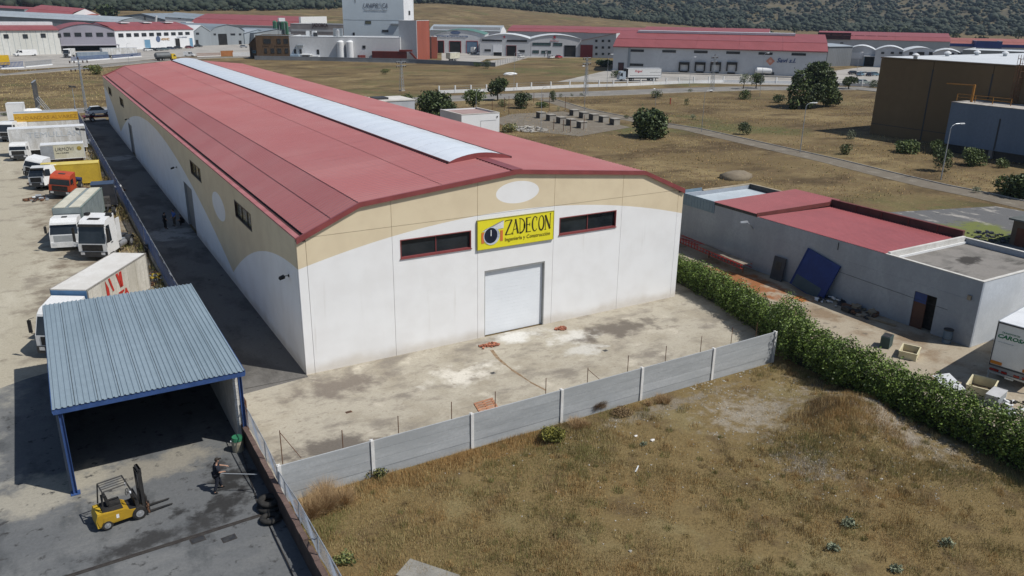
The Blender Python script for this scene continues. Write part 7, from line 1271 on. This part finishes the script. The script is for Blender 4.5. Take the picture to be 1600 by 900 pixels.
L, R = atd(1508,290), atd(1640,275); Hall('hall','long flat pale grey hall just over the brown hall roof',L,R,30,H2(L,78,1508),0,'flat',M('dust_grey_panel',(.33,.34,.34),(.28,.29,.29),.2,.8),r_wht,eave=r_wht)
L, R = atd(1277,455), atd(1486,430); ls = Hall('shed','very long red roofed shed with open lattice end behind the bowed roofs',L,R,45,H2(L,60.3,1280),H2(L,50.5,1330),'gable',m_lgrey,r_red,cat='shed'); ls.b(MB().box(ls.w*.0,ls.w*.26,-.8,-.5,ls.he-.2,ls.he+3.8),'dark_open_front',M('lattice_maroon',(.05,.015,.02),(.08,.03,.03),.4,.9)); ls.win(1313,66.2,1317.5,68)
for k in range(6): ls.b(MB().box(2+k*6.5,7.4+k*6.5,-.95,-.81,ls.he+2.2,ls.he+2.5),'lattice_bar',r_red)
L, R = atd(1484,455), atd(1640,440); l2 = Hall('shed','distant red roofed sheds with a blue band at the right',L,R,30,H2(L,68.5,1500),H2(L,60.5,1500),'gable',m_wht,r_red2,cat='shed'); l2.b(MB().box(0,l2.w,-.7,-.3,l2.he-1.6,l2.he+.2),'blue_fascia',M('blue_fascia',(.03,.06,.25),(.025,.05,.2),.4,.5))
L, R = atd(1527,446), atd(1568,442); bc = Hall('canopy_building','white roofed deep blue canopy among the distant red sheds','x' and L,R,14,H2(L,64,1530),0,'flat',MATS['blue_fascia'],r_wht,eave=r_wht)
# --- brown hall and its blue annex
bh = thing('brown_hall','huge dark brown hall with pale metal roof at the right edge','hall',(126,53,0)); m_bh = M('brown_cladding', (.17,.118,.06), (.145,.10,.05), .08, .65, stretch=(1,1,.3), fine=.06)
ys = [0,-10.6,-21.2,-36,-52,-68,-84]
for a, b in zip(ys, ys[1:]): MB().box(0,.3,b+.05,a-.05,0,13.9).build('wall_panel', m_bh, bh)
for y in ys[1:-1]: MB().box(-.04,.25,y-.12,y+.12,0.2,12.6).build('joint_strip', M('joint_slate',(.05,.055,.06),(.04,.045,.05),.5,.7), bh)
MB().box(.3,70,-.3,0,0,13.9).box(.3,70,-84,-83.7,0,13.9).box(69.7,70,-83.7,-.3,0,13.9).build('wall', m_bh, bh); MB().box(-.1,70.1,-84.1,.1,13.95,14.15).build('parapet_cap', M('brown_cap',(.16,.11,.055),(.13,.09,.045),.3,.6), bh); MB().box(.25,69.8,-83.8,-.25,14.153,14.22).build('roof', r_wht, bh); MB().box(-.03,0,-84,0,1.9,2.0).build('course_line', MATS['joint_slate'], bh)
for i,(u,v) in enumerate(((1430,92),(1480,88),(1526,86.5),(1570,88))):
    p = at(u,v,14.2); t = thing('roof_vent',['white roof cowl at the left end of the brown hall','white roof cowl second along the brown hall','white roof cowl third along the brown hall','white roof cowl behind the ladder cage on the brown hall'][i],'roof vent',(p.x,p.y,14.2),0,'roof cowls on the brown hall'); t.scale = (.65,)*3; MB().cyl((0,0,0),(0,0,.7),.55,.55,10).build('neck', alu, t); MB().cyl((0,0,.7),(0,0,1.1),.95,.95,10).cyl((0,0,1.1),(0,0,1.5),.95,.3,10).build('cowl', white, t)
ba = thing('blue_annex','slate blue clad annex on dark piers before the brown hall','hall',(118.8,33.6,0)); m_bl = M('slate_blue_cladding', (.155,.205,.28), (.125,.17,.235), .25, .7, stretch=(1,1,.12), fine=.08)
MB().box(0,.25,-60,0,1.35,8.1).box(.25,7,-.25,0,1.35,8.1).build('cladding', m_bl, ba); MB().box(.6,.9,-60,-.4,0,1.35).build('dark_plinth', dark, ba); MB().box(-.05,7,-60,.05,8.11,8.2).build('roof', ground_mat('debris_roof', [((.42,.39,.35),),((.16,.16,.17),.25,.5,.62,None,None),((.55,.52,.48),.4,.55,.7,None,None),((.28,.2,.16),.6,.55,.7,None,None)]), ba)
for k in range(7): MB().box(.05,.58,-8.2-9*k,-7.6-9*k,0,1.34).build('pier', M('pier_concrete',(.2,.19,.18),(.16,.15,.14),.5,.9), ba)
for y in (-8.4,-16.4,-24.4): MB().box(-.08,0,y-.1,y+.1,1.5,6.4).build('joint_strip', MATS['joint_slate'], ba)
cr = thing('crane_arm','orange yellow hoist post with boom and railing on the blue annex roof','hoist',(121.5,31.9,8.2)); oy = M('hoist_ochre',(.36,.17,.035),(.28,.13,.03),.5,.6); MB().box(-.15,.15,-.15,.15,0,2.8).build('post', oy, cr); MB().box(-.08,.08,0,4.2,2.6,2.76).xf(Matrix.Rotation(R_(18),4,'Z')).build('boom', oy, cr)
rl = MB()
for z in (.55,1.05): rl.box(-.05,.05,-6.5,2.6,z,z+.06)
for y in (-6.4,-3.5,-.6,2.5): rl.box(-.05,.05,y,y+.08,0,1.1)
rl.build('railing', oy, cr)
lc_ = thing('caged_ladder','rusty caged ladder climbing the brown hall above the blue annex','ladder',(125.6,27.2,7.6)); mb = MB().box(-.05,.05,-.45,-.37,0,7.6).box(-.05,.05,.37,.45,0,7.6)
for k in range(24): mb.box(-.04,.04,-.37,.37,.3*k,.3*k+.05)
mb.build('ladder', rust, lc_); mb = MB()
for k in range(8):
    z = 1+.95*k; pts = [(0,-.5,z),(-.5,-.55,z),(-.95,-.3,z),(-.95,.3,z),(-.5,.55,z),(0,.5,z)]; mb.tube(pts,.045,4)
for y in (-.5,0,.5): mb.cyl((-.9,y*.8,1),(-.9,y*.8,8.3),.04,.04,4)
mb.build('cage', rust, lc_)
# --- low street wall with posts and wires; white little huts; pad
sw2 = fence_line('street_wall','low white street wall with white posts and thin wires',[at(686,146),at(760,143.6),at(830,140),at(890,137.2),at(980,134.5),at(1060,130.8),at(1130,129),at(1240,131),at(1320,134),at(1400,137)],.85,white,None,wcab,2.0,4.6,.17,wires=(1.3,1.9),th=.12)
hut = thing('substation_hut','small white hut with flat pinkish roof beyond the big roof','hut',(54.4,85.3,0)); MB().box(0,7.9,0,.2,0,3.5).build('front_wall', m_wht, hut); MB().box(0,.2,.2,9,0,3.5).build('side_wall', M('hut_side_grey',(.55,.55,.57),(.48,.48,.5),.3,.9), hut); MB().box(7.7,7.9,.2,9,0,3.5).box(.2,7.7,8.8,9,0,3.5).build('rear_wall', m_wht, hut); MB().box(.15,7.75,.15,8.85,3.1,3.3).build('roof', M('pinkish_roof',(.36,.25,.23),(.3,.21,.19),.4,.8), hut)
MB().box(-.05,7.95,-.05,.25,3.503,3.6).box(7.65,7.95,.25,9,3.503,3.6).box(-.05,.25,.25,9,3.503,3.6).build('parapet_cap', M('hut_cap',(.58,.56,.52),(.5,.48,.44),.5,.9), hut); MB().box(3.9,7.2,-.03,0,2.2,2.25).box(3.9,3.95,-.03,0,0,2.2).build('door_outline', m_grey, hut); MB().box(7.3,7.5,-.12,0,2.7,2.95).build('wall_lamp', dark, hut)
p = at(640,168); h2 = thing('small_hut','grey white flat hut half hidden by the red roof, left of the trees','hut',(44,112,0)); MB().box(0,13,0,8,0,3.4).build('wall', M('hut_grey',(.45,.47,.5),(.38,.4,.43),.3,.9), h2); MB().box(-.1,13.1,-.1,8.1,3.405,3.6).build('parapet', M('hut_cap2',(.62,.6,.55),(.5,.48,.45),.4,.9), h2); MB().box(5,8,2,5,3.6,4.0).build('roof_hatch', dark, h2)
pedm = M('pedestal_concrete',(.34,.32,.28),(.27,.25,.22),.8,.9); pc = [(841,184.5),(856.5,188.5),(872.5,192.5),(888,196),(904.5,200),(893,180.5),(908,184.5),(923.5,187.5),(939,191),(956,195)]; src = None; rows = ['left row','right row']
for k,(u,v) in enumerate(pc):
    p = at(u,v); lb = f"concrete pedestal with shade painted on its left face, {['first','second','third','fourth','nearest'][k%5]} of the {rows[k//5]} on the pad"
    if src is None:
        src = thing('pedestal',lb,'pedestal',(p.x,p.y,0),R_(-4),'pedestals on the practice pad'); MB().box(-.1,1.3,-.9,.75,0,1.2).build('block', pedm, src); MB().box(-.16,-.103,-.85,.7,.08,1.15).build('shade_face', dark, src); MB().box(-.2,1.4,-1,.85,1.204,1.28).build('top_slab', pedm, src)  # dark plate paints the shade on one side of a plain concrete block
    else: copy_thing(src,(p.x,p.y,0),R_(-4),lb)
src = None
for k,(u,v,vt) in enumerate([(769,181,155),(788,173,152),(795,180,150),(834,160,144),(848,162,147),(858,175,150),(883,173,151),(891,207,186),(880,206,187),(865,203,186),(912,203,180)]):
    p = at(u,v); H_ = max(1.2,H2(p,vt,u))
    lb = ['beside the little hut','left of the round tree','near the grey green bush','at the pad entrance, left','at the pad entrance, right','before the narrow bush','at the far pad corner','nearest on the pad edge','second nearest on the pad edge','left one on the near pad edge','right of the near pad edge'][k]
    if src is None: src = thing('rusty_post','thin rusty post '+lb,'post',(p.x,p.y,0),0,'rusty posts round the pad'); MB().cyl((0,0,0),(0,0,3.2),.07,.06,5).build('upright', rust, src); MB().box(-.12,.12,-.12,.12,0,.12).build('foot', pedm, src)
    else: copy_thing(src,(p.x,p.y,0),0,'thin rusty post '+lb,(1,1,H_/3.2))
p = at(828,203); heap('rubble_heap','heap of white broken stone on the near edge of the pad','rubble',(p.x,p.y,0),60,3.2,.9,[M('broken_white',(.50,.48,.44),(.4,.38,.35),1,.9),stone],41,.1,.4)
p = at(1047,163); t = thing('hydrant_post','small red marker post in the dry field','post',(p.x,p.y,0)); MB().cyl((0,0,0),(0,0,1.3),.16,.14,8).build('stem', M('marker_red',(.35,.08,.05),(.3,.07,.04),1,.6), t); MB().cyl((0,0,1.3),(0,0,1.5),.24,.2,8).build('cap', MATS['marker_red'], t)
p = at(796,117); t = thing('tarpaulin','white rag of tarpaulin lying in the field before the workshops','tarpaulin',(p.x,p.y,0)); MB().blob((0,0,.3),(2.6,1.4,.5),2,.3,seed=6).build('sheet', white, t)
# --- street lamps, pylons
pole_lamp(1470,281,199,'tall grey street lamp with curved arm before the blue annex',1.4,.09,'street_lamp',True,'street lamps',R_(-20)); pole_lamp(1250,238,166,'street lamp on the gravel street below the great tree',1.3,.085,'street_lamp',True,'street lamps',R_(-20))
for u,v,vt,lb in ((845,206,141,'pale street lamp standing on the near pad edge'),(913,174,107,'thin street lamp at the pad corner against the white wall'),(1024,165,142,'short looking street lamp in the field by the roadside bush'),(1096,206,146,'thin dark street lamp along the gravel street'),(1077,135,92,'slim street lamp before the first loading docks'),(948,140,88,'slim street lamp before the lean to workshop field'),(803,143,85,'slim street lamp before the field of the workshops'),(744,197,147,'white headed street lamp behind the little hut'),(1187,150,86,'slim street lamp before the blue lettering'),(117,110,85,'thin lamp post on the back road left of the bush'),(202,100,70,'thin lamp post on the back road near the tanker'),(1338,118,84,'blue grey lamp post by the bowed roof halls')):
    pole_lamp(u,v,vt,lb,.9,.06,'street_lamp',True,'street lamps',R_(200) if u in (1024,913) else R_(-15))
def pylon(u, v, vt, label, w0=.95):
    p = at(u,v); H_ = H2(p,vt,u); t = thing('lattice_pylon',label,'pylon',(p.x,p.y,0),.3,'lattice pylons'); mb = MB(); n = 9
    def c(k, i): r = w0*.5*(1-.72*k/n); return Vector((r*(1 if i in (0,3) else -1), r*(1 if i < 2 else -1), H_*k/n))
    for i in range(4): mb.tube([c(0,i),c(n,i)],.05,4)
    for k in range(n):
        for i in range(4): mb.cyl(c(k,i),c(k+1,(i+1)%4),.028,.028,4)
    mb.build('tower', steel, t); a = MB()
    for z,l in ((H_,1.7),(H_*.86,1.7)): a.box(-l,l,-.07,.07,z-.08,z+.04)
    a.box(-.07,.07,-1.2,1.2,H_*.93,H_*.93+.1); a.build('cross_arm', steel, t); ins = MB()
    for z,l in ((H_,1.6),(H_*.86,1.6)):
        for x in (-l,-l*.5,l*.5,l): ins.cyl((x,0,z-.5),(x,0,z-.08),.12,.12,6)
    ins.cyl((0,0,H_),(0,0,H_+.6),.1,.1,6); ins.build('insulator', M('brown_insulator',(.08,.05,.04),(.06,.04,.035),1,.4), t, kind='stuff'); MB().box(-.6,.6,-.6,.6,-.1,.25).build('footing', pedm, t); return t
pylon(628,142,96,'lattice pylon rising just behind the red roof edge'); pylon(915,150,90,'lattice pylon between pad and lean to workshop'); pylon(1112,143,88,'lattice pylon in front of the loading docks'); pylon(137,186,94,'slim lattice mast at the far end of the big warehouse',.4)
# --- vehicles far off
grp = 'cars parked before the white hall'
for k,(u,v,c,lb) in enumerate([(231,79.8,wcab,'white car parked at the left end before the white hall'),(240,79.4,M('car_dark',(.03,.035,.04),(.025,.03,.035),1,.3),'dark car second in the row before the white hall'),(249,79.2,M('car_grey',(.12,.14,.15),(.1,.12,.13),1,.3),'grey car third in the row before the white hall'),(257,78.6,M('car_teal',(.10,.14,.15),(.08,.12,.13),1,.3),'grey green car in the middle before the white hall'),(267,77.3,M('car_blue',(.035,.05,.09),(.03,.045,.08),1,.3),'dark blue car before the black doorway'),(278,76.5,MATS['car_dark'],'black car right of the dark blue one'),(296,75.6,M('car_wine',(.16,.025,.03),(.13,.02,.025),1,.3),'wine red car at the right end of the white hall'),(310,73.6,MATS['car_dark'],'dark car at the corner of the grey gabled hall')]):
    p = at(u,v); car(lb,(p.x,p.y,0),R_(28),c,'hatch',grp,L=4.4)
p = at(381,74.5); car('pale grey car by the blue grey hall doorway',(p.x,p.y,0),R_(-25),M('car_silver',(.4,.41,.42),(.34,.35,.36),1,.3),'hatch')
p = at(296,88); car('small white van on the back road by the orange fence',(p.x,p.y,0),R_(-30),wcab,'van',L=4.6)
p = at(40,87.5); car('large white box van parked before the cream grey hall',(p.x,p.y,0),R_(200),wcab,'van',L=7.0,W=2.2).scale = (1.25,1.25,1.3)
p = at(1349,131); car('pale green grey car parked by the dark bush',(p.x,p.y,0),R_(-25),M('car_sage',(.42,.48,.46),(.36,.41,.4),1,.3),'hatch')
for k,(u,v,c,lb) in enumerate([(1334,116.5,MATS['car_dark'],'dark car at the left of the scrap car lot'),(1344,118.5,M('car_sky',(.18,.3,.4),(.15,.25,.34),1,.3),'light blue car in the scrap car lot'),(1350,117.5,wcab,'white car in the middle of the scrap car lot'),(1359,118.8,MATS['car_blue'],'dark blue car right of the white one in the scrap car lot'),(1367,118.5,M('car_steel',(.16,.26,.33),(.13,.22,.28),1,.3),'steel blue car at the right of the scrap car lot')]):
    p = at(u,v); car(lb,(p.x,p.y,0),R_(-20+40*(k%2)),c,'hatch','cars in the scrap car lot')
p = at(262,94.2); t = thing('tanker_lorry','grey tanker lorry with a yellow cab on the back road','lorry',(p.x+3,p.y,0),R_(20)); cab(t,0,M('cab_yellow',(.6,.42,.03),(.5,.35,.03),.8,.4),2.4,2.0,2.7,.6,mirrors=False); MB().cyl((-8.2,0,2.05),(-2.3,0,2.05),1.15,1.15,18).cyl((-8.5,0,2.05),(-8.2,0,2.05),.8,1.15,18).build('tank', M('tank_grey',(.15,.16,.165),(.12,.13,.135),.5,.5), t); chassis(t,-8.4,-.4); wheels(t,[(-1.2,.95),(-1.2,-.95),(-5.6,.95),(-5.6,-.95),(-6.9,.95),(-6.9,-.95)],.5,.34); MB().box(-8,-2.5,-.25,.25,3.2,3.32).build('walkway', dark, t)
p = at(104,90.5); t = thing('canopied_lorry','white lorry parked under the mauve hall canopy','lorry',(p.x,p.y,0),R_(-115)); cab(t,0,wcab,2.5,2.2,3.6,.6,visor=black); chassis(t,-7,-.5); wheels(t,[(-1.3,1),(-1.3,-1),(-5.2,1),(-5.2,-1)],.52,.34); MB().box(-6.8,-2.4,-1.2,1.2,1.1,3.6).build('box', MATS['chalky_white_box'], t)
p = at(145,91.5); t = thing('container','grey blue open container between the left lorries','container',(p.x,p.y,0),R_(10)); MB().box(-6,6,-1.2,1.2,.1,2.6).build('box', M('container_blue_grey',(.25,.30,.35),(.2,.25,.3),.5,.6), t)
for k in range(11): MB().box(-5.8+1.1*k,-5.6+1.1*k,-1.27,-1.2,.2,2.5).build('rib', MATS['container_blue_grey'], t)
p = at(187,89.5); t = thing('box_trailer','long white trailer behind the blue railings at the white hall','trailer',(p.x,p.y,0),R_(14)); boxbody(t,-7.2,7.2,2.5,1.1,3.9,MATS['chalky_white_box'],white,None,None); wheels(t,[(-5,1),(-5,-1),(-3.7,1),(-3.7,-1)],.5,.34); chassis(t,-7,7,.9); MB().box(5,5.3,-.9,.9,0,1).build('landing_leg', dark, t)
p = at(8,106); t = thing('yellow_lorry','yellow box lorry at the left picture edge by the back road','lorry',(p.x-3,p.y,0),R_(8)); boxbody(t,-2,4.6,2.4,1.1,4.2,M('lorry_yellow',(.66,.42,.02),(.55,.35,.02),.6,.5),MATS['lorry_yellow'],None,None,0,MATS['lorry_yellow']); wheels(t,[(3,1),(3,-1),(-1,1),(-1,-1)],.5,.34); chassis(t,-4,4.4,.9); MB().box(-4.5,-2.1,-1.2,1.2,.6,2.9).build('cab', M('cab_indigo',(.05,.04,.10),(.04,.03,.08),.6,.5), t)
rb_ = M('railing_blue',(.06,.11,.25),(.05,.09,.2),.5,.5)
def railing(label, a, b, h0, m_, base=None):
    t = thing('railing',label,'railing',a); d = b-a; L_ = d.length; t.rotation_euler = (0,0,math.atan2(d.y,d.x)); mb = MB().box(0,L_,-.05,.05,h0-.12,h0).box(0,L_,-.05,.05,.45,.55); mb.build('rail', m_, t); pk = MB(); n = int(L_/.45)
    for k in range(n): pk.box(k*L_/n,k*L_/n+.18,-.03,.03,.3,h0-.12)
    pk.build('picket', m_, t, kind='stuff')
    if base: MB().box(0,L_,-.12,.12,0,.42).build('plinth', base, t)
railing('blue railings on a white plinth before the container',at(112,97),at(172,92.5),1.9,rb_,white); railing('blue railings before the long white trailer',at(176,92.5),at(221,88.5),1.7,rb_,white); railing('blue gate railings at the left picture edge',at(2,108),at(38,106),2.2,rb_,white); railing('grey railings beside the blue gate on the left',at(40,105.5),at(82,101.5),2.0,steel,white)
railing('orange mesh fence panel on the back road near the small van',at(308,89),at(345,88),1.6,M('faded_terracotta',(.34,.19,.13),(.28,.16,.11),.5,.8),white); t = thing('orange_board','solid orange board closing the orange mesh fence','board',at(345,87.8),R_(20)); MB().box(0,6.5,-.08,.08,0,2.3).build('board', M('rust_orange_board',(.34,.14,.05),(.28,.115,.04),.5,.8), t); MB().box(-.1,.0,-.12,.12,0,2.5).box(6.5,6.6,-.12,.12,0,2.5).build('post', white, t)
fence_line('white_wall','low white wall between orange board and the brown office',[at(364,88.3),at(402,88.0)],1.8,white,None)
# cold-store vehicles
p = at(973,127.5); q_ = at(1044,127.0); d = (p-q_).normalized(); t = thing('frozen_goods_lorry','white articulated lorry with red script along the street wall','lorry',(p.x,p.y+2.5,0),math.atan2(d.y,d.x)); cab(t,0,M('cab_pale_blue',(.40,.46,.52),(.34,.4,.45),.6,.4),2.4,2.2,3.1,.6,grille=alu); chassis(t,-14,-.5); boxbody(t,-14.6,-2.8,2.5,1.15,4.0,wcab,white,M('dark_bulkhead',(.05,.05,.055),(.04,.04,.045),.5,.6),white); MB().box(-2.75,-2.2,-1,1,1.9,3.9).build('chiller_unit', black, t); wheels(t,[(-1.3,1),(-1.3,-1),(-4.6,1),(-4.6,-1),(-11,1),(-11,-1),(-12.3,1),(-12.3,-1)],.5,.34)
add_letters('Frigol',1.0,m_starred,t,(-5.2,1.262,2.6),2.6,math.pi,.01,.3,.02); MB().box(-14.3,-3.5,1.252,1.262,1.75,1.85).build('stripe', dark, t); MB().box(-14.3,-10.5,1.252,1.262,2.75,2.82).build('stripe', dark, t)
p = at(1196,119.5); t = thing('tank_trailer','small white tank trailer before the cold store lettering','trailer',(p.x,p.y+1,0),R_(-35)); MB().cyl((-2.6,0,2.0),(2.4,0,2.0),1.05,1.05,16).cyl((-3.1,0,2.0),(-2.6,0,2.0),.5,1.05,16).cyl((2.4,0,2.0),(2.9,0,2.0),1.05,.5,16).build('tank', wcab, t); chassis(t,-2.6,2.8,.7); wheels(t,[(-1,.9),(-1,-.9),(0,.9),(0,-.9)],.42,.3); MB().box(2.9,3.6,-.5,.5,.6,1.5).build('pump', dark, t)
p = at(732,83.5); t = thing('tractor_unit','small white tractor unit before the steel blue workshop door','lorry',(p.x+2,p.y-3,0),R_(30)); cab(t,0,wcab,2.4,2.1,3.3,.6,mirrors=False); chassis(t,-5.6,-.5); wheels(t,[(-1.3,1),(-1.3,-1),(-4.4,1),(-4.4,-1)],.5,.34); fuel_tank(t,-3.6,-2.5,-1.0)
p = at(752,85); car('white van parked at the edge of the workshop yard',(p.x,p.y,0),R_(200),wcab,'van',L=5)
p = at(708,95); t = thing('box_trailer','cream dented box trailer on the bare plot before the workshops','trailer',(p.x,p.y,0),R_(20)); boxbody(t,-3.2,3.2,2.5,1.0,3.5,M('cream_dented',(.56,.54,.44),(.45,.43,.34),.7,.7),MATS['off_white_roof'],None,None,5); wheels(t,[(-1,1),(-1,-1),(.4,1),(.4,-1)],.48,.3); chassis(t,-3,3,.85)
for k,(u,v,c,lb) in enumerate([(814,90,wcab,'white car before the left star workshop'),(861,91.2,wcab,'white car before the right star workshop'),(873,90.8,m_starred,'reddish car right of the white car before the star workshop')]):
    p = at(u,v); car(lb,(p.x,p.y,0),R_(25),c)
p = at(953,105); t = thing('tarpaulin','small white covered trailer at the corner of the cold store','trailer',(p.x,p.y+5,0),R_(-35)); MB().box(-1.4,1.4,-.9,.9,.7,2.4).build('box', white, t); wheels(t,[(0,.8),(0,-.8)],.35,.2)
# ------------------------------------------------------------------ the summer haze: one closed volume round everything
hz = MB().box(-4600,4600,-4700,4700,-2.0,330).build('haze', dark); hz['kind'] = 'stuff'; hz.data.materials.clear()
hm = bpy.data.materials.new('haze_air'); hm.use_nodes = True; hn = hm.node_tree.nodes; hn.clear(); ho = hn.new('ShaderNodeOutputMaterial'); hv = hn.new('ShaderNodeVolumePrincipled')
hv.inputs['Color'].default_value = (.62,.78,1,1); hv.inputs['Density'].default_value = .00007; hv.inputs['Anisotropy'].default_value = .15; hm.node_tree.links.new(hv.outputs[0], ho.inputs['Volume']); hz.data.materials.append(hm)
SC.cycles.volume_bounces = 0
